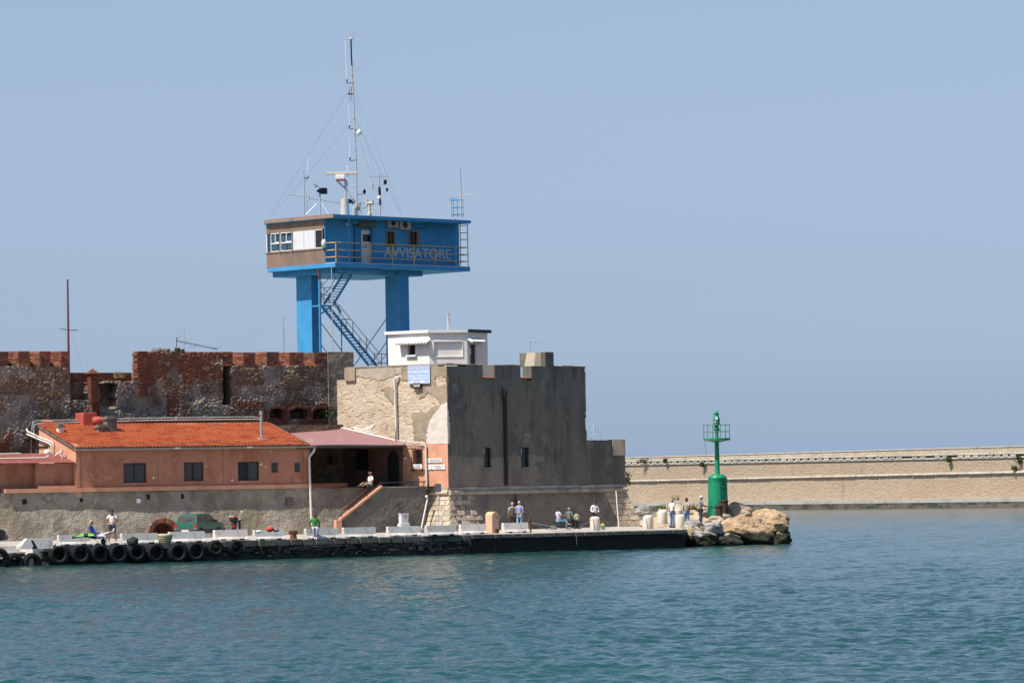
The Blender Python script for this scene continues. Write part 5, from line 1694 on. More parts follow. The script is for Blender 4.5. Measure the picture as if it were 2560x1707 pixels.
# right pole with cameras
rp = thing('camera_pole', 'grey pole with side arms and cameras right of the tall mast', 'pole', eb(972, 267))
p = MB(); p.tube([eb(974, 267), e1(970, 1340, 267), e1(965, 1178, 267)], .05, 8); p.build('pole', M['galv'], rp)
p = MB(); p.tube([e1(967, 1280, 267), e1(971, 1345, 267)], .085, 8); p.tube([e1(973, 1375, 267), e1(974, 1420, 267)], .07, 8); p.build('sleeve', M['black'], rp)
p = MB(); p.tube([e1(892, 1199, 267), e1(1038, 1198, 267)], .018, 4); p.tube([e1(1027, 1198, 267), e1(1027, 1172, 267)], .018, 4); p.build('dipole', M['wire'], rp)
for x, y, s_, mm, ax, ay in ((1013, 1240, 13, 'black', 968, 1260), (911, 1270, 10, 'beige', 966, 1292), (1027, 1300, 9, 'black', 974, 1315)):
    p = MB(); p.tube([e1(x, y - s_ * 1.3, 267), e1(x, y + s_ * 1.3, 267)], s_ * .0085, 10); k = p.build('camera', M[mm], rp)
    p = MB(); p.tube([e1(x, y + s_, 267), e1(x, ay, 267), e1(ax, ay, 267)], .025, 5); p.build('arm', M['galv'], k)
p = MB(); p.ball(e1(966, 1363, 267), .14, 8, 6, (1, 1, 1.1)); p.build('control_box', M['whitepaint'], rp)
# left pole with long aerial
lp = thing('aerial_pole', 'left pole on the tower roof carrying a long comb aerial', 'pole', eb(380, 271))
p = MB(); p.tube([eb(380, 271), e1(378, 1330, 271), e1(372, 1150, 271)], .045, 8); p.build('pole', M['galv'], lp)
p = MB(); p.tube([e1(202, 1330, 271), e1(450, 1352, 271)], .028, 5)
for i in range(12):
    x = 215 + i * 18; y = 1331 + (x - 202) * .089
    A = e1(x, y, 271); p.tube([A + Vector((.1, -.3, .0)), A - Vector((.1, -.3, 0))], .012, 4); p.tube([A, A - Vector((0, 0, .16))], .01, 4)
p.tube([e1(382, 1385, 271), e1(412, 1382, 271), e1(418, 1362, 271), e1(415, 1345, 271)], .035, 5); p.build('comb_aerial', M['galv'], lp)
p = MB(); p.tube([e1(405, 1040, 271), e1(410, 1195, 271)], .025, 5); wo = p.build('whip_aerial', M['whitepaint'], lp)
p = MB(); p.tube([e1(376, 1210, 271), e1(411, 1206, 271), e1(411, 1190, 271)], .04, 5); p.tube([e1(411, 1206, 271), e1(398, 1225, 271), e1(385, 1228, 271)], .02, 4); p.build('bracket', M['black'], wo)
p = MB(); p.tube([e1(395, 1365, 271), e1(405, 1410, 271), e1(403, 1450, 271), e1(388, 1475, 271)], .012, 4); p.build('cable', M['black'], lp)
# weather station on tripod
ws = thing('weather_station', 'black camera and wind cups on a white braced tripod on the tower roof', 'weather station', eb(502, 269))
p = MB(); p.tube([eb(503, 269), e1(500, 1330, 269)], .05, 7); p.build('post', M['galv'], ws)
for a, b in (((508, 1402), (566, 1490)), ((478, 1412), (392, 1497))):
    p = MB(); p.tube([e1(*a, 269), e1(*b, 269)], .05, 6); p.build('leg', M['whitepaint'], ws)
A = e1(525, 1310, 269); wf = Fr(A, 25)
p = MB(); p.box(wf, -.22, .22, -.2, .2, A.z - .2, A.z + .2); p.box(wf, -.42, -.2, -.1, .1, A.z - .1, A.z + .08); k = p.build('camera_housing', M['black'], ws, bevel=.02)
p = MB(); p.box(wf, .22, .27, -.18, .18, A.z - .22, A.z + .12); p.build('camera_window', M['whitepaint'], k)
p = MB(); p.tube([e1(515, 1310, 269), e1(492, 1278, 269), e1(472, 1268, 269)], .018, 4)
for q_ in ((462, 1258), (468, 1278), (480, 1272)):
    p.tube([e1(472, 1268, 269), e1(*q_, 269)], .014, 4); p.ball(e1(*q_, 269), .05, 6, 4)
p.build('wind_cups', M['black'], ws)
p = MB(); p.tube([e1(418, 1374, 270), e1(500, 1378, 269.5), e1(545, 1388, 269), e1(610, 1400, 268.6), e1(665, 1405, 268), e1(715, 1410, 268), e1(800, 1402, 268), e1(870, 1404, 267.5), e1(970, 1410, 267)], .014, 4)
tag(p.build('roof_cable', M['black'], loc=eb(600)), 'thin black cable slung across the equipment on the tower roof', 'cable')
p = MB(); p.tube([e1(806, 1448, 268), e1(845, 1446, 267.6), e1(866, 1440, 267.4), e1(875, 1425, 267.2)], .016, 4)
tag(p.build('roof_cable', M['black'], loc=eb(840)), 'short sagging cable between junction box and fog signal', 'cable')
# hooped ladder top on the right
hc = thing('ladder_cage', 'pale blue hooped ladder cage at the right end of the tower roof', 'ladder cage', eb(1580, 269.5))
c_ = eb(1580, 269.5); rw = (e1(1625, 1400, 269.5) - e1(1535, 1400, 269.5)).length / 2
for y in (1382, 1440, 1495):
    z = e1(1580, y, 269.5).z
    p = MB(); p.tube([Vector((c_.x + rw * math.cos(t), c_.y + rw * math.sin(t), z)) for t in np.linspace(0, 2 * math.pi, 15)], .022, 5); p.build('hoop', M['tower_sky'], hc)
for t in np.linspace(0, 2 * math.pi, 9)[:-1]:
    p = MB(); p.tube([Vector((c_.x + rw * math.cos(t), c_.y + rw * math.sin(t), zR1 - .05)), Vector((c_.x + rw * math.cos(t), c_.y + rw * math.sin(t), e1(1580, 1382, 269.5).z))], .018, 5); p.build('upright', M['tower_sky'], hc)
p = MB(); p.tube([e1(1534, 1384, 269.5), e1(1520, 1385, 269.5), e1(1522, 1370, 269.5), e1(1580, 1368, 269.5)], .03, 5); p.build('grab_rail', M['tower_sky'], hc)
vp = thing('vhf_aerial', 'thin mast with a short horizontal bar beside the pale blue ladder cage', 'aerial', eb(1607, 269))
p = MB(); p.tube([eb(1608, 269), e1(1607, 1280, 269)], .045, 6); p.build('pole', M['galv'], vp)
p = MB(); p.tube([e1(1607, 1280, 269), e1(1604, 1140, 269)], .022, 5); p.build('whip', M['wire'], vp)
p = MB(); p.tube([e1(1590, 1352, 269), e1(1706, 1334, 269)], .03, 5); p.build('bar', M['beige'], vp)
# the slender pole and the television aerial over the fortress wall
P = pt(172, 925, 253)
fp = thing('flagpole', 'tall dark red flagpole with a small crosstree at the left', 'flagpole', P)
A = pt(170.5, 698, 253)
p = MB(); p.tube([P - Vector((0, 0, 1.2)), Vector((P.x, P.y, A.z))], .085, 8, .055); p.build('pole', mat('dark_red_pole_paint', (.17, .05, .065), [((.10, .03, .04), 3, .5, .7)], .6), fp)
p = MB(); p.tube([pt(151, 822, 253), pt(172, 825, 253), pt(194, 825.5, 253)], .025, 5); p.build('crosstree', M['iron'], fp)
p = MB(); p.tube([pt(178, 835, 253), pt(196, 895, 253), pt(207, 932, 253)], .008, 4); p.tube([pt(162, 824, 253), pt(165, 850, 253), pt(158, 875, 253)], .008, 4); p.build('halyard', M['wire'], fp)
P = pt(462, 876, 258)
tv = thing('television_aerial', 'long tilted television aerial on a thin pole above the fortress wall', 'aerial', P)
p = MB(); p.tube([P - Vector((0, 0, .8)), Vector((P.x, P.y, pt(462, 818, 258).z))], .025, 6); p.build('pole', M['galv'], tv)
p = MB(); p.tube([pt(441, 852, 258), pt(545, 873, 258)], .022, 5)
for i in range(15):
    x = 446 + i * 6.6; y = 853 + i * 1.33
    A = pt(x, y, 258); p.tube([A + Vector((.05, -.25, .08)), A - Vector((.05, -.25, .08))], .011, 4)
p.tube([pt(441, 843, 258), pt(442, 870, 258)], .03, 4); p.tube([pt(441, 850, 258), pt(452, 838, 258)], .012, 4); p.tube([pt(472, 866, 258), pt(486, 869, 258), pt(490, 862, 258)], .014, 4); p.tube([pt(530, 873, 258), pt(556, 866, 258)], .012, 4)
p.build('boom', M['iron'], tv)
p = MB(); p.tube([pt(556, 866, 258), pt(640, 836, 258), pt(740, 780, 265)], .004, 4)
tag(p.build('aerial_wire', M['wire'], loc=pt(640, 836, 258)), 'faint wire rising from the television aerial towards the tower column', 'wire')

# ------------------------------------------------------------------ terracotta building on its grey plinth
def pz(fr, px, py, v=0):
    return fr.hit(px, py, v)[1]
uo_l = OF.hit(190, 1180)[0]; uo_r = OF.hit(776, 1180)[0]
uo_end = OF.hit(1052, 1280)[0]; uo_far = OF.hit(-60, 1280)[0]
zT = pz(OF, 500, 1224)                       # ledge between plinth and building = terrace level
zLt = pz(OF, 500, 1214)
zE = pz(OF, 500, 1122)                       # under the gutter
bld = thing('terracotta_building', 'long low terracotta building with orange tiled roof on a grey plinth', 'building', OF.w((uo_l + uo_r) / 2, -3, DECK), rot=OF.deg)
# plinth
niche = OF.uz(366, 1282, 441, 1345)
vents = [(x0, y0, x1, y1) for x0, y0, x1, y1 in ((55.5, 1246, 67, 1259), (199, 1245, 208, 1255), (367, 1237, 376, 1248), (451, 1235, 460, 1246))]
holes = [OF.uz(*v_) for v_ in vents]
w = MB()
rc = (niche[0] + niche[1]) / 2; rr = (niche[1] - niche[0]) / 2 * .84
nz = DECK + .10
def pl_keep(px, py, u, z):
    k = ~(((u - rc) ** 2 + ((z - nz) * 1.0) ** 2 < rr * rr) & (z > DECK - .2))
    for a, b, c, d in holes:
        k &= ~((u > a) & (u < b) & (z > c) & (z < d))
    return k
rough_wall(w, OF, uo_far, uo_end, DECK - .1, zT, .075, lambda u, z: .10 * (fbm(u * .8, z * .9, 51) - .5) + .05 * (fbm(u * 4.2, z * 4.0, 52, 6, .6) - .5) + .27 * np.clip(pz(OF, 500, 1262) - z, 0, 1.9), pl_keep, None, depth=.55)
w.build('plinth', M['grey_render'], bld)
w = MB(); w.box(OF, uo_far, uo_end, -1.4, -.56, 0, zT - .05); w.build('plinth_core', M['grey_render'], bld)
for (a, b, c, d) in holes:
    p = MB()
    for k in range(4):
        p.box(OF, a - .01, b + .01, -.2, -.05, c + (d - c) * (k + .15) / 4, c + (d - c) * (k + .7) / 4)
    p.build('vent_grille', M['darkframe'], bld)
q = OF.uz(341, 1246, 351, 1257); p = MB(); p.box(OF, q[0], q[1], -.1, .05, q[2], q[3]); p.build('meter_door', M['signwhite'], bld)
q = OF.uz(715, 1245, 732, 1263); p = MB(); p.box(OF, q[0], q[1], -.1, .07, q[2], q[3]); ng = p.build('square_grate', M['rust'], bld)
p = MB()
for k in range(4):
    p.box(OF, q[0] + .03, q[1] - .03, .072, .085, q[2] + (q[3] - q[2]) * (k + .2) / 4, q[2] + (q[3] - q[2]) * (k + .5) / 4)
p.build('bars', M['gutter'], ng)
# brick arched niche
br = MB(); nb_ = 25
for i in range(nb_):
    t0, t1 = math.pi * (i + .08) / nb_, math.pi * (i + .92) / nb_
    r0_, r1_ = rr - .02, rr + .26
    pr_ = [(rc - r0_ * math.cos(t0), nz + r0_ * math.sin(t0)), (rc - r1_ * math.cos(t0), nz + r1_ * math.sin(t0)), (rc - r1_ * math.cos(t1), nz + r1_ * math.sin(t1)), (rc - r0_ * math.cos(t1), nz + r0_ * math.sin(t1))]
    zc_ = nz + rr * math.sin((t0 + t1) / 2); p = MB(); p.plate(OF, pr_, -.5, .07 + .27 * max(0, pz(OF, 500, 1262) - zc_) + random.uniform(-.02, .03)); p.build('arch_brick', M['brick'], bld)
p = MB()
rough_wall(p, OF.off(-.5), rc - rr - .2, rc + rr + .2, DECK - .1, nz + rr + .2, .09, lambda u, z: .06 * (fbm(u * 4, z * 7, 5) - .5), None, None, depth=.1)
p.build('niche_back', M['dark_brick'], bld)
# ledge
p = MB(); p.box(OF, OF.hit(12, 1232)[0], uo_r + .02, -.5, .13, zT, zLt); p.build('ledge', M['stucco_salmon'], bld)
# front wall with windows
wins = [(309, 1157, 366, 1206, 'a'), (460, 1155, 509, 1202, 'b'), (595, 1154, 648, 1201, 'c'), (678, 1154, 697, 1182, 'd'), (736, 1154, 753, 1181, 'e')]
hw = [OF.uz(*w_[:4]) for w_ in wins]
p = MB(); p.sheet(OF, uo_l, uo_r, zLt + .002, zE + .25, hw, v=0, depth=.22)
p.build('front_wall', M['stucco_terra'], bld)
for (x0, x1) in ((190, 199), (396, 408), (559, 573), (759, 776)):
    q0, q1 = OF.hit(x0, 1180)[0], OF.hit(x1, 1180)[0]
    p = MB(); p.box(OF, max(q0, uo_l + .002), min(q1, uo_r - .002), -.1, .035, zLt + .004, zE + .2); p.build('pilaster', M['stucco_terra'], bld)
for w_, (a, b, c, d) in zip(wins, hw):
    k = w_[4]; t = .055
    fm = M['darkframe'] if k in 'abc' else M['gutter']
    f = MB()
    if k in 'abc':
        m_ = (a + b) / 2
        f.sheet(OF, a - .01, b + .01, c - .01, d + .01, [(a + t, m_ - t * .7, c + t, d - t), (m_ + t * .7, b - t, c + t, d - t)], v=-.10, depth=.08)
    else:
        f.sheet(OF, a - .01, b + .01, c - .01, d + .01, [(a + t, b - t, c + t, d - t)], v=-.10, depth=.08)
    fo = f.build('window', fm, bld)
    if k in 'abc':
        pane(OF, a + t, m_ - t * .7, -.15, c + t, d - t, M['glass'] if k == 'c' else M['paleglass'], 'pane', fo)
        pane(OF, m_ + t * .7, b - t, -.15, c + t, d - t, M['paleglass'], 'pane', fo)
    else:
        pane(OF, a + t, b - t, -.15, c + t, d - t, M['paleglass'], 'pane', fo)
# chipped plaster spots
for x, y, s_ in ((652, 1160, .14), (665, 1166, .1), (580, 1200, .13), (384, 1194, .12), (516, 1165, .08), (676, 1128, .07)):
    u, z = OF.hit(x, y)
    p = MB(); p.plate(OF, [(u + s_ * random.uniform(.4, 1) * math.cos(t), z + s_ * random.uniform(.3, .9) * math.sin(t)) for t in np.linspace(0, 2 * math.pi, 9)[:-1]], -.01, .006); p.build('plaster_chip', M['fort_whiteplaster'], bld)
# side gable and rear
DEP = 5.9
GA = Fr(OF.w(uo_l, 0, 0), OF.deg - 90)       # looks to the left; u negative goes back
zRd = zE + 1.55
p = MB()
p.prism([OF.w(uo_l + .001, 0, zT - .3), OF.w(uo_l + .001, 0, zE + .27), OF.w(uo_l + .001, -DEP, zRd), OF.w(uo_l + .001, -DEP, zT - .3)], OF.U * .3)
p.build('gable_wall', M['stucco_salmon'], bld)
p = MB()
p.prism([OF.w(uo_r - .3, -.01, zT - .3), OF.w(uo_r - .3, -.01, zE + .2), OF.w(uo_r - .3, -DEP, zRd - .1), OF.w(uo_r - .3, -DEP, zT - .3)], OF.U * .3)
p.build('gable_wall', M['stucco_terra'], bld)
p = MB(); p.box(OF, uo_l, uo_r, -DEP - .3, -DEP, zT - .3, zRd + .30); p.build('rear_parapet', M['darkframe'], bld)
# roof: board, gutter and tiles
OVR = .26
sl_len = math.hypot(DEP + OVR, zRd - zE); pitch_ = (zRd - zE) / (DEP + OVR)
def rp(u, s, n=0.0):
    """point on the roof: u along, s metres up the slope (horizontal), n above it"""
    return OF.w(u, OVR - s, zE + .12 + s * pitch_ + n)
p = MB(); p.hexa([rp(u, s, n) for n in (-.10, -.01) for s in (.02, DEP + OVR) for u in (uo_l - .12, uo_r + .1)]); p.build('roof_board', M['darkcement'], bld)
p = MB()
gv = [(OVR + .13 * math.cos(t) - .0, zE + .10 + .13 * math.sin(t)) for t in np.linspace(math.pi, 2 * math.pi, 9)]
gi = [(OVR + .115 * math.cos(t), zE + .10 + .115 * math.sin(t)) for t in np.linspace(2 * math.pi, math.pi, 9)]
p.prism([OF.w(uo_l - .15, v, z) for v, z in gv + gi], OF.U * (uo_r - uo_l + .4)); p.build('gutter', M['gutter'], bld, smooth=False)
for x in (437, 617):
    u = OF.hit(x, 1118)[0]; p = MB(); p.box(OF, u - .15, u + .2, OVR + .1, OVR + .14, zE + .03, zE + .11); p.build('gutter_joint', M['panelwhite'], bld)
# tiles: 0.225 m wide, courses 0.31 m apart
TW, TC_ = .225, .305
ncol = int((uo_r - uo_l + .2) / TW); nrw = int((DEP + OVR) / TC_)
def tile_geo(mb, u, s, w=TW, l=.37):
    ns = 5
    prof = [(0, .012), (.28, .016), (.42, .033), (.62, .036), (.80, .026), (1.0, .012)]
    vs = []
    for ss, dn in ((s, .072), (s + l, .004)):
        for fx, h in prof:
            vs.append(rp(u + fx * w, ss, h + dn))
    for fx, h in prof:
        vs.append(rp(u + fx * w, s + .006, h - .004))
    n_ = len(prof)
    mb.add(vs, [(i, i + 1, n_ + i + 1, n_ + i) for i in range(n_ - 1)] + [(i, 2 * n_ + i, 2 * n_ + i + 1, i + 1) for i in range(n_ - 1)])
rest = MB()
cnt = 0
for r_ in range(nrw):
    for c in range(ncol):
        u = uo_l - .1 + c * TW + random.uniform(-.006, .006); s = r_ * TC_ + random.uniform(-.012, .012)
        if cnt < 290 and r_ < 4:
            tl = MB(); tile_geo(tl, u, s); tl.build('roof_tile', M['tile'], bld); cnt += 1
        else:
            tile_geo(rest, u, s)
stuff(rest.build('upper_roof_tiles', M['tile'], bld))
p = MB()
for k in range(18):
    u = uo_l + (uo_r - uo_l) * (.18 + .8 * k / 18) + random.uniform(-.2, .2)
    p.box(OF, u, u + random.uniform(.3, .9), -DEP - .0, -DEP + .28 + random.uniform(0, .12), zRd + .02, zRd + .10)
p.build('ridge_mortar', M['panelwhite'], bld)
# twin white pipes over the dark parapet
pp_ = MB()
for dz, dv in ((.0, 0), (.15, -.28)):
    z = zRd + .20 + dz
    pp_.tube([OF.w(uo_l - .35, -DEP + .05 + dv, z - .6), OF.w(uo_l - .3, -DEP + .05 + dv, z - .1), OF.w(uo_l, -DEP + .05 + dv, z), OF.w((uo_l + uo_r) / 2, -DEP + .05 + dv, z + .12), OF.w(uo_r - .9, -DEP + .05 + dv, z + .14), OF.w(uo_r - .5, -DEP + .05 + dv, z + .06)], .036, 7)
pp_.build('roof_pipes', M['roofpipe'], bld)
# pipes bending down the gable
gp = MB()
for k, dz in ((0, 0), (1, -.12)):
    f = lambda x, y: GA.w(GA.hit(x, y, .1)[0], .1 + .02 * k, GA.hit(x, y, .1)[1] + dz)
    gp.tube([f(66, 1072), f(69, 1078), f(100, 1093), f(126, 1103), f(132, 1107), f(133, 1115), f(133, 1137)] if k == 0 else [f(68, 1080), f(100, 1094), f(124, 1103), f(129, 1108), f(130, 1137)], .05, 7)
gp.build('gable_pipes', M['pipe'], bld)
q = GA.uz(82, 1115, 120, 1119, .02); p = MB(); p.box(GA, q[0], q[1], -.05, .06, q[2], q[3]); p.build('gable_bracket', M['iron'], bld)
# chimneys and ducts on the roof
def on_roof(px, py, back=3.0):
    """point of the tiled roof seen at px,py"""
    n_ = rp(0, 0) ; a = rp(1, 0) - n_; b = rp(0, 1) - n_
    nn = a.cross(b); d = ray(px, py); t = (n_ - EYE).dot(nn) / d.dot(nn)
    return EYE + d * t
def rbox(px0, px1, py_top, py_base, depth, dz=-.15):
    P0, P1 = on_roof(px0, py_base), on_roof(px1, py_base)
    f = Fr(on_roof((px0 + px1) / 2, py_base), OF.deg)
    hw_ = abs(f.hit(px1, py_base)[0] - f.hit(px0, py_base)[0]) / 2
    zt = f.hit((px0 + px1) / 2, py_top)[1]; zb = f.o.z if False else on_roof((px0 + px1) / 2, py_base).z
    return f, hw_, zb + dz, zt
def chim(nm, lab, px0, px1, yt, yb, depth, m, capm=None):
    f, h, z0, z1 = rbox(px0, px1, yt, yb, depth)
    t_ = thing(nm, lab, 'chimney', f.w(0, -depth / 2, z0 + .15), 'chimneys on the tiled roof', rot=f.deg)
    p = MB(); p.box(f, -h * .8, h * .8, -depth, 0, z0, z1 - .22); p.build('stack', m, t_, bevel=.015)
    p = MB(); p.box(f, -h, h, -depth - .08, .08, z1 - .20, z1 - .1); p.box(f, -h * .7, h * .7, -depth + .06, -.06, z1 - .1, z1); p.build('cap', capm or m, t_, bevel=.015)
    p = MB(); p.box(f, -h * 1.15, h * 1.3, -depth - .1, .12, z0 + .06, z0 + .2); p.build('flashing', M['concrete'], t_)
chim('chimney', 'large grey weathered chimney right of the red duct on the tiled roof', 266, 296, 1040, 1081, .7, M['darkcement'], M['darkcement'])
chim('chimney', 'squat grey chimney in front of the red bent duct on the tiled roof', 244, 272, 1061, 1082, .6, M['darkcement'])
chim('chimney', 'small pale chimney with dark pots near the left end of the tiled roof', 145, 162, 1060, 1083, .4, M['concrete'], M['darkcement'])
f, h, z0, z1 = rbox(207, 236, 1031, 1066, 1.2)
t_ = thing('air_duct', 'red painted sheet metal duct box with bent pipe on the tiled roof', 'duct', f.w(0, -.5, z0), rot=f.deg)
p = MB(); p.box(f, -h * .9, h * 1.5, -1.3, 0, z0, z1); p.build('box', M['redduct'], t_, bevel=.03)
A = f.w(h * .9, -.2, z1 - .5)
p = MB(); p.tube([A + f.N * .1, A + f.N * .3 + f.U * .3 + Vector((0, 0, .02)), A + f.N * .3 + f.U * .75 - Vector((0, 0, .06)), A + f.N * .25 + f.U * 1.05 - Vector((0, 0, .35))], .24, 10); p.build('bent_pipe', M['redduct'], t_, smooth=True)
f, h, z0, z1 = rbox(650, 658, 1027, 1098, .2)
t_ = thing('flue_pipe', 'thin grey metal flue pipe near the right end of the tiled roof', 'flue', f.w(0, 0, z0 + .15), rot=f.deg)
p = MB(); p.lathe(f.w(0, 0, z0), [(.085, 0), (.085, z1 - z0 - .25), (.12, z1 - z0 - .24), (.12, z1 - z0)], 12); p.build('pipe', M['gutter'], t_, smooth=True, auto=40)
p = MB(); p.box(f, -.3, .3, -.3, .35, z0 + .12, z0 + .22); p.build('flashing', M['concrete'], t_)
P = on_roof(118, 1060); f = Fr(P, OF.deg); p = MB(); p.hexa([f.w(u, v, P.z + z + (-v) * pitch_) for z in (.05, .18) for v in (-.35, .2) for u in (-.3, .35)])
tag(p.build('loose_tiles', M['tile'], loc=P), 'small stack of loose orange tiles lying near the left end of the roof', 'tiles')
# downpipe at the right corner
x_ = 772
u_ = OF.hit(772, 1200)[0]
p = MB(); p.tube([OF.w(uo_r + .18, OVR, zE + .0), OF.w(uo_r + .15, OVR - .05, zE - .22), OF.w(u_ + .12, .12, zE - .42), OF.w(u_, .10, zE - .6), OF.w(u_, .16, zT), OF.w(u_, .34, DECK + .0)], .075, 8)
tag(p.build('downpipe', M['pipe'], loc=OF.w(u_, .2, DECK)), 'pale downpipe at the right corner of the terracotta building', 'downpipe')

# ------------------------------------------------------------------ low annex at the left
an = thing('annex', 'low terracotta annex with dark red sheet roof at the left edge', 'building', OF.w(uo_l - 3, -2, DECK), rot=OF.deg)
ua0, ua1, ua2 = OF.hit(-60, 1180)[0], OF.hit(96, 1180)[0], uo_l - .02
zA = pz(OF, 100, 1158, -.35)
p = MB(); p.box(OF, ua0, ua1, -4, -.9, zT - .2, zA); p.build('wall', M['stucco_terra'], an)
p = MB(); p.box(OF, ua1, ua2, -4, -.45, zT - .2, zA); p.build('wall', M['stucco_terra'], an)
p = MB(); p.box(OF, ua1 + .02, ua2 + .01, -.5, -.02, zT, pz(OF, 140, 1214)); p.build('bench_ledge', M['stucco_salmon'], an)
p = MB(); nn = 40; us_ = np.linspace(ua0, ua2 - .02, nn * 2)
vs = []
for k, u in enumerate(us_):
    h_ = .03 * (1 if (k // 1) % 2 else 0)
    for s_, z_ in ((.05, zA + .02), (-3.4, zA + .62)):
        vs.append(OF.w(u, s_, z_ + h_))
b0 = [(2 * k, 2 * k + 2, 2 * k + 3, 2 * k + 1) for k in range(len(us_) - 1)]
p.add(vs, b0); p.build('sheet_roof', M['redsheet'], an)
p = MB(); p.tube([OF.w(ua0, -.9, zA + .30), OF.w(ua2 - 1.6, -.9, zA + .33), OF.w(ua2 - 1.35, -.9, zA + .45)], .05, 6); p.tube([OF.w(ua0, -2.0, zA + .55), OF.w(ua2 - 2.9, -2.0, zA + .62), OF.w(ua2 - 2.7, -2, zA + .6)], .045, 6); p.build('roof_pipes', M['pipe'], an)
P = GA.w(GA.hit(120, 1131, .5)[0], .55, GA.hit(120, 1131, .5)[1]); p = MB(); p.ball(P, .2, 10, 6, (1, .7, 1)); p.tube([P, P - Vector((0, 0, .4))], .04, 5)
tag(p.build('lamp', M['whitepaint'], loc=P, smooth=True), 'small pale round lamp on the annex roof beside the salmon gable', 'lamp')
P = GA.w(GA.hit(145, 1137, .5)[0], .4, GA.hit(145, 1137, .5)[1]); p = MB()
p.tube([P + Vector((-.25, 0, -.05)), P + Vector((-.1, 0, .12)), P + Vector((.12, 0, .12)), P + Vector((.15, 0, -.25))], .06, 6); p.tube([P + Vector((.12, 0, .12)), P + Vector((.14, 0, .3))], .10, 8)
tag(p.build('vent_cowl', M['pipe'], loc=P), 'white bent vent cowl on the annex roof', 'vent')
P = GA.w(GA.hit(79, 1110, .3)[0], .3, GA.hit(79, 1110, .3)[1]); p = MB(); p.tube([P - Vector((0, 0, .8)), P + Vector((0, 0, .3))], .06, 6)
tag(p.build('post', M['rust'], loc=P - Vector((0, 0, .8))), 'dark red iron post standing on the annex roof by the gable', 'post')

# ------------------------------------------------------------------ terrace, canopy, stairs
ter = MB()
t1 = FL.w(uL0, .0, 0); t2 = FL.w(-.6, 0, 0)
ter.prism([Vector((a.x, a.y, 0)) for a in (OF.w(uo_r - .3, -.3, 0), OF.w(uo_end, -.3, 0), t2, t1, OF.w(uo_r - .3, -7.5, 0))], (0, 0, zT - .02))
struct(ter.build('terrace', M['grey_render'], loc=OF.w(uo_r, -2, zT)))
p = MB(); p.box(OF, uo_r + .05, OF.hit(868, 1220)[0], -.45, .10, zT, zLt + .02)
tag(p.build('terrace_ledge', M['dark_brick'], loc=OF.w(uo_r + 1, 0, zT)), 'low dark red ledge along the terrace front under the canopy', 'ledge')
# back wall under the canopy with lamp box
bw_ = MB(); f = Fr(OF.w(uo_r - .2, -5.4, 0), 30)
rough_wall(bw_, f, 0, 7.5, zT - .1, zE + 1.5, .15, lambda u, z: .06 * (fbm(u * 3, z * 3, 4) - .5), None, None, depth=.3)
cw_ = thing('canopy_lean_to', 'open lean-to with mauve sheet roof between building and fort', 'lean-to', OF.w(uo_r + 2, -2, zT))
bw_.build('back_wall', M['rubble'], cw_)
q = OF.off(-5.3).uz(824, 1140, 840, 1162); p = MB(); p.box(OF.off(-5.3), q[0], q[1], 0, .3, q[2], q[3]); p.build('lamp_box', M['darkframe'], cw_)
cf = OF.off(.25)
c0 = cf.w(cf.hit(740, 1116)[0], 0, pz(cf, 785, 1113.5)); c1_ = cf.w(cf.hit(1006, 1110)[0], 0, pz(cf, 1006, 1110.5))
zb_ = FL.hit(843, 1069, .1)[1]
c2_ = FL.w(FL.hit(1014, 1108, .12)[0], .12, FL.hit(1014, 1108, .12)[1])
c3_ = FL.w(FL.hit(843, 1069, .12)[0], .12, zb_)
bkf = BW.off(.3)
c4_ = bkf.w(bkf.hit(700, 1069)[0], 0, zb_ + .05)
c5_ = bkf.w(bkf.hit(600, 1069)[0], 0, zb_ + .0)
can = MB()
# corrugated sheet: ruled between front edge (c0..c2) and back edge (c5..c3)
def lerp3(pts, t):
    k = min(int(t * (len(pts) - 1)), len(pts) - 2); s = t * (len(pts) - 1) - k
    return pts[k].lerp(pts[k + 1], s)
nc = 140
vs = []
fe = [c0, c0.lerp(c1_, .5), c1_, c2_]
for k in range(nc):
    t = k / (nc - 1)
    a = c0.lerp(c1_, t / .93) if t < .93 else c1_.lerp(c2_, (t - .93) / .07)
    b = c5_.lerp(c3_, min(1, t / .93)) if t < .93 else c3_.lerp(c2_, ((t - .93) / .07) * .999)
    hh = .018 * (1 if k % 2 else -1)
    for s_ in range(7):
        q = a.lerp(b, s_ / 6)
        vs.append(q + Vector((0, 0, hh + .03 * math.sin(s_ * 1.3 + t * 5))))
can.add(vs, [(k * 7 + j, (k + 1) * 7 + j, (k + 1) * 7 + j + 1, k * 7 + j + 1) for k in range(nc - 1) for j in range(6)])
can.build('sheet_roof', M['mauve'], cw_)
p = MB(); p.tube([c3_ + Vector((0, 0, .04)), c2_ + Vector((0, 0, .04))], .055, 5); p.build('wall_flashing', M['pipe'], cw_)
p = MB(); p.tube([c0 - Vector((0, 0, .12)), c1_ - Vector((0, 0, .12))], .09, 6); p.build('front_beam', M['darkframe'], cw_)
p = MB()
for k in range(5):
    a = c0.lerp(c1_, .1 + .2 * k); b = c5_.lerp(c3_, .1 + .2 * k)
    p.tube([a - Vector((0, 0, .1)), b - Vector((0, 0, .1))], .05, 5)
p.build('rafters', M['darkframe'], cw_)
P = c1_ - Vector((0, 0, .1)); p = MB(); p.tube([P, P - Vector((0, 0, .5)), FL.w(FL.hit(1009, 1125)[0], .03, P.z - .7)], .035, 5); p.build('bracket', M['iron'], cw_)

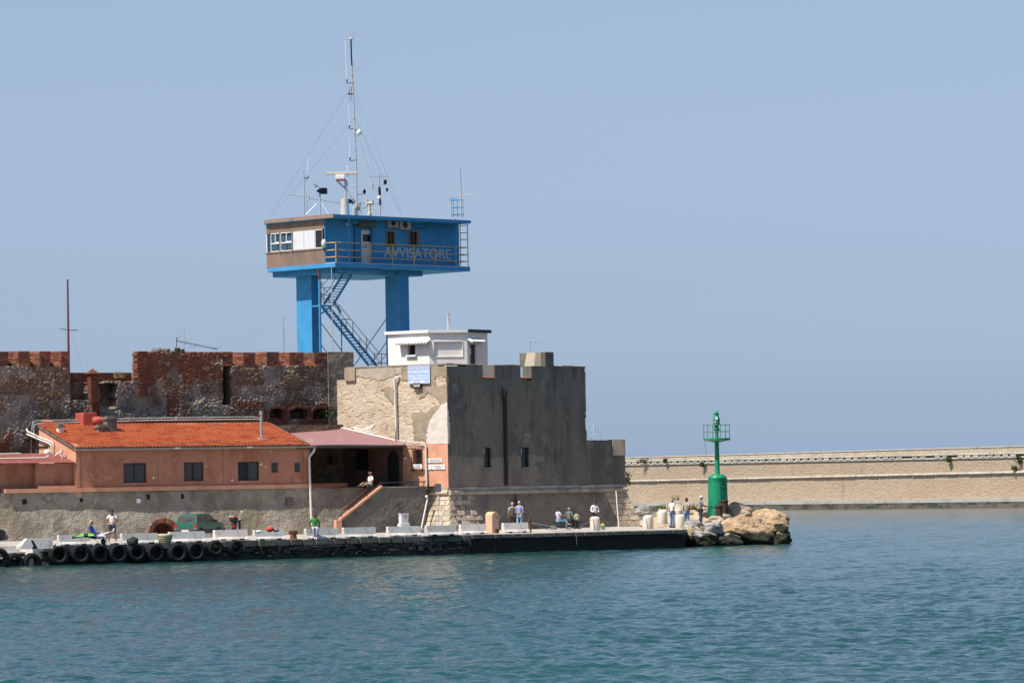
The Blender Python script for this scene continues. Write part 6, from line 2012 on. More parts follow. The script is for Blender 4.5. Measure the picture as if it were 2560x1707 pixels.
# stairs from the quay up to the terrace
su0, su1 = SF.hit(850, 1300)[0], SF.hit(953, 1250)[0]
su2 = SF.hit(1066, 1260)[0]
zS1 = pz(SF, 1000, 1218); 
st = thing('staircase', 'terrace staircase with rough dark side wall and salmon handrail band', 'staircase', SF.w((su0 + su2) / 2, -.5, DECK), rot=SF.deg)
zr0 = pz(SF, 850, 1300)
def st_keep(px, py, u, z):
    top = zr0 + (zS1 - zr0) * np.clip((u - su0) / (su1 - su0), 0, 1)
    return z < top
p = MB(); rough_wall(p, SF, su0 + .12, su2, DECK - .1, zS1, .07, lambda u, z: .035 * (fbm(u * 5, z * 5, 3) - .5) + .04 * (fbm(u, z, 8) - .5), st_keep, None, depth=.25); p.build('side_wall', M['stair_render'], st)
nst = 15
for k in range(nst):
    a = su0 + .3 + (su1 - su0 + .2) * k / nst; zz = DECK + (zT - DECK) * (k + 1) / nst
    p = MB(); p.box(SF, a, a + (su1 - su0 + .2) / nst + .02, -1.28, -.26, max(DECK - .05, zz - .45), zz); p.build('step', M['brick'], st)
p = MB(); p.box(SF, su1 + .5, su2, -1.28, -.26, zT - .25, zT); p.build('landing', M['grey_render'], st)
d_ = SF.w(su1, 0, zS1) - SF.w(su0, 0, zr0)
for dz, hh, v0, v1 in ((.0, .15, -.24, .07),):
    p = MB(); p.prism([SF.w(su0, v0, zr0 + dz - .05), SF.w(su1 + .05, v0, zS1 + dz), SF.w(su1 + .05, v0, zS1 + dz + hh), SF.w(su0, v0, zr0 + dz + hh - .05)], SF.N * (v1 - v0)); p.build('coping_band', M['stucco_salmon'], st)
p = MB(); p.prism([SF.w(su0 - .02, -1.3, zr0 + .02), SF.w(su1 + .0, -1.3, zS1 + .12), SF.w(su1 + .0, -1.3, zS1 + .26), SF.w(su0 - .02, -1.3, zr0 + .16)], SF.N * .12); p.build('coping_band', M['stucco_salmon'], st)
p = MB(); p.box(SF, su1 + .05, su2, -.24, .05, zS1 - .01, zS1 + .05); p.build('landing_coping', M['cordon'], st)
e0, e1_ = SF.hit(839, 1300)[0], SF.hit(850, 1300)[0]
p = MB(); p.box(SF, e0, e1_ + .12, -.28, .06, DECK - .02, pz(SF, 845, 1299)); p.build('newel', M['stucco_salmon'], st, bevel=.02)
p = MB(); p.tube([SF.w(su0, -.1, zr0 + .30), SF.w(su1 + .1, -.1, zS1 + .30), SF.w(su2 + .05, -.1, zS1 + .34)], .035, 6)
for u, z in ((su0 + .15, zr0 + .1), (su0 + (su1 - su0) * .35, zr0 + (zS1 - zr0) * .35), (su0 + (su1 - su0) * .68, zr0 + (zS1 - zr0) * .68), (su1, zS1), (su2 - .9, zS1), (su2 - .1, zS1)):
    p.tube([SF.w(u, -.1, z), SF.w(u, -.1, z + .33)], .03, 5)
p.build('handrail', M['iron'], st)

# ------------------------------------------------------------------ things fixed to the fort
q = FL.uz(1021.5, 914.5, 1074, 957.5, .12)
sg = thing('harbour_sign', 'light blue harbour notice with white lettering hung from the fort parapet', 'sign', FL.w((q[0] + q[1]) / 2, .12, q[2]))
p = MB(); p.box(FL, q[0], q[1], .09, .14, q[2], q[3]); p.build('board', M['signblue'], sg)
p = MB(); b_ = .025
for a, b, c, d in ((q[0] - b_, q[0], q[2] - b_, q[3] + b_), (q[1], q[1] + b_, q[2] - b_, q[3] + b_), (q[0], q[1], q[2] - b_, q[2]), (q[0], q[1], q[3], q[3] + b_)):
    p.box(FL, a, b, .08, .15, c, d)
p.build('frame', M['signwhite'], sg)
W_, H_ = q[1] - q[0], q[3] - q[2]
for s_, x0, x1, y0, y1, m_ in (('AVVISATORE MARITTIMO', .04, .97, .07, .22, 'signred'), ('DEL PORTO DI LIVORNO', .03, .97, .27, .42, 'signletter'), ('SEGNALE E AVVISATORE DI', .04, .95, .52, .63, 'signletter'), ('E COMUNICAZIONI DEL PORTO', .06, .95, .68, .79, 'signletter')):
    letters(FL, s_, q[0] + W_ * x0, q[0] + W_ * x1, q[3] - H_ * y1, q[3] - H_ * y0, .146, M[m_], sg, 'lettering', .012)
p = MB(); p.box(FL, q[0] + W_ * .08, q[0] + W_ * .78, .141, .146, q[3] - H_ * .95, q[3] - H_ * .865); p.build('white_strip', M['signwhite'], sg)
q = FL.uz(1035, 958.5, 1054, 971, .1)
sp = thing('floodlight', 'small dark floodlight box with four spikes under the blue sign', 'floodlight', FL.w(q[0], .1, q[2]))
p = MB(); p.box(FL, q[0], q[1], .03, .22, q[2], q[3]); p.build('box', M['darkframe'], sp)
p = MB(); p.box(FL, q[0] + .08, q[1] - .04, .221, .23, q[2] + .1, q[3] - .06); p.build('lens', M['galv'], sp)
p = MB()
for x in (1034, 1038.5, 1043, 1047.5):
    u = FL.hit(x, 955, .2)[0]; p.tube([FL.w(u, .2, q[3]), FL.w(u, .2, q[3] + .17)], .012, 4)
p.build('spikes', M['iron'], sp)
p = MB(); fx = lambda x, y, v=.16: FL.w(FL.hit(x, y, v)[0], v, FL.hit(x, y, v)[1])
p.tube([fx(999, 942, .05), fx(990, 945), fx(987, 948), fx(988, 1000), fx(990, 1060), fx(990.5, 1100)], .07, 8)
tag(p.build('drainpipe', M['pipe'], loc=fx(990, 1100), smooth=True), 'pale drainpipe with elbow on the cream wall of the fort', 'drainpipe')
p = MB(); p.tube([fx(992, 1101), fx(1020, 1103), fx(1050, 1106), fx(1062, 1110), fx(1064, 1116)], .03, 6); p.tube([fx(1064, 1112), fx(1065.5, 1160), fx(1067, 1222), fx(1068.5, 1226)], .06, 7); p.tube([fx(1014, 1112), fx(1040, 1114), fx(1064, 1112)], .018, 5)
tag(p.build('conduit', M['pipe'], loc=fx(1067, 1224)), 'pale conduit running down the salmon band beside the grilled window', 'conduit')
def wall_sign(x0, y0, x1, y1, v, lab, rows, anchor=False, tilt=0):
    q = FL.uz(x0, y0, x1, y1, v)
    s_ = thing('direction_sign', lab, 'sign', FL.w((q[0] + q[1]) / 2, v, q[2]), 'white direction signs on the fort wall')
    p = MB(); p.hexa([FL.w(u, vv, z + tilt * (u - q[0])) for z in (q[2], q[3]) for vv in (v - .03, v + .01) for u in (q[0], q[1])]); p.build('board', M['signwhite'], s_)
    w_, h_ = q[1] - q[0], q[3] - q[2]
    ar = MB(); zc = q[2] + h_ * .5; a0 = q[0] + w_ * .05; L = min(w_ * .14, .18)
    ar.box(FL, a0 + .02, a0 + L, v + .011, v + .016, zc - .014, zc + .014)
    ar.add([FL.w(a0, v + .016, zc), FL.w(a0 + L * .5, v + .016, zc - L * .4), FL.w(a0 + L * .5, v + .016, zc - L * .22), FL.w(a0 + L * .22, v + .016, zc), FL.w(a0 + L * .5, v + .016, zc + L * .22), FL.w(a0 + L * .5, v + .016, zc + L * .4)], [(0, 1, 2, 3), (0, 3, 4, 5)])
    ar.build('arrow', M['signink'], s_)
    if anchor:
        an_ = MB(); c = q[0] + w_ * .27
        an_.box(FL, c - .012, c + .012, v + .011, v + .016, q[2] + h_ * .18, q[3] - h_ * .18); an_.box(FL, c - .05, c + .05, v + .011, v + .016, q[3] - h_ * .33, q[3] - h_ * .27)
        an_.tube([FL.w(c + .09 * math.sin(t), v + .014, q[2] + h_ * .32 - .09 * math.cos(t)) for t in np.linspace(-1.3, 1.3, 8)], .012, 4); an_.build('anchor', M['signink'], s_)
    for txt, fx0, fx1, fy0, fy1 in rows:
        letters(FL, txt, q[0] + w_ * fx0, q[0] + w_ * fx1, q[3] - h_ * fy1, q[3] - h_ * fy0, v + .016, M['signink'], s_, 'lettering')
wall_sign(1067.5, 1146, 1105, 1156, .07, 'upper white direction sign with arrow beside the fort corner', [('LEGA NAVALE ITALIANA', .23, .95, .2, .47), ('SEZIONE DI LIVORNO', .23, .95, .62, .84)])
wall_sign(1066.5, 1161, 1112, 1173, .07, 'lower white direction sign with arrow and anchor beside the fort corner', [('CLUB NAUTICO A.V.M.', .34, .95, .2, .48), ('LIVORNO', .48, .82, .6, .86)], True)
wall_sign(1032, 1160, 1055, 1170.5, .24, 'small white direction sign with arrow hanging on the window grille', [('AL MARE', .3, .8, .18, .48), ('INGRESSO', .15, .9, .62, .86)])
q = FL.uz(1011.5, 1142, 1016, 1149, .06); p = MB(); p.box(FL, q[0], q[1], .03, .1, q[2], q[3]); tag(p.build('switch_box', M['signwhite'], loc=FL.w(q[0], .05, q[2])), 'tiny white box on the salmon wall beside the canopy edge', 'switch box')
# pipe leaning down to the quay beside the stairs
p = MB(); h2 = lambda x, y, v=.4: SF.w(SF.hit(x, y, v)[0], v, SF.hit(x, y, v)[1])
p.tube([h2(1066, 1242), h2(1069, 1246), h2(1062, 1280), h2(1054, 1318), h2(1053, 1326)], .06, 7); p.ball(h2(1066.5, 1241), .1, 8, 5)
tag(p.build('drain_hose', M['pipe'], loc=h2(1053, 1326)), 'pale hose pipe slanting down between stair wall and fort base', 'pipe')

# ------------------------------------------------------------------ things along the quay edge
def deck_at(px, py):
    return on_z(px, py, DECK)
# concrete jersey blocks: px of left end, right end, foot y, label
jb = [(150, 227, 1365, 'clean pale block just behind the second tall tyre, next to the reclining sunbather'),
      (308, 398, 1361.5, 'pale block with hooks on its face, beside the straw basket'),
      (428, 516, 1358, 'pale block in front of the green car'),
      (540, 623, 1352.5, 'pale block in front of the red scooter'),
      (640, 714, 1351.5, 'pale block carrying a red bag'),
      (768, 851, 1349, 'pale block on which the man in green sits'),
      (862, 944, 1346, 'grey topped block in front of the foot of the stairs'),
      (974, 1054, 1342.5, 'pale block in front of the white electric cabinet'),
      (1070, 1145, 1340.5, 'pale block in front of the notice post'),
      (1156, 1219, 1337, 'pale block immediately left of the pink stone post'),
      (1262, 1325, 1333.5, 'last pale block, right of the pink stone post')]
GJ = 'concrete barrier blocks along the quay edge'
def jersey(name, L, ramp=0.0):
    """L long, profile with sloping foot, origin at the middle of its foot"""
    prof = [(-.29, 0), (.29, 0), (.29, .07), (.18, .20), (.12, .57), (-.12, .57), (-.18, .20), (-.29, .07)]
    t = thing(name, '', 'concrete barrier', (0, 0, 0), GJ)
    F0 = Fr((0, 0), 0)
    p = MB(); n = len(prof)
    c = .02
    vs = []
    for u, k in ((-L / 2, .93), (-L / 2 + c, 1), (L / 2 - c, 1), (L / 2, .93)):
        for v, z in prof:
            zz = z * (k if z > 0 else 1)
            vs.append(F0.w(u, v * k, zz))
    fs = [tuple(range(n - 1, -1, -1)), tuple(range(3 * n, 4 * n))]
    for a in range(3):
        fs += [(a * n + i, a * n + (i + 1) % n, (a + 1) * n + (i + 1) % n, (a + 1) * n + i) for i in range(n)]
    p.add(vs, fs)
    p.build('block', M['concrete'], t)
    for u in (-L * .28, L * .28):
        p = MB(); p.box(F0, u - .15, u + .15, -.297, .297, 0.002, .085); p.build('fork_slot', M['dark'], t)
    p = MB()
    for u in (-L * .3, L * .3):
        p.tube([F0.w(u - .05, 0, .56), F0.w(u - .04, 0, .61), F0.w(u + .04, 0, .61), F0.w(u + .05, 0, .56)], .012, 4)
    p.build('lifting_loop', M['rust'], t)
    return t
proto = None
for i, (x0, x1, y, lab) in enumerate(jb):
    a, b = deck_at(x0, y - .35), deck_at(x1, y - .3 - (x1 - x0) * .028)
    # keep the foot line parallel to the quay
    ua_, va_ = (a - QF.o).dot(QF.U), (a - QF.o).dot(QF.N)
    f = QF.off(va_)
    ub_ = f.hit(x1, y)[0]
    P = QF.w((ua_ + ub_) / 2, va_ - .28, DECK + .022)
    if proto is None:
        proto = jersey('barrier_block', 2.02)
        o = proto
        o.location = P
    else:
        o = dup_tree(proto, P)
    o.rotation_euler = (0, 0, R(30 + random.uniform(-2.5, 2.5)))
    o.scale = ((ub_ - ua_) / 2.02, 1, random.uniform(.97, 1.03))
    o['label'] = lab
# ramped end block at the near end
rb0 = deck_at(48, 1373); ua_ = (rb0 - QF.o).dot(QF.U); va_ = (rb0 - QF.o).dot(QF.N); f = QF.off(va_); ub_ = f.hit(133, 1371)[0]
t = thing('barrier_block', 'ramp ended block with a black streak, first of the row', 'concrete barrier', QF.w((ua_ + ub_) / 2, va_, DECK + .02), GJ, rot=30)
p = MB(); L_ = ub_ - ua_
for sg in (0,):
    lo = [f.w(ua_, v, DECK + .01) for v in (0, -.5)]; z_ = DECK + .54
    p.hexa([f.w(ua_, 0, DECK + .01), f.w(ua_ + L_ * .26, 0, DECK + .01), f.w(ua_, -.5, DECK + .01), f.w(ua_ + L_ * .26, -.5, DECK + .01), f.w(ua_, -.08, DECK + .14), f.w(ua_ + L_ * .26, -.1, z_), f.w(ua_, -.42, DECK + .14), f.w(ua_ + L_ * .26, -.4, z_)])
    p.hexa([f.w(ua_ + L_ * .26, 0, DECK + .01), f.w(ub_, 0, DECK + .01), f.w(ua_ + L_ * .26, -.5, DECK + .01), f.w(ub_, -.5, DECK + .01), f.w(ua_ + L_ * .26, -.1, z_), f.w(ub_, -.1, z_), f.w(ua_ + L_ * .26, -.4, z_), f.w(ub_, -.4, z_)])
p.build('block', M['concrete'], t)
p = MB(); p.add([f.w(ua_ + L_ * .36, -.075, DECK + .45), f.w(ua_ + L_ * .43, -.075, DECK + .45), f.w(ua_ + L_ * .52, -.0, DECK + .12), f.w(ua_ + L_ * .54, .008, DECK + .03), f.w(ua_ + L_ * .36, .008, DECK + .03), f.w(ua_ + L_ * .42, -.01, DECK + .16)], [(0, 1, 2, 3, 4, 5)]); p.build('black_streak', M['black'], t)

# tyre fenders
ty = [(147, 1386, 12.5), (201, 1384, 12.3), (248, 1383.5, 12), (295, 1383, 12.3), (341, 1380, 11.5), (388, 1381.5, 12), (444, 1381, 12.3), (489, 1378, 12.3), (539, 1369, 9.6), (589, 1369, 9.8), (36, 1406, 11.5), (79, 1406, 11.5), (-3, 1396, 12.5)]
tl_lab = ['hanging tyre at the left corner of the tall quay wall, first of the long row', 'hanging tyre below the green and black beach bag, second of the long row', 'hanging tyre below the reclining sunbather, third of the long row', 'hanging tyre below the man in white T-shirt, fourth of the long row', 'hanging tyre with a black bag on top, fifth of the long row', 'hanging tyre below the straw basket, sixth of the long row', 'hanging tyre below the rear of the green car, seventh of the long row', 'hanging tyre below the front of the green car, last of the large ones', 'small hanging tyre below the red scooter, first of the two small ones', 'small hanging tyre at the right end of the tyre row', 'low tyre at the water below the landing steps, left one of the pair', 'low tyre at the water below the landing steps, right one of the pair', 'low tyre cut by the left edge of the photo']
def tyre():
    t = thing('tyre_fender', '', 'tyre', (0, 0, 0), 'tyre fenders hanging on the quay wall')
    ax = Matrix.Rotation(R(90), 3, 'X')
    prof = [(.30, -.13), (.34, -.17), (.44, -.175), (.52, -.14), (.555, -.06), (.555, .06), (.52, .14), (.44, .175), (.34, .17), (.30, .13), (.29, 0.0), (.30, -.13)]
    p = MB(); p.lathe((0, 0, 0), prof, 28, False, ax); p.build('casing', M['rubber'], t, smooth=True, auto=50)
    p = MB()
    for k in range(28):
        a = 2 * math.pi * k / 28
        c, s = math.cos(a), math.sin(a)
        d_ = Fr((0, 0), 0)
        q = [(r_ * math.cos(a + da), y_, r_ * math.sin(a + da)) for r_ in (.548, .572) for y_ in (-.12, .12) for da in (-.07, .07)]
        p.hexa(q)
    p.build('tread', M['rubber'], t)
    return t
tp = tyre()
for i, (x, y, r_) in enumerate(ty):
    v = .22 if i < 10 else .22
    if i >= 10:
        v = .0 if i < 12 else .1
    u, z = QF.hit(x, y, v)
    o = tp if i == 0 else dup_tree(tp, (0, 0, 0))
    o.location = QF.w(u, v, z)
    s_ = r_ / 12.3 * .98
    o.scale = (s_, s_, s_)
    o.rotation_euler = (R(random.uniform(-5, 5)), random.uniform(0, 6), R(30 + random.uniform(-7, 7))) if False else (0, 0, R(30 + random.uniform(-7, 7)))
    o['label'] = tl_lab[i]
ch_ = MB()
for i, (x, y, r_) in enumerate(ty[:10]):
    u, z = QF.hit(x, y, .2)
    ch_.tube([QF.w(u, .2, z + .3), QF.w(u, .1, DECK + .06), QF.w(u, -.3, DECK + .05)], .022, 5)
tag(ch_.build('tyre_ropes', M['iron'], loc=QF.w(-18, 0, DECK)), 'dark ropes tying the tyre fenders to the quay top', 'rope')

# rusty mooring bollard
P = deck_at(733.5, 1347)
t = thing('mooring_bollard', 'squat rusty mooring bollard beside the man in green on the quay', 'bollard', P)
p = MB(); p.lathe(P, [(.24, 0), (.23, .03), (.19, .06), (.18, .30), (.23, .36), (.25, .42), (.23, .48), (.10, .50)], 14); p.build('post', M['rust'], t, smooth=True, auto=40)
p = MB(); p.tube([P + Vector((-.26, 0, .34)), P + Vector((.26, 0, .34))], .05, 8); p.build('horn', M['rust'], t)
# two big rusty bollards near the lighthouse
for x, yb, yt, r_, D_, lab in ((1798, 1300, 1262, .25, 243.5, 'tall dark rusty iron bollard in front of the green lighthouse'), (1811, 1277, 1249, .26, 245, 'dark rusty bollard close against the right side of the lighthouse base')):
    A = pt(x, yb, D_); zt2 = pt(x, yt, D_).z
    p = MB(); h_ = zt2 - A.z; p.lathe(A - Vector((0, 0, .3)), [(r_ * .95, 0), (r_ * .9, .3), (r_ * .84, .3 + h_ * .8), (r_, .3 + h_ * .85), (r_, .3 + h_ * .96), (r_ * .6, .3 + h_)], 14)
    tag(p.build('mooring_bollard', M['rust_dark'], loc=A, smooth=True, auto=40), lab, 'bollard', 'big rusty bollards by the lighthouse')
# cream concrete bollards
cbl = [(1488, 1326, 'cream bollard with rope tied to it at the quay edge by the woman in white'), (1620.5, 1322, 'cream round topped bollard just right of the fort, apart from the others'), (1656.5, 1309, 'cream round topped bollard set back left of the man in white shirt'), (1701.5, 1320, 'cream round topped bollard between the man in white shirt and the man in vest'), (1694, 1305, 'cream round topped bollard mostly hidden behind the man in white shirt')]
for x, y, lab in cbl:
    P = deck_at(x, y)
    if P.y > 247.5:
        P = pt(x, y, 247.5)
    p = MB(); p.lathe(P, [(.30, 0), (.305, .02), (.305, .68), (.29, .75), (.25, .80), (.17, .835), (.05, .85)], 24)
    tag(p.build('bollard', M['bollard'], loc=P, smooth=True, auto=40), lab, 'bollard', 'cream concrete bollards on the quay tip')
B1 = deck_at(1488, 1326)
def rope(name, pts, r_, lab, m='wire'):
    p = MB(); p.tube(pts, r_, 5); return tag(p.build(name, M[m], loc=pts[0]), lab, 'rope')
A = B1 + Vector((-.12, -.30, .70)); E_ = deck_at(1328, 1331) + Vector((0, 0, .62))
mid = [A.lerp(E_, t) - Vector((0, 0, 4 * .62 * t * (1 - t) * 1.02)) for t in np.linspace(0, 1, 14)]
for q in mid:
    q.z = max(q.z, DECK + .05)
rope('rope', mid, .012, 'slack rope sagging between cream bollard and rusty stake')
A = deck_at(1486, 1326) + Vector((0, -.31, .7)); rope('rope', [B1 + Vector((-.10, -.30, .70)), B1 + Vector((-.07, -.33, .35)), B1 + Vector((-.05, -.34, .03))], .012, 'thin line hanging down the front of the cream bollard', 'iron')
Bq = deck_at(1620.5, 1322); rope('rope', [Bq + Vector((-.12, -.30, .62)), Bq + Vector((-.08, -.33, .3)), Bq + Vector((-.06, -.34, .02))], .012, 'thin line hanging down the bollard just right of the fort', 'iron')
St = deck_at(1327, 1331)
p = MB(); p.tube([St, St + Vector((-.02, 0, .78))], .05, 7); p.box(Fr(St, 30), -.09, .09, -.06, .06, St.z + .68, St.z + .8)
tag(p.build('stake', M['rust'], loc=St), 'rusty iron stake at the quay edge holding the slack rope', 'stake')
rope('rope', [St + Vector((0, 0, .6)), QF.w((St - QF.o).dot(QF.U) + .42, .0, DECK + .08), QF.w((St - QF.o).dot(QF.U) + .48, .14, DECK - .3), QF.w((St - QF.o).dot(QF.U) + .50, .12, .35)], .012, 'rope from the rusty stake hanging over the quay wall')
# pink stele
P = deck_at(1240, 1333); f = Fr(P, 42)
prof = [(-.27, 0), (.27, 0), (.27, .98)] + [(.27 * math.cos(t), .98 + .27 * math.sin(t)) for t in np.linspace(0, math.pi, 12)[1:-1]] + [(-.27, .98)]
t = thing('stone_post', 'pink plastered round topped stone post on the quay edge', 'stone post', f.w(0, -.3, DECK), rot=42)
p = MB(); p.plate(f, [(u, DECK + .02 + z) for u, z in prof], -.62, -.02); p.build('body', M['stele'], t, bevel=.02)
p = MB(); p.box(f, -.04, .2, -.02, .05, DECK + .03, DECK + .24); p.build('rusty_foot', M['rust'], t)
p = MB(); p.tube([f.w(.06, -.03, DECK + .96), f.w(.06, .06, DECK + .95), f.w(.06, .06, DECK + .84)], .018, 5); p.build('ring', M['iron'], t)
# electric cabinet
P = deck_at(1011, 1332); f = Fr(P, 30)
t = thing('electric_cabinet', 'white electric cabinet on a concrete pedestal in front of the stair wall', 'cabinet', P, rot=30)
zz0, zz1 = pt(1011, 1308, P.y).z, pt(1011, 1283, P.y).z
p = MB(); p.box(f, -.32, .32, -.3, .15, DECK, zz0); p.build('pedestal', M['concrete'], t, bevel=.02)
p = MB(); p.box(f, -.25, .25, -.24, .10, zz0, zz1 - .04); p.build('case', M['panelwhite'], t, bevel=.015)
p = MB(); p.box(f, -.28, .28, -.27, .13, zz1 - .04, zz1); p.build('lid', M['whitepaint'], t)
p = MB(); p.box(f, -.03, .12, .101, .108, zz0 + .32, zz0 + .50); p.build('label_plate', mat('orange_label', (.62, .30, .2)), t)
p = MB(); p.lathe(f.w(1.0, .2, DECK), [(.2, 0), (.28, .26), (.3, .28), (.24, .27)], 12); tag(p.build('tub', M['concrete'], loc=f.w(1.0, .2, DECK)), 'low pale round tub standing at the foot of the stair wall', 'tub')
# notice post and rods
P = deck_at(1098, 1331)
A = pt(1094.5, 1209, P.y); P2 = Vector((A.x, P.y, DECK))
t = thing('notice_post', 'dark grey notice board on a thin pole in front of the fort corner', 'notice board', P2)
p = MB(); p.tube([P2, Vector((P2.x, P2.y, A.z + .05))], .03, 6); p.build('pole', M['galv'], t)
f = Fr(P2, 8); z0_, z1_ = pt(1094.5, 1229, P.y).z, A.z
p = MB(); p.box(f, -.19, .19, .03, .06, z0_, z1_); p.build('board', mat('dark_grey_board', (.07, .08, .09), (), .6), t)
p = MB()
for k in range(5):
    z = z1_ - .1 - k * .075; p.box(f, -.13, .13 - (k % 3) * .05, .0605, .064, z - .012, z + .012)
p.build('print', mat('faded_print', (.2, .22, .24), (), .7), t)
def rod(x0, y0, x1, y1, D_, r_, lab, m='galv'):
    P = pt(x1, y1, D_); p = MB(); p.tube([P, pt(x0, y0, D_ + .5)], r_, 6); tag(p.build('pole', M[m], loc=P), lab, 'pole')
rod(1113, 1249, 1100, 1331, 242.5, .035, 'thin pole leaning against the fort corner beside the notice post')
rod(1540, 1227, 1547, 1320, 248.8, .03, 'pale rod leaning against the dark foot of the low bastion', 'whitepaint')

# bench with the two seated men
bp = deck_at(1407, 1322.5); BF = Fr(bp, 45)
t = thing('bench', 'dark wooden bench against the shaded foot of the fort', 'bench', bp, rot=45)
b0_, b1_ = -.75, 1.75
p = MB(); p.box(BF, b0_, b1_, -.42, .0, DECK + .40, DECK + .46); p.build('seat', mat('dark_bench_wood', (.06, .04, .028), [((.1, .07, .05), 3, .5, .7)], .8), t)
for u in (b0_ + .15, b1_ - .15):
    p = MB(); p.box(BF, u - .08, u + .08, -.40, -.02, DECK, DECK + .40); p.build('leg', M['darkcement'], t)
bag = deck_at(1456, 1322); P = BF.w(1.45, -.2, DECK + .46)
p = MB(); p.ball(P + Vector((0, 0, .24)), .19, 10, 7, (1, .7, 1.35)); p.ball(P + Vector((.05, -.13, .14)), .11, 8, 5)
tag(p.build('backpack', mat('khaki_cloth', (.33, .31, .17), [((.22, .2, .1), 4, .5, .7)], .9), loc=P, smooth=True), 'khaki backpack standing on the bench beside the seated men', 'backpack')
# coloured bucket behind the bollard
P = deck_at(1508, 1323)
t = thing('bucket', 'small bucket of yellow and pale things beside the cream bollard', 'bucket', P)
p = MB(); p.lathe(P, [(.12, 0), (.15, .24), (.16, .25), (.14, .22)], 12); p.build('pail', mat('teal_plastic', (.22, .42, .40), (), .5), t, smooth=True)
p = MB(); p.ball(P + Vector((-.03, 0, .28)), .13, 8, 6, (1, 1, .7)); p.build('yellow_cloth', mat('yellow_cloth', (.72, .42, .03), (), .8), t, smooth=True)
# things lying on the blocks and quay
def on_block(px, py):
    return pt(px, py, deck_at(px, 1350 + (720 - px) * .03).y - .1)
P = on_block(680, 1329)
t = thing('red_bag', 'red and black shoulder bag lying on a concrete barrier block', 'bag', P)
p = MB(); p.ball(P + Vector((-.12, 0, .14)), .2, 10, 6, (1, .7, .75)); p.build('pouch', mat('red_cloth', (.62, .07, .025), (), .8), t, smooth=True)
p = MB(); p.tube([P + Vector((.0, 0, .22)), P + Vector((.12, 0, .06)), P + Vector((.3, -.03, .05)), P + Vector((.38, 0, .08))], .05, 6); p.build('strap', M['black'], t)
P = on_block(647, 1330); p = MB()
rock_mesh(p, P + Vector((0, 0, .04)), .2, (1.1, .7, .35), 91, .3, 12, 7)
tag(p.build('white_cloth', M['whitepaint'], loc=P, smooth=True), 'crumpled white cloth on the left end of the block with the red bag', 'cloth')
P = deck_at(413, 1358.5)
t = thing('basket', 'pale woven straw basket standing between two concrete blocks', 'basket', P)
p = MB(); p.lathe(P, [(.30, 0), (.37, .30), (.39, .46), (.37, .52), (.33, .53), (.2, .50), (.02, .47)], 18); p.build('wicker', mat('straw', (.60, .48, .33), [((.42, .32, .2), 6, .45, .6, (1, 1, 3))], .9, [(22, .03, (1, 1, 3))]), t, smooth=True)
p = MB()
for k in range(4):
    z = DECK + .08 + k * .11; r_ = .325 + k * .02
    p.tube([Vector((P.x + r_ * math.cos(a), P.y + r_ * math.sin(a), z)) for a in np.linspace(0, 2 * math.pi, 19)], .02, 4)
p.build('binding', M['drygrass'], t)
P = pt(333, 1360, deck_at(333, 1366).y); P.z = DECK + .03
p = MB(); rock_mesh(p, P + Vector((0, 0, .22)), .33, (1, .6, .78), 95, .25, 14, 9)
tag(p.build('black_bag', mat('black_green_cloth', (.018, .024, .020), [((.05, .06, .05), 8, .55, .65)], .8), loc=P, smooth=True), 'black bag slumped on the quay edge above a tyre', 'bag')
P = pt(210, 1343, deck_at(210, 1367).y + .3)
t = thing('beach_umbrella', 'folded green and black beach umbrella lying across a concrete block', 'umbrella', P)
a0_, a1_ = P + Vector((-.62, .0, .0)), P + Vector((.62, 0, .02))
p = MB(); p.tube([a0_, P + Vector((-.2, 0, .10)), P + Vector((.2, 0, .10)), a1_], .06, 8, .12); p.build('black_cloth', M['black'], t)
gm = mat('bright_green_cloth', (.18, .60, .06), (), .7)
p = MB(); p.hexa([P + Vector(q) for q in ((-.52, -.16, .05), (.02, -.18, .07), (-.45, .1, .08), (.02, .1, .10), (-.3, -.12, .10), (-.02, -.12, .24), (-.2, .08, .13), (-.03, .08, .25))]); p.hexa([P + Vector(q) for q in ((.22, -.18, .08), (.55, -.16, .08), (.22, .1, .1), (.5, .1, .1), (.24, -.12, .2), (.5, -.1, .16), (.25, .08, .2), (.48, .08, .17))]); p.build('green_cloth', gm, t)

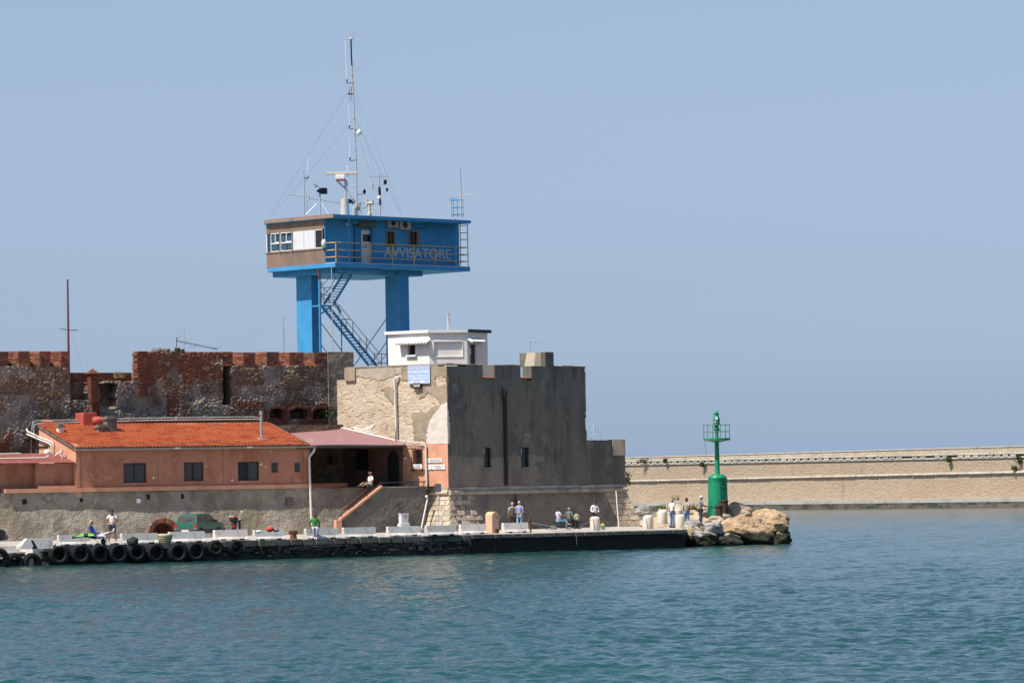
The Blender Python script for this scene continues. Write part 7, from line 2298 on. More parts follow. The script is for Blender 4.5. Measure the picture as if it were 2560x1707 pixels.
# ------------------------------------------------------------------ rocks at the tip
def rock_mat(name, c, c2, c3):
    m, N, L, B = new_mat(name)
    cur = tuple(c)
    for cc, s_, lo, hi, st_ in ((c2, 1.0, .44, .64, (1, 1, 2.2)), (c3, 3.5, .58, .72, (1, 1, 1.5)), (tuple(x * .45 for x in c2), 5.0, .66, .76, (1, 1, 3))):
        f_, _ = noise_fac(N, L, mapping(N, L, st_, (.3, .2, 0)), s_, lo, hi)
        cur = mixc(N, L, f_, cur, cc)
    # tide line: weed grows up to about half a metre above the water
    tc = N.new('ShaderNodeTexCoord'); sx = N.new('ShaderNodeSeparateXYZ'); L.new(tc.outputs['Object'], sx.inputs[0])
    _, nz_ = noise_fac(N, L, mapping(N, L), 1.6, 0, 1)
    ad = N.new('ShaderNodeMath'); ad.operation = 'MULTIPLY_ADD'; ad.inputs[1].default_value = 1.5; L.new(nz_, ad.inputs[0])
    ng_ = N.new('ShaderNodeMath'); ng_.operation = 'MULTIPLY'; ng_.inputs[1].default_value = -1; L.new(sx.outputs['Z'], ng_.inputs[0]); L.new(ng_.outputs[0], ad.inputs[2])
    mr = N.new('ShaderNodeMapRange'); mr.interpolation_type = 'SMOOTHSTEP'; mr.inputs['From Min'].default_value = -.12; mr.inputs['From Max'].default_value = .12; L.new(ad.outputs[0], mr.inputs['Value'])
    f2, _ = noise_fac(N, L, mapping(N, L), 2.4, .5, .65)
    weed = mixc(N, L, f2, (.018, .018, .012), (.05, .06, .012))
    cur = mixc(N, L, mr.outputs[0], cur, weed)
    L.new(cur, B.inputs['Base Color']); B.inputs['Roughness'].default_value = .9
    prev = None
    for s_, d_, st_ in ((2.2, .16, (1, 1, 2)), (9, .05, (1, 1, 2)), (30, .015, (1, 1, 1))):
        t_ = N.new('ShaderNodeTexNoise'); t_.inputs['Scale'].default_value = s_; t_.inputs['Detail'].default_value = 5; L.new(mapping(N, L, st_, (.4, .2, 0)), t_.inputs['Vector'])
        b = N.new('ShaderNodeBump'); b.inputs['Distance'].default_value = d_; L.new(t_.outputs['Fac'], b.inputs['Height'])
        if prev is not None:
            L.new(prev, b.inputs['Normal'])
        prev = b.outputs['Normal']
    L.new(prev, B.inputs['Normal'])
    return m
M['rock_tan'] = rock_mat('tan_rock', (.47, .33, .195), (.32, .20, .105), (.52, .39, .255))
M['rock_beige'] = rock_mat('beige_rock', (.48, .375, .26), (.36, .27, .18), (.56, .47, .36))
M['rock_grey'] = rock_mat('grey_rock', (.36, .335, .31), (.235, .215, .20), (.48, .455, .43))
def boulder(px, py, w, h, D_, m, lab, seed, dep=.8, rz=0.0, rough=.30):
    c = pt(px, py, D_); r_ = w / 2 / (FPX / D_); hz = h / 2 / (FPX / D_) / r_
    p = MB(); rock_mesh(p, c, r_ * 1.12, (1, dep, hz), seed, rough, 44, 26, rz)
    # origin at water level so that the tide line falls where the water is
    return tag(p.build('boulder', M[m], loc=(c.x, c.y, 0.0), smooth=True, auto=38), lab, 'boulder', 'boulders at the quay tip')
boulder(1922, 1322, 122, 92, 244, 'rock_tan', 'largest tan boulder at the far right end of the rocks', 11, .8)
boulder(1860, 1335, 128, 72, 241, 'rock_tan', 'big cracked orange boulder at the water in front of the others', 12, .7)
boulder(1783, 1321, 56, 40, 239, 'rock_grey', 'light grey angular boulder at the left of the rocks', 5, .8)
boulder(1844, 1282, 76, 58, 247, 'rock_beige', 'beige peaked boulder right beside the lighthouse base', 14, .8)
boulder(1794, 1308, 58, 34, 242.5, 'rock_beige', 'smooth beige boulder behind the light grey one', 15, .8)
boulder(1868, 1303, 76, 20, 242.5, 'rock_grey', 'flat grey slab lying on top of the orange boulder', 16, .7)
boulder(1732, 1314, 46, 30, 243, 'rock_grey', 'low brown grey rock behind the quay end', 17, .8)
boulder(1758, 1348, 62, 46, 238.5, 'rock_grey', 'weedy green rock at the water just right of the quay end', 18, .8)
boulder(1815, 1356, 78, 40, 239, 'rock_tan', 'dark wet rock at the water below the light grey boulder', 19, .8)
boulder(1728, 1345, 44, 50, 239, 'rock_tan', 'dark brown wet rock against the quay end', 20, .8)
boulder(1768, 1283, 40, 22, 247, 'rock_grey', 'small grey rock left of the lighthouse base', 21, .8)
boulder(1812, 1294, 34, 26, 244.5, 'rock_grey', 'small grey rock below the tall rusty bollard', 22, .8)
boulder(1757, 1270, 46, 26, 249, 'rock_beige', 'sandy rock behind the man in grey with white cap', 23, .8)
boulder(1908, 1296, 66, 38, 246, 'rock_tan', 'tan rock behind the flat grey slab', 24, .8)
boulder(1604, 1277, 40, 30, 256, 'rock_grey', 'dark grey rock right beside the low bastion', 25, .8)
boulder(1748, 1330, 34, 30, 240.5, 'rock_beige', 'rounded pale stone wedged beside the light grey boulder', 26, .8)
boulder(1950, 1345, 58, 44, 243, 'rock_tan', 'dark weedy rock at the water, rightmost of the rocks', 27, .8)
# sandy mound that carries the lighthouse
xs = np.linspace(8, 20.5, 110); ysm = np.linspace(242, 266, 70)
X, Y = np.meshgrid(xs, ysm)
pxs = 1280 + X / Y * FPX
prof_h = np.interp(pxs, [1560, 1600, 1625, 1650, 1690, 1730, 1795, 1840, 1880, 1920, 1970], [1.0, 1.2, 1.6, 2.15, 2.35, 2.1, 2.15, 1.7, .6, -.4, -1.5])
ramp = np.clip((Y - 248.6) / 5.0, 0, 1) ** .8
Z = .75 + (prof_h - .75) * ramp + .5 * (fbm(X * .8, Y * .5, 71, 5) - .5) * ramp + .25 * (fbm(X * 2.6, Y * 2.6, 72, 3) - .5) * ramp
Z = np.where(prof_h < .6, np.minimum(Z, prof_h + .3), Z)
mb = MB(); ny, nx = X.shape
mb.add([(X[j, i], Y[j, i], Z[j, i]) for j in range(ny) for i in range(nx)], [(j * nx + i, j * nx + i + 1, (j + 1) * nx + i + 1, (j + 1) * nx + i) for j in range(ny - 1) for i in range(nx - 1)])
struct(mb.build('rocky_ground', M['rock_beige'], loc=(14, 250, 0), smooth=False))
gr = MB()
for px, py, n in ((1658, 1272, 60), (1730, 1274, 70), (1745, 1268, 30), (1690, 1250, 25)):
    P = pt(px, py, 249)
    blades(gr, P, .35, n, .4)
tag(stuff(gr.build('weeds', M['leaf'])), 'green weeds growing on the sandy rocks behind the bollards', 'weeds')
st_ = MB()
for k in range(70):
    px = random.uniform(1605, 1760); D_ = random.uniform(247, 254)
    i = int(np.clip(np.searchsorted(xs, (px - 1280) / FPX * D_), 0, nx - 1)); j = int(np.clip(np.searchsorted(ysm, D_), 0, ny - 1))
    rock_mesh(st_, (xs[i], D_, Z[j, i] - .02), random.uniform(.10, .28), (1.1, .9, .7), 400 + k, .25, 9, 6, random.uniform(0, 3))
tag(stuff(st_.build('loose_rocks', M['rock_beige'], loc=(14, 250, 0))), 'loose pale rocks strewn over the sandy mound', 'rocks')

# ------------------------------------------------------------------ green lighthouse
def g6(x, y):
    return 1560 + x / 3.92, 1000 + y / 3.92
LD = 246.0
Lp = pt(*g6(922, 1070), LD)
lh = thing('lighthouse', 'small green harbour lighthouse with railed gallery on the rocks', 'lighthouse', Lp)
def lz(y):
    return pt(*g6(915, y), LD).z - Lp.z
S_ = LD / FPX / 3.92
rb_ = 99 * S_
p = MB(); p.lathe(Lp, [(rb_ * 1.02, -.5), (rb_ * 1.02, lz(1062)), (rb_, lz(1055)), (rb_ * .93, lz(775)), (rb_ * .95, lz(770)), (rb_ * .95, lz(760)), (rb_ * .86, lz(752)), (rb_ * .80, lz(738)), (rb_ * .55, lz(724)), (rb_ * .3, lz(722))], 32); p.build('base_drum', M['green'], lh, smooth=True, auto=35)
rp_ = 23 * S_
p = MB(); p.lathe(Lp, [(rp_ * 1.25, lz(728)), (rp_ * 1.05, lz(715)), (rp_ * .9, lz(420)), (rp_ * 1.3, lz(412)), (rp_ * .8, lz(395)), (rp_ * .75, lz(300))], 20); p.build('pole', M['green'], lh, smooth=True, auto=40)
rg = 134 * S_
p = MB(); p.lathe(Lp, [(rp_ * 1.3, lz(414)), (rg * .55, lz(404)), (rg, lz(392)), (rg, lz(374)), (rg * .97, lz(373)), (rg * .96, lz(386)), (rp_, lz(386))], 12); p.build('gallery', M['green'], lh)
p = MB()
for y in (243, 308):
    p.tube([Lp + Vector((rg * .96 * math.cos(a), rg * .96 * math.sin(a), lz(y))) for a in np.linspace(0, 2 * math.pi, 13)], .016, 5)
p.build('guard_rail', M['green'], lh)
for k in range(6):
    a = 2 * math.pi * (k + .5) / 6 + .25
    q = Lp + Vector((rg * .96 * math.cos(a), rg * .96 * math.sin(a), 0))
    p = MB(); p.tube([q + Vector((0, 0, lz(386))), q + Vector((0, 0, lz(242)))], .02, 5); p.build('rail_post', M['green'], lh)
p = MB(); p.lathe(Lp, [(rp_ * .8, lz(310)), (rp_ * 1.35, lz(288)), (rp_ * 1.35, lz(280)), (rp_ * .95, lz(276)), (rp_ * .95, lz(248)), (rp_ * 1.5, lz(246)), (rp_ * 1.5, lz(240))], 18); p.build('lantern_stand', M['green'], lh, smooth=True, auto=40)
p = MB(); p.lathe(Lp, [(rp_ * 1.3, lz(240)), (rp_ * 1.42, lz(218)), (rp_ * 1.36, lz(195))], 18); p.build('lens', glass_mat('lantern_glass', (.30, .36, .30), .15), lh, smooth=True)
p = MB()
for k in range(8):
    a = 2 * math.pi * k / 8
    p.tube([Lp + Vector((rp_ * 1.5 * math.cos(a), rp_ * 1.5 * math.sin(a), lz(240))), Lp + Vector((rp_ * 1.4 * math.cos(a), rp_ * 1.4 * math.sin(a), lz(193)))], .013, 4)
p.build('lens_cage', M['green'], lh)
p = MB(); p.lathe(Lp, [(rp_ * 1.55, lz(196)), (rp_ * 1.5, lz(186)), (rp_ * 1.15, lz(160)), (rp_ * .95, lz(145)), (rp_ * 1.1, lz(140)), (rp_ * 1.1, lz(126)), (rp_ * .9, lz(122)), (rp_ * .5, lz(108)), (rp_ * .05, lz(98))], 18); p.build('lantern_roof', M['green'], lh, smooth=True, auto=40)
q = Lp + Vector((-.01, -rp_ * 1.5, lz(178))); f = Fr(q, 5); p = MB(); p.box(f, -.08, .08, -.02, .04, q.z - .09, q.z + .09); p.build('solar_panel', M['signwhite'], lh)
# curved door on the drum
def drum(a, z, k=1.0):
    return Lp + Vector((rb_ * k * math.cos(a), rb_ * k * math.sin(a), z))
am = R(-112); hw_ = .62
p = MB(); n_ = 8; vs = []
for i in range(n_ + 1):
    a = am - hw_ + 2 * hw_ * i / n_; top = lz(800) - .02 * ((i - n_ / 2) / (n_ / 2)) ** 2 * 4
    vs += [drum(a, lz(1045), 1.005), drum(a, lz(1045), 1.06), drum(a, top, 1.005), drum(a, top, .945)]
fs = []
for i in range(n_):
    b = i * 4
    fs += [(b + 1, b + 5, b + 6, b + 2), (b + 2, b + 6, b + 7, b + 3), (b, b + 1, b + 5, b + 4)]
fs += [(0, 1, 2, 3), (n_ * 4, n_ * 4 + 3, n_ * 4 + 2, n_ * 4 + 1)]
p.add(vs, fs); dr_ = p.build('door', M['green'], lh)
p = MB(); p.tube([drum(am - hw_ * .9, lz(1010), 1.06), drum(am, lz(945), 1.03), drum(am + hw_ * 1.0, lz(875), 1.0)], .014, 4); p.build('door_bar', M['darkframe'], dr_)
for y in (845, 925):
    p = MB(); p.tube([drum(am + hw_ * .8, lz(y), 1.03), drum(am + hw_ * 1.45, lz(y), 1.02)], .022, 5); p.build('hinge', M['green'], dr_)
p = MB(); p.tube([pt(*g6(790, 405), LD - 1), pt(*g6(795, 440), LD - 1), pt(*g6(806, 490), LD - 1), pt(*g6(811, 560), LD - 1)], .012, 4); p.build('cable', M['iron'], lh)

# ------------------------------------------------------------------ small green car and the dark one cut by the frame
M['carpaint'] = mat('dark_green_car_paint', (.02, .105, .075), [((.028, .13, .09), 1.2, .5, .7)], .28, spec=.5)
M['bumper'] = mat('grey_bumper', (.055, .055, .05), (), .6)
M['redlens'] = mat('red_lamp_lens', (.42, .02, .015), (), .3)
M['seatcloth'] = mat('grey_seat_cloth', (.14, .11, .11), (), .9)
def car(name, label, loc, ang, paint):
    t = thing(name, label, 'car', (0, 0, 0))
    P_ = [(.06, .30, .72), (.0, .46, .745), (.0, .74, .745), (.05, .90, .735), (.27, 1.33, .63), (.36, 1.39, .60), (1.1, 1.42, .60), (1.85, 1.40, .60), (2.46, .93, .715), (3.16, .84, .715), (3.30, .74, .725), (3.34, .36, .72), (3.20, .25, .70), (.2, .24, .70)]
    p = MB(); n = len(P_)
    vs = [(w_, x, z) for x, z, w_ in P_] + [(-w_, x, z) for x, z, w_ in P_]
    fs = [(i, (i + 1) % n, n + (i + 1) % n, n + i) for i in range(n)]
    # sides split: lower body and greenhouse
    low = [13, 12, 11, 10, 9, 8, 3, 2, 1, 0]
    up = [3, 8, 7, 6, 5, 4]
    fs += [tuple(low), tuple(up[::1]), tuple(n + i for i in low[::-1]), tuple(n + i for i in up[::-1])]
    p.add(vs, fs)
    bo = p.build('body', paint, t, bevel=.035)
    def q4(nm, pts, m, th=.012, parent=t):
        p = MB(); a = [Vector(q) for q in pts]
        nn = (a[1] - a[0]).cross(a[2] - a[0]).normalized()
        p.prism([q - nn * .002 for q in a], nn * th); return p.build(nm, m, parent)
    rw = q4('rear_window', [(-.60, .072, .955), (.60, .072, .955), (.535, .236, 1.275), (-.535, .236, 1.275)], M['paleglass'], .012)
    q4('window_seal', [(-.625, .068, .94), (.625, .068, .94), (.555, .248, 1.29), (-.555, .248, 1.29)], M['black'], .005)
    p = MB(); p.tube([(-.03, .05, .95), (.05, .07, .99), (.35, .095, 1.05)], .014, 4); p.build('wiper', M['black'], t)
    for s_ in (1, -1):
        def sp_(x, z):
            w_ = .735 + (z - .90) / (1.39 - .90) * (.60 - .735)
            return (s_ * (w_ + .004), x, z)
        for pts in ([(.30, .97), (1.18, .97), (1.18, 1.31), (.46, 1.31)], [(1.28, .97), (2.22, .97), (1.86, 1.30), (1.28, 1.31)]):
            a = [sp_(*q) for q in (pts if s_ > 0 else pts[::-1])]
            q4('side_window', a, M['glass'])
        p = MB(); p.hexa([(s_ * x, y, z) for z in (.56, .80) for y in (-.022, .05) for x in (.60, .755)]); p.build('tail_lamp', M['redlens'], t)
        p = MB(); p.hexa([(s_ * x, y, z) for z in (.50, .555) for y in (-.02, .05) for x in (.60, .752)]); p.build('reversing_lamp', M['panelwhite'], t)
        for y in (.62, 2.72):
            ax = Matrix.Rotation(R(90), 3, 'Y')
            p = MB(); p.lathe((s_ * .665, y, .275), [(.17, -.08), (.26, -.085), (.28, -.05), (.28, .05), (.26, .085), (.17, .08)], 20, True, ax); w_ = p.build('wheel', M['rubber'], t, smooth=True, auto=40)
            p = MB(); p.lathe((s_ * .72, y, .275), [(.02, -.03), (.165, -.03), (.17, .02 * 1), (.15, .03), (.02, .03)], 14, True, ax); p.build('rim', M['chrome'], w_, smooth=True, auto=40)
            p = MB(); a0 = np.linspace(0, math.pi, 12); 
            p.prism([(s_ * .748, y + .36 * math.cos(a), .27 + .35 * math.sin(a)) for a in a0], (s_ * .006, 0, 0)); p.build('wheel_arch', M['black'], t)
        p = MB(); p.hexa([(s_ * x, y, z) for z in (.30, .50) for y in (1.02, 2.32) for x in (.735, .758)]); p.build('side_trim', M['bumper'], t)
        p = MB(); p.hexa([(s_ * x, y, z) for z in (.92, 1.05) for y in (2.15, 2.28) for x in (.74, .88)]); p.build('mirror', M['black'], t)
        p = MB(); p.hexa([(s_ * x, y, z) for z in (.80, .83) for y in (1.25, 1.42) for x in (.742, .765)]); p.build('door_handle', M['black'], t)
    p = MB(); p.hexa([(x, y, z) for z in (.30, .54) for y in (-.07, .12) for x in (-.75, .75)]); bu = p.build('rear_bumper', M['bumper'], t, bevel=.03)
    p = MB(); p.hexa([(x, y, z) for z in (.28, .56) for y in (3.26, 3.42) for x in (-.75, .75)]); p.build('front_bumper', M['bumper'], t, bevel=.03)
    p = MB(); p.hexa([(x, y, z) for z in (.38, .48) for y in (-.082, -.072) for x in (-.26, .26)]); pl_ = p.build('number_plate', M['signwhite'], bu)
    p = MB()
    for k in range(7):
        x = -.19 + k * .058 + (.02 if k > 1 else 0) + (.02 if k > 4 else 0); p.hexa([(xx, y, z) for z in (.405, .455) for y in (-.086, -.083) for xx in (x, x + .03)])
    p.hexa([(xx, y, z) for z in (.38, .48) for y in (-.0845, -.083) for xx in (-.26, -.225)]); p.build('plate_marks', M['signink'], pl_)
    p = MB(); p.hexa([(x, y, z) for z in (.845, .868) for y in (.018, .042) for x in (-.66, .66)]); p.build('hatch_strip', paint, t)
    t.location = loc
    t.rotation_euler = (0, 0, ang)
    return t
P = deck_at(480, 1336.5)
def deck_d(px, D_):
    return Vector((pt(px, 1340, D_).x, D_, DECK))
car('parked_car', 'small dark green hatchback parked against the plinth seen from behind', deck_d(464, 238.0), R(-26), M['carpaint'])
P = deck_at(-18, 1362)
car('parked_car', 'dark car cut off by the left edge with only its wheel end showing', P + Vector((-2.55, -1.0, 0)), R(-66), mat('black_car_paint', (.012, .012, .015), (), .3, spec=.5))

# ------------------------------------------------------------------ red and black scooter
P = deck_d(587, 237.5)
sct = thing('scooter', 'red and black motor scooter with round top case seen from behind', 'scooter', P, rot=-8)
f = Fr(P, -8)      # v towards the water is the rear
H_ = FPX / P.y
def sz(y):
    return P.z + (1341 - y) / H_
def su(x):
    return (x - 587) / H_
ax = Matrix.Rotation(R(90), 3, 'Y')
axr = Matrix.Rotation(R(-8), 3, 'Z') @ ax
for v, nm in ((.28, 'rear_wheel'), (-.95, 'front_wheel')):
    p = MB(); p.lathe(f.w(.0, v, P.z + .25), [(.14, -.05), (.22, -.055), (.25, -.02), (.25, .02), (.22, .055), (.14, .05)], 18, True, axr); p.build('wheel', M['rubber'], sct, smooth=True, auto=40)
p = MB(); p.hexa([f.w(u * k, v, z) for z, k in ((P.z + .30, .8), (P.z + .72, 1.0)) for v in (.42, -.5) for u in (-.13, .13)]); p.build('tail_body', M['black'], sct, bevel=.05)
p = MB(); p.hexa([f.w(u, v, z) for z in (P.z + .70, P.z + .82) for v in (.38, -.5) for u in (-.14, .14)]); p.build('seat', M['black'], sct, bevel=.04)
p = MB(); p.hexa([f.w(u, v, z) for z in (P.z + .60, P.z + .72) for v in (.425, .40) for u in (-.10, .10)]); p.build('tail_lamp', M['redlens'], sct)
p = MB(); p.hexa([f.w(u, v, z) for z in (P.z + .22, P.z + .42) for v in (.47, .46) for u in (-.09, .09)]); p.build('number_plate', M['signwhite'], sct)
p = MB(); p.ball(f.w(.0, .22, sz(1297)), .27, 14, 8, (1, .9, .78)); tcs = p.build('top_case', M['black'], sct, smooth=True)
p = MB(); p.ball(f.w(.0, .22, sz(1292)), .277, 14, 8, (.98, .88, .16)); p.build('case_lid', M['redlens'], tcs, smooth=True)
p = MB(); p.hexa([f.w(u, v, z) for z in (sz(1290), sz(1288)) for v in (.44, .40) for u in (-.07, .07)]); p.build('lid_badge', M['chrome'], tcs)
for s_, mx, my in ((-1, 571, 1290), (1, 599, 1279)):
    p = MB(); p.tube([f.w(s_ * .12, -.72, P.z + 1.0), f.w(su(mx) * .9, -.74, sz(my))], .015, 5); p.ball(f.w(su(mx), -.74, sz(my)), .085, 8, 6, (1, .4, 1.0)); p.build('mirror', M['chrome'], sct)
    p = MB(); p.tube([f.w(s_ * .05, -.7, P.z + .98), f.w(s_ * .36, -.6, P.z + 1.0)], .025, 6); p.build('handlebar', M['black'], sct)
p = MB(); p.hexa([f.w(u, v, z) for z in (P.z + .3, P.z + 1.0) for v in (-.72, -.86) for u in (-.2, .2)]); p.build('leg_shield', M['black'], sct, bevel=.05)
p = MB(); p.hexa([f.w(u, v, z) for z in (P.z + .2, P.z + .3) for v in (-.1, -.8) for u in (-.16, .16)]); p.build('floor_board', M['black'], sct)
p = MB(); p.tube([f.w(.21, .25, P.z + .30), f.w(.23, .2, sz(1303))], .05, 8); p.build('shock_absorber', M['chrome'], sct, smooth=True)
p = MB(); p.tube([f.w(-.16, .4, P.z + .30), f.w(-.16, -.2, P.z + .26)], .06, 8); p.build('exhaust', M['chrome'], sct)
p = MB(); p.tube([f.w(-.05, -.2, P.z + .3), f.w(-.3, -.22, P.z)], .02, 5); p.build('side_stand', M['iron'], sct)

# ------------------------------------------------------------------ people
import bmesh
def skin_mesh(name, joints, edges, radii, mat_, parent, root, extra=None, lev=2):
    bm = bmesh.new()
    ly = bm.verts.layers.skin.verify()
    vm = {}
    for k, co in joints.items():
        v = bm.verts.new(co)
        r_ = radii[k]
        v[ly].radius = r_ if isinstance(r_, tuple) else (r_, r_)
        v[ly].use_root = (k == root)
        vm[k] = v
    for a, b in edges:
        bm.edges.new((vm[a], vm[b]))
    me = bpy.data.meshes.new(name)
    bm.to_mesh(me)
    bm.free()
    o = bpy.data.objects.new(name, me)
    col.objects.link(o)
    s = o.modifiers.new('skin', 'SKIN')
    s.use_smooth_shade = True
    sd = o.modifiers.new('sub', 'SUBSURF')
    sd.levels = lev
    sd.render_levels = lev
    dg = bpy.context.evaluated_depsgraph_get()
    m2 = bpy.data.meshes.new_from_object(o.evaluated_get(dg))
    o.modifiers.clear()
    if extra is not None and extra.v:
        bm = bmesh.new()
        bm.from_mesh(m2)
        vs = [bm.verts.new(v) for v in extra.v]
        for f_ in extra.f:
            try:
                bm.faces.new([vs[i] for i in f_])
            except ValueError:
                pass
        bm.to_mesh(m2)
        bm.free()
    m2.name = name
    m2.materials.clear()
    m2.materials.append(mat_)
    m2.polygons.foreach_set('material_index', [0] * len(m2.polygons))
    m2.polygons.foreach_set('use_smooth', [True] * len(m2.polygons))
    o.data = m2
    bpy.data.meshes.remove(me)
    o.parent = parent
    return o

CL = {}
def cloth(name, c):
    if name not in CL:
        CL[name] = mat(name, c, [(tuple(x * .72 for x in c), 9, .52, .7)], .9, [(14, .01)])
    return CL[name]
SKIN_L, SKIN_T = (.44, .235, .15), (.26, .115, .065)
def V(*a):
    return Vector(a)
def stand(lean=0.0, step=.10, bow=0.0):
    """facing +y"""
    J = dict(pel=V(0, 0, .93), wai=V(0, lean * .3, 1.07), che=V(0, lean * .8, 1.28), nkb=V(0, lean * 1.1, 1.44), nk=V(0, lean * 1.2 + .02 + bow * .3, 1.50), hd0=V(0, lean * 1.2 + .03 + bow, 1.56), hd1=V(0, lean * 1.2 + .035 + bow * 1.3, 1.64), hd2=V(0, lean * 1.2 + .02 + bow * 1.4, 1.71))
    for s, k in ((1, 'R'), (-1, 'L')):
        J['sh' + k] = V(s * .18, lean * 1.0, 1.40); J['el' + k] = V(s * .25, lean * .8 - .03, 1.12); J['wr' + k] = V(s * .25, lean * .8 + .05, .87); J['ha' + k] = V(s * .245, lean * .8 + .08, .79)
        J['hip' + k] = V(s * .09, 0, .88); J['kn' + k] = V(s * (.10 + step * .3), s * step * .25 + .02, .48); J['an' + k] = V(s * (.10 + step * .5), s * step * .5 - .03, .085); J['to' + k] = V(s * (.13 + step * .6), s * step * .5 + .13, .035)
    return J
def sit(recline=.05, seat=.46, knee=.44, drop=.44):
    """hips at the origin height seat, facing +y; feet drop below the seat"""
    J = dict(pel=V(0, 0, seat + .09), wai=V(0, -recline * .6, seat + .23), che=V(0, -recline * 1.6, seat + .44), nkb=V(0, -recline * 2.1, seat + .60), nk=V(0, -recline * 2.1 + .02, seat + .66), hd0=V(0, -recline * 2.1 + .035, seat + .72), hd1=V(0, -recline * 2.1 + .04, seat + .80), hd2=V(0, -recline * 2.1 + .025, seat + .87))
    for s, k in ((1, 'R'), (-1, 'L')):
        J['sh' + k] = V(s * .18, -recline * 2, seat + .56); J['el' + k] = V(s * .25, .02 - recline, seat + .29); J['wr' + k] = V(s * .16, .24, seat + .20); J['ha' + k] = V(s * .12, .31, seat + .17)
        J['hip' + k] = V(s * .09, .03, seat + .07); J['kn' + k] = V(s * .13, knee, seat + .07); J['an' + k] = V(s * .12, knee + .04, seat - drop + .085); J['to' + k] = V(s * .14, knee + .20, seat - drop + .035)
    return J
ED = [('pel', 'wai'), ('wai', 'che'), ('che', 'nkb'), ('nkb', 'nk'), ('nk', 'hd0'), ('hd0', 'hd1'), ('hd1', 'hd2')]
for k in 'RL':
    ED += [('nkb', 'sh' + k), ('sh' + k, 'el' + k), ('el' + k, 'wr' + k), ('wr' + k, 'ha' + k), ('pel', 'hip' + k), ('hip' + k, 'kn' + k), ('kn' + k, 'an' + k), ('an' + k, 'to' + k)]
RAD = dict(pel=(.135, .10), wai=(.125, .09), che=(.145, .10), nkb=(.085, .07), nk=.055, hd0=.066, hd1=(.078, .092), hd2=(.058, .068), sh=.058, el=.042, wr=.03, ha=(.036, .022), hip=.082, kn=.056, an=.04, to=(.04, .03))
def person(label, P, rz, J, skin, shirt, trousers, shoes, hair=None, sleeve=.55, leg=1.0, cap=None, belly=1.0, group=None, vest=None, jacket=False, scale=1.0, bald=False):
    t = thing('person', label, 'person', (0, 0, 0), group)
    rad = {k: RAD[k] if k in RAD else RAD[k[:-1]] for k in J}
    if belly != 1.0:
        rad['wai'] = (rad['wai'][0] * belly, rad['wai'][1] * belly)
    ex = MB()
    fwd = (J['hd0'] - J['nk']); hd = J['hd1']; up = (J['hd2'] - J['hd0']).normalized()
    fy = V(0, 1, 0); fy = (fy - up * fy.dot(up)).normalized(); rx = fy.cross(up)
    if 'look' in J:
        pass
    ex.ball(hd + fy * .098 - up * .015, .018, 6, 4, (1, 1, 1.3))
    for s in (1, -1):
        ex.ball(hd + rx * s * .083 - up * .01, .022, 6, 4, (.5, 1, 1.5))
    for k in 'RL':                                           # fingers and thumb
        w_, h_ = J['wr' + k], J['ha' + k]
        d = (h_ - w_).normalized(); side = d.cross(V(0, 0, 1) if abs(d.z) < .9 else V(0, 1, 0)).normalized(); pn = side.cross(d)
        tip = h_ + d * .03
        for i, L in enumerate((.062, .074, .07, .054)):
            b = h_ + side * (.024 - .016 * i)
            ex.tube([b, b + d * L * .55 + pn * .004, b + d * L + pn * .018], .0085, 5, .006)
        b = w_.lerp(h_, .5) + side * .03
        ex.tube([b, b + side * .022 + d * .03, b + side * .026 + d * .058 + pn * .01], .0095, 5, .007)
    skin_mesh('body', {k: v for k, v in J.items()}, ED, rad, cloth('skin_%s' % skin, SKIN_L if skin == 'fair' else SKIN_T), t, 'pel', ex)
    ey = MB()
    for s in (1, -1):
        ey.ball(hd + fy * .088 + rx * s * .032 + up * .01, .010, 6, 4)
    o = ey.build('eyes', M['black']); o.parent = t; WLOC.pop(o.name, None)
    mo = MB(); mo.ball(hd + fy * .085 - up * .062, .02, 6, 4, (1.2, .4, .35)); o = mo.build('mouth', cloth('lips', (.32, .11, .09))); o.parent = t
    # shirt
    Js = {k: J[k] for k in ('pel', 'wai', 'che', 'nkb')}
    Js['pel'] = J['pel'] + (J['wai'] - J['pel']) * .1
    rs = {k: (rad[k][0] + .022, rad[k][1] + .022) for k in Js}
    rs['nkb'] = (.08, .072)
    es = [('pel', 'wai'), ('wai', 'che'), ('che', 'nkb')]
    for k in 'RL':
        Js['sh' + k] = J['sh' + k]; rs['sh' + k] = .075
        es.append(('nkb', 'sh' + k))
        if sleeve > 0:
            if sleeve <= 1:
                Js['el' + k] = J['sh' + k].lerp(J['el' + k], sleeve); rs['el' + k] = .066 if sleeve < 1 else .058
            else:
                Js['el' + k] = J['el' + k]; rs['el' + k] = .058
                Js['wr' + k] = J['el' + k].lerp(J['wr' + k], sleeve - 1); rs['wr' + k] = .045; es.append(('el' + k, 'wr' + k))
            es.append(('sh' + k, 'el' + k))
    skin_mesh('shirt', Js, es, rs, shirt, t, 'pel')
    if vest is not None:
        Jv = {k: Js[k] for k in ('pel', 'wai', 'che', 'nkb')}; Jv.update({'sh' + k: J['nkb'].lerp(J['sh' + k], .8) for k in 'RL'})
        rv = {k: (rs[k][0] + .014, rs[k][1] + .016) for k in ('pel', 'wai', 'che', 'nkb')}; rv.update({'sh' + k: .08 for k in 'RL'})
        skin_mesh('vest', Jv, [('pel', 'wai'), ('wai', 'che'), ('che', 'nkb'), ('nkb', 'shR'), ('nkb', 'shL')], rv, vest, t, 'pel')
    # trousers
    Jt = dict(pel=J['pel'] - (J['wai'] - J['pel']) * .05); rt = dict(pel=(.15, .115)); et = []
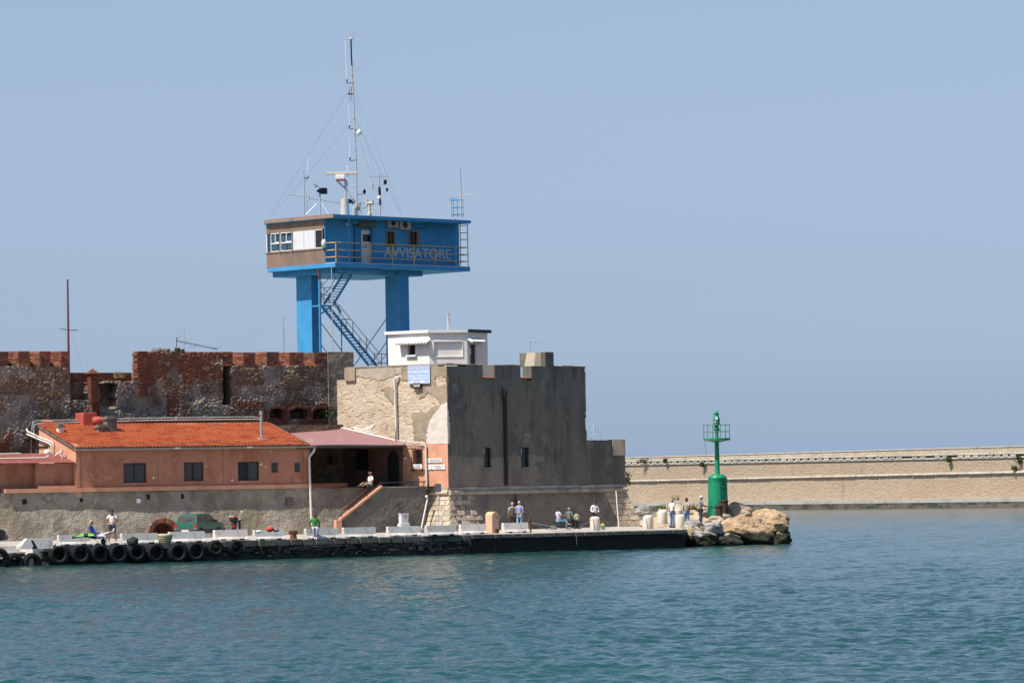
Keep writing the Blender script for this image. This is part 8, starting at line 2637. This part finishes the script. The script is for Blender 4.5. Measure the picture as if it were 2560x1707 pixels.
    for k in 'RL':
        Jt['hip' + k] = J['hip' + k]; rt['hip' + k] = .10
        et.append(('pel', 'hip' + k))
        if leg <= .55:
            Jt['kn' + k] = J['hip' + k].lerp(J['kn' + k], leg / .55); rt['kn' + k] = .088
        else:
            Jt['kn' + k] = J['kn' + k]; rt['kn' + k] = .072
            Jt['an' + k] = J['kn' + k].lerp(J['an' + k], min(1, (leg - .55) / .45) * .97); rt['an' + k] = .06; et.append(('kn' + k, 'an' + k))
        et.append(('hip' + k, 'kn' + k))
    skin_mesh('trousers', Jt, et, rt, trousers, t, 'pel')
    for k in 'RL':
        a, b = J['an' + k], J['to' + k]; p = MB()
        d = (b - a).normalized()
        p.tube([a - d * .05 - V(0, 0, .02), a.lerp(b, .35) - V(0, 0, .012), b, b + d * .05], .048, 8, .034)
        o = p.build('shoe', shoes, smooth=True); o.parent = t
    hm = cloth(*hair) if hair else None
    if hm is not None:
        p = MB(); n = 12
        c = hd + up * .012 - fy * .008
        vs = []; rings = 6
        for i in range(rings + 1):
            th = (1.75 if not bald else 1.9) * i / rings
            for j in range(n):
                ph = 2 * math.pi * j / n
                th2 = th * (1.0 if math.sin(ph) < .3 else .62)
                if bald:
                    th2 = max(th2, 1.0)
                d = up * math.cos(th2) * .122 + fy * math.sin(th2) * math.sin(ph) * .108 + rx * math.sin(th2) * math.cos(ph) * .094
                vs.append(c + d)
        p.add(vs, [(i * n + j, i * n + (j + 1) % n, (i + 1) * n + (j + 1) % n, (i + 1) * n + j) for i in range(rings) for j in range(n)])
        o = p.build('hair', hm, smooth=True); o.parent = t
    if cap is not None:
        p = MB(); c = hd + up * .03
        n = 12; vs = []
        for i in range(6):
            th = 1.5 * i / 5
            for j in range(n):
                ph = 2 * math.pi * j / n
                vs.append(c + up * math.cos(th) * .105 + fy * math.sin(th) * math.sin(ph) * .118 + rx * math.sin(th) * math.cos(ph) * .102)
        p.add(vs, [(i * n + j, i * n + (j + 1) % n, (i + 1) * n + (j + 1) % n, (i + 1) * n + j) for i in range(5) for j in range(n)])
        b = len(p.v)
        p.hexa([c + fy * y_ + rx * x_ + up * z_ for z_ in (.0, .012) for y_, x_ in ((.10, -.075), (.10, .075), (.19, -.05), (.19, .05))])
        o = p.build('cap', cap, smooth=False); o.parent = t
    t.location = P
    t.rotation_euler = (0, 0, rz)
    t.scale = (scale,) * 3
    return t
whiteT = cloth('white_cotton', (.80, .76, .76)); navy = cloth('navy_cloth', (.03, .04, .08)); jeans = cloth('blue_denim', (.13, .21, .34)); ltjeans = cloth('light_blue_denim', (.28, .42, .58))
wshoe = cloth('white_shoe_leather', (.74, .72, .68)); bshoe = cloth('dark_shoe_leather', (.05, .035, .03)); darkcl = cloth('dark_trouser_cloth', (.035, .04, .045))
H_GREY, H_DARK, H_BLOND = ('grey_hair', (.42, .40, .37)), ('dark_hair', (.03, .022, .018)), ('blond_hair', (.46, .30, .14))

J = stand(0, .16, .035)
for s, k in ((1, 'R'), (-1, 'L')):
    J['el' + k] = V(s * .30, -.02, 1.14); J['wr' + k] = V(s * .12, .20, 1.08); J['ha' + k] = V(s * .05, .25, 1.09)
person('standing man in white T-shirt and dark shorts looking down at his hands', deck_at(281, 1357.5), R(176), J, 'tan', whiteT, navy, wshoe, H_DARK, .6, .36, scale=1.05)
# sunbather on a folding chair, seen from the side
P = deck_at(243, 1362.5)
J = sit(.16, .40, .42, .40)
J['shR'] += V(0, 0, .02); J['elR'] = V(.24, -.42, 1.10); J['wrR'] = V(.08, -.30, 1.24); J['haR'] = V(.04, -.26, 1.30)
J['knL'] = V(-.12, .46, .60); J['anL'] = V(-.12, .84, .72); J['toL'] = V(-.12, .90, .83); J['anR'] = V(.12, .50, .085); J['toR'] = V(.13, .64, .035)
person('reclining woman in blue top and pale capri trousers resting one leg up', P, R(-84), J, 'fair', cloth('blue_cotton', (.035, .17, .56)), cloth('pale_lilac_cloth', (.62, .60, .66)), wshoe, H_BLOND, .5, .78)
t = thing('folding_chair', 'dark folding chair under the reclining woman on the quay', 'chair', P)
p = MB(); f = Fr((P.x, P.y), 6)
p.hexa([f.w(u, v, z) for z, du in ((DECK + .36, 0), (DECK + .40, 0)) for v in (-.24, .24) for u in (-.2, .3)]); p.build('seat', cloth('navy_canvas', (.02, .03, .07)), t)
p = MB(); p.hexa([f.w(u + (-.26 if z > DECK + .5 else 0), v, z) for z in (DECK + .40, DECK + .98) for v in (-.24, .24) for u in (-.24, -.20)]); p.build('backrest', cloth('navy_canvas', (.02, .03, .07)), t)
for v in (-.24, .24):
    for a, b in ((-.22, .28), (.28, -.22)):
        p = MB(); p.tube([f.w(a, v, DECK), f.w(b, v, DECK + .38)], .018, 5); p.build('leg', M['chrome'], t)
p = MB(); p.tube([f.w(-.25, -.25, DECK + .6), f.w(.25, -.25, DECK + .6), f.w(.25, -.25, DECK + .38)], .02, 5); p.build('armrest', M['black'], t)
p = MB(); q = f.w(.32, -.05, DECK); p.box(Fr((q.x, q.y), 6), -.12, .14, -.15, .12, DECK + .005, DECK + .38); tag(p.build('dark_bag', M['black'], loc=q, bevel=.04), 'upright dark bag beside the folding chair', 'bag')
# man in green on the block
P = deck_at(783, 1348.5); f7 = QF.off((P - QF.o).dot(QF.N))
J = sit(-.05, .53, .36, .53); J['anR'] = V(.05, .34, .10); J['toR'] = V(.04, .48, .04); J['anL'] = V(-.07, .30, .10); J['toL'] = V(-.05, .44, .04)
J['elR'] = V(.27, .0, .80); J['wrR'] = V(.22, .05, .58); J['haR'] = V(.2, .08, .52); J['elL'] = V(-.27, .0, .80); J['wrL'] = V(-.22, .08, .60); J['haL'] = V(-.2, .12, .54)
Pg = deck_at(786, 1348.5) + Vector((0, .52, 0)); Pg.z = DECK + .02
person('man in bright green T-shirt and faded jeans sitting on a concrete block', Pg, R(188), J, 'tan', cloth('green_cotton', (.07, .40, .08)), cloth('faded_denim', (.40, .42, .48)), wshoe, H_DARK, .6, 1.0, bald=True)
# man on the terrace ledge
u_, z_ = OF.hit(922, 1219, .12)
J = sit(.02, 0, .40, .1)
J['knR'] = V(.18, .34, .26); J['anR'] = V(.14, .62, .10); J['toR'] = V(.14, .76, .07); J['knL'] = V(-.22, .36, .22); J['anL'] = V(.02, .44, .10); J['toL'] = V(.10, .54, .06)
J['elR'] = V(.27, .02, .30); J['wrR'] = V(.10, .26, .28); J['haR'] = V(.04, .32, .26); J['elL'] = V(-.28, .04, .30); J['wrL'] = V(-.10, .26, .30); J['haL'] = V(-.03, .32, .28)
Pm = OF.w(u_, .30, z_ + .02)
person('man in white shirt sitting on the terrace ledge above the stairs', Pm, R(128), J, 'tan', whiteT, cloth('khaki_trousers', (.26, .24, .17)), bshoe, H_GREY, .7, 1.0, bald=True, belly=1.2, scale=1.1)
# two men seen from behind
J = stand(0, .05)
person('grey haired man in dark vest seen from behind, left one of the pair', deck_at(1282, 1326), R(8), J, 'fair', cloth('pale_shirt', (.52, .50, .46)), darkcl, bshoe, H_GREY, .55, 1.0, vest=cloth('slate_vest', (.085, .095, .105)), scale=.99)
J = stand(0, .06); J['wrL'] = V(-.14, -.10, 1.0); J['haL'] = V(-.06, -.13, .97); J['wrR'] = V(.14, -.10, 1.0); J['haR'] = V(.06, -.13, .96)
person('grey haired man in lilac and turquoise shirt seen from behind', deck_at(1299, 1325), R(-12), J, 'fair', cloth('lilac_turquoise_shirt', (.30, .34, .58)), ltjeans, bshoe, H_GREY, .75, 1.0, scale=1.03)
# two men on the bench
Pb = BF.w(-.15, -.18, DECK)
J = sit(.03, .46, .44, .46); J['knL'] = V(-.08, .46, .62); J['anL'] = V(.10, .62, .34); J['toL'] = V(.13, .76, .30); J['elR'] = V(.25, .12, .78); J['wrR'] = V(.2, .34, .84); J['haR'] = V(.19, .42, .86)
person('man in white T-shirt and light jeans sitting cross legged on the bench', Pb, R(-58), J, 'tan', cloth('pale_lilac_cotton', (.60, .58, .64)), ltjeans, cloth('tan_shoe_leather', (.60, .46, .28)), H_DARK, .7, 1.0)
Pb = BF.w(.75, -.18, DECK)
J = sit(-.02, .46, .44, .46)
person('man in grey green jacket sitting on the bench beside the backpack', Pb, R(-20), J, 'tan', cloth('grey_green_jacket', (.15, .17, .155)), darkcl, wshoe, H_GREY, 1.8, 1.0, bald=True)
# woman in white jacket
J = stand(0, .05); J['elL'] = V(-.27, -.03, 1.13); J['wrL'] = V(-.16, .18, 1.02); J['haL'] = V(-.10, .24, 1.02); J['elR'] = V(.26, -.02, 1.13); J['wrR'] = V(.15, .18, 1.04); J['haR'] = V(.09, .24, 1.04)
pw = person('woman in white jacket and black cap standing behind a cream bollard', deck_at(1488, 1321.5), R(205), J, 'tan', whiteT, darkcl, bshoe, H_DARK, 1.9, 1.0, cap=M['black'], scale=1.0)
# three men at the tip
J = stand(0, .05); J['wrL'] = V(-.17, .05, .93); J['haL'] = V(-.12, .08, .90)
person('man in white shirt and blue jeans standing with hand in pocket', deck_at(1681, 1319), R(-62), J, 'tan', whiteT, jeans, bshoe, H_GREY, .6, 1.0, belly=1.22, scale=1.04, bald=True)
J = stand(0, .05); J['wrR'] = V(.18, .10, .95); J['haR'] = V(.13, .15, .93)
person('dark haired man in khaki vest and jeans standing between two other men', pt(1717, 1317, 246), R(-50), J, 'tan', cloth('pale_pink_shirt', (.50, .42, .38)), jeans, bshoe, H_DARK, .6, 1.0, belly=1.1, vest=cloth('khaki_vest', (.33, .30, .21)), scale=1.02)
J = stand(.02, .06); 
for s, k in ((1, 'R'), (-1, 'L')):
    J['el' + k] = V(s * .22, .16, 1.16); J['wr' + k] = V(s * .10, .40, 1.12); J['ha' + k] = V(s * .07, .47, 1.11)
P12 = pt(1752, 1312, 245.5)
person('man in grey shirt and white cap holding a fishing rod on the quay tip', P12, R(-84), J, 'tan', cloth('blue_grey_shirt', (.19, .21, .24)), cloth('dark_denim', (.045, .055, .075)), bshoe, H_GREY, 1.2, 1.0, cap=cloth('white_cap_cotton', (.76, .72, .66)), scale=1.02)
p = MB(); h_ = P12 + Vector((.47, -.05, 1.13)); p.tube([h_ - Vector((.25, 0, .03)), h_ + Vector((.4, .05, .06)), h_ + Vector((1.2, .4, .1)), h_ + Vector((3.0, 1.6, .25))], .014, 5, .004)
tag(p.build('fishing_rod', M['black'], loc=h_), 'dark fishing rod held by the man with the white cap', 'fishing rod')
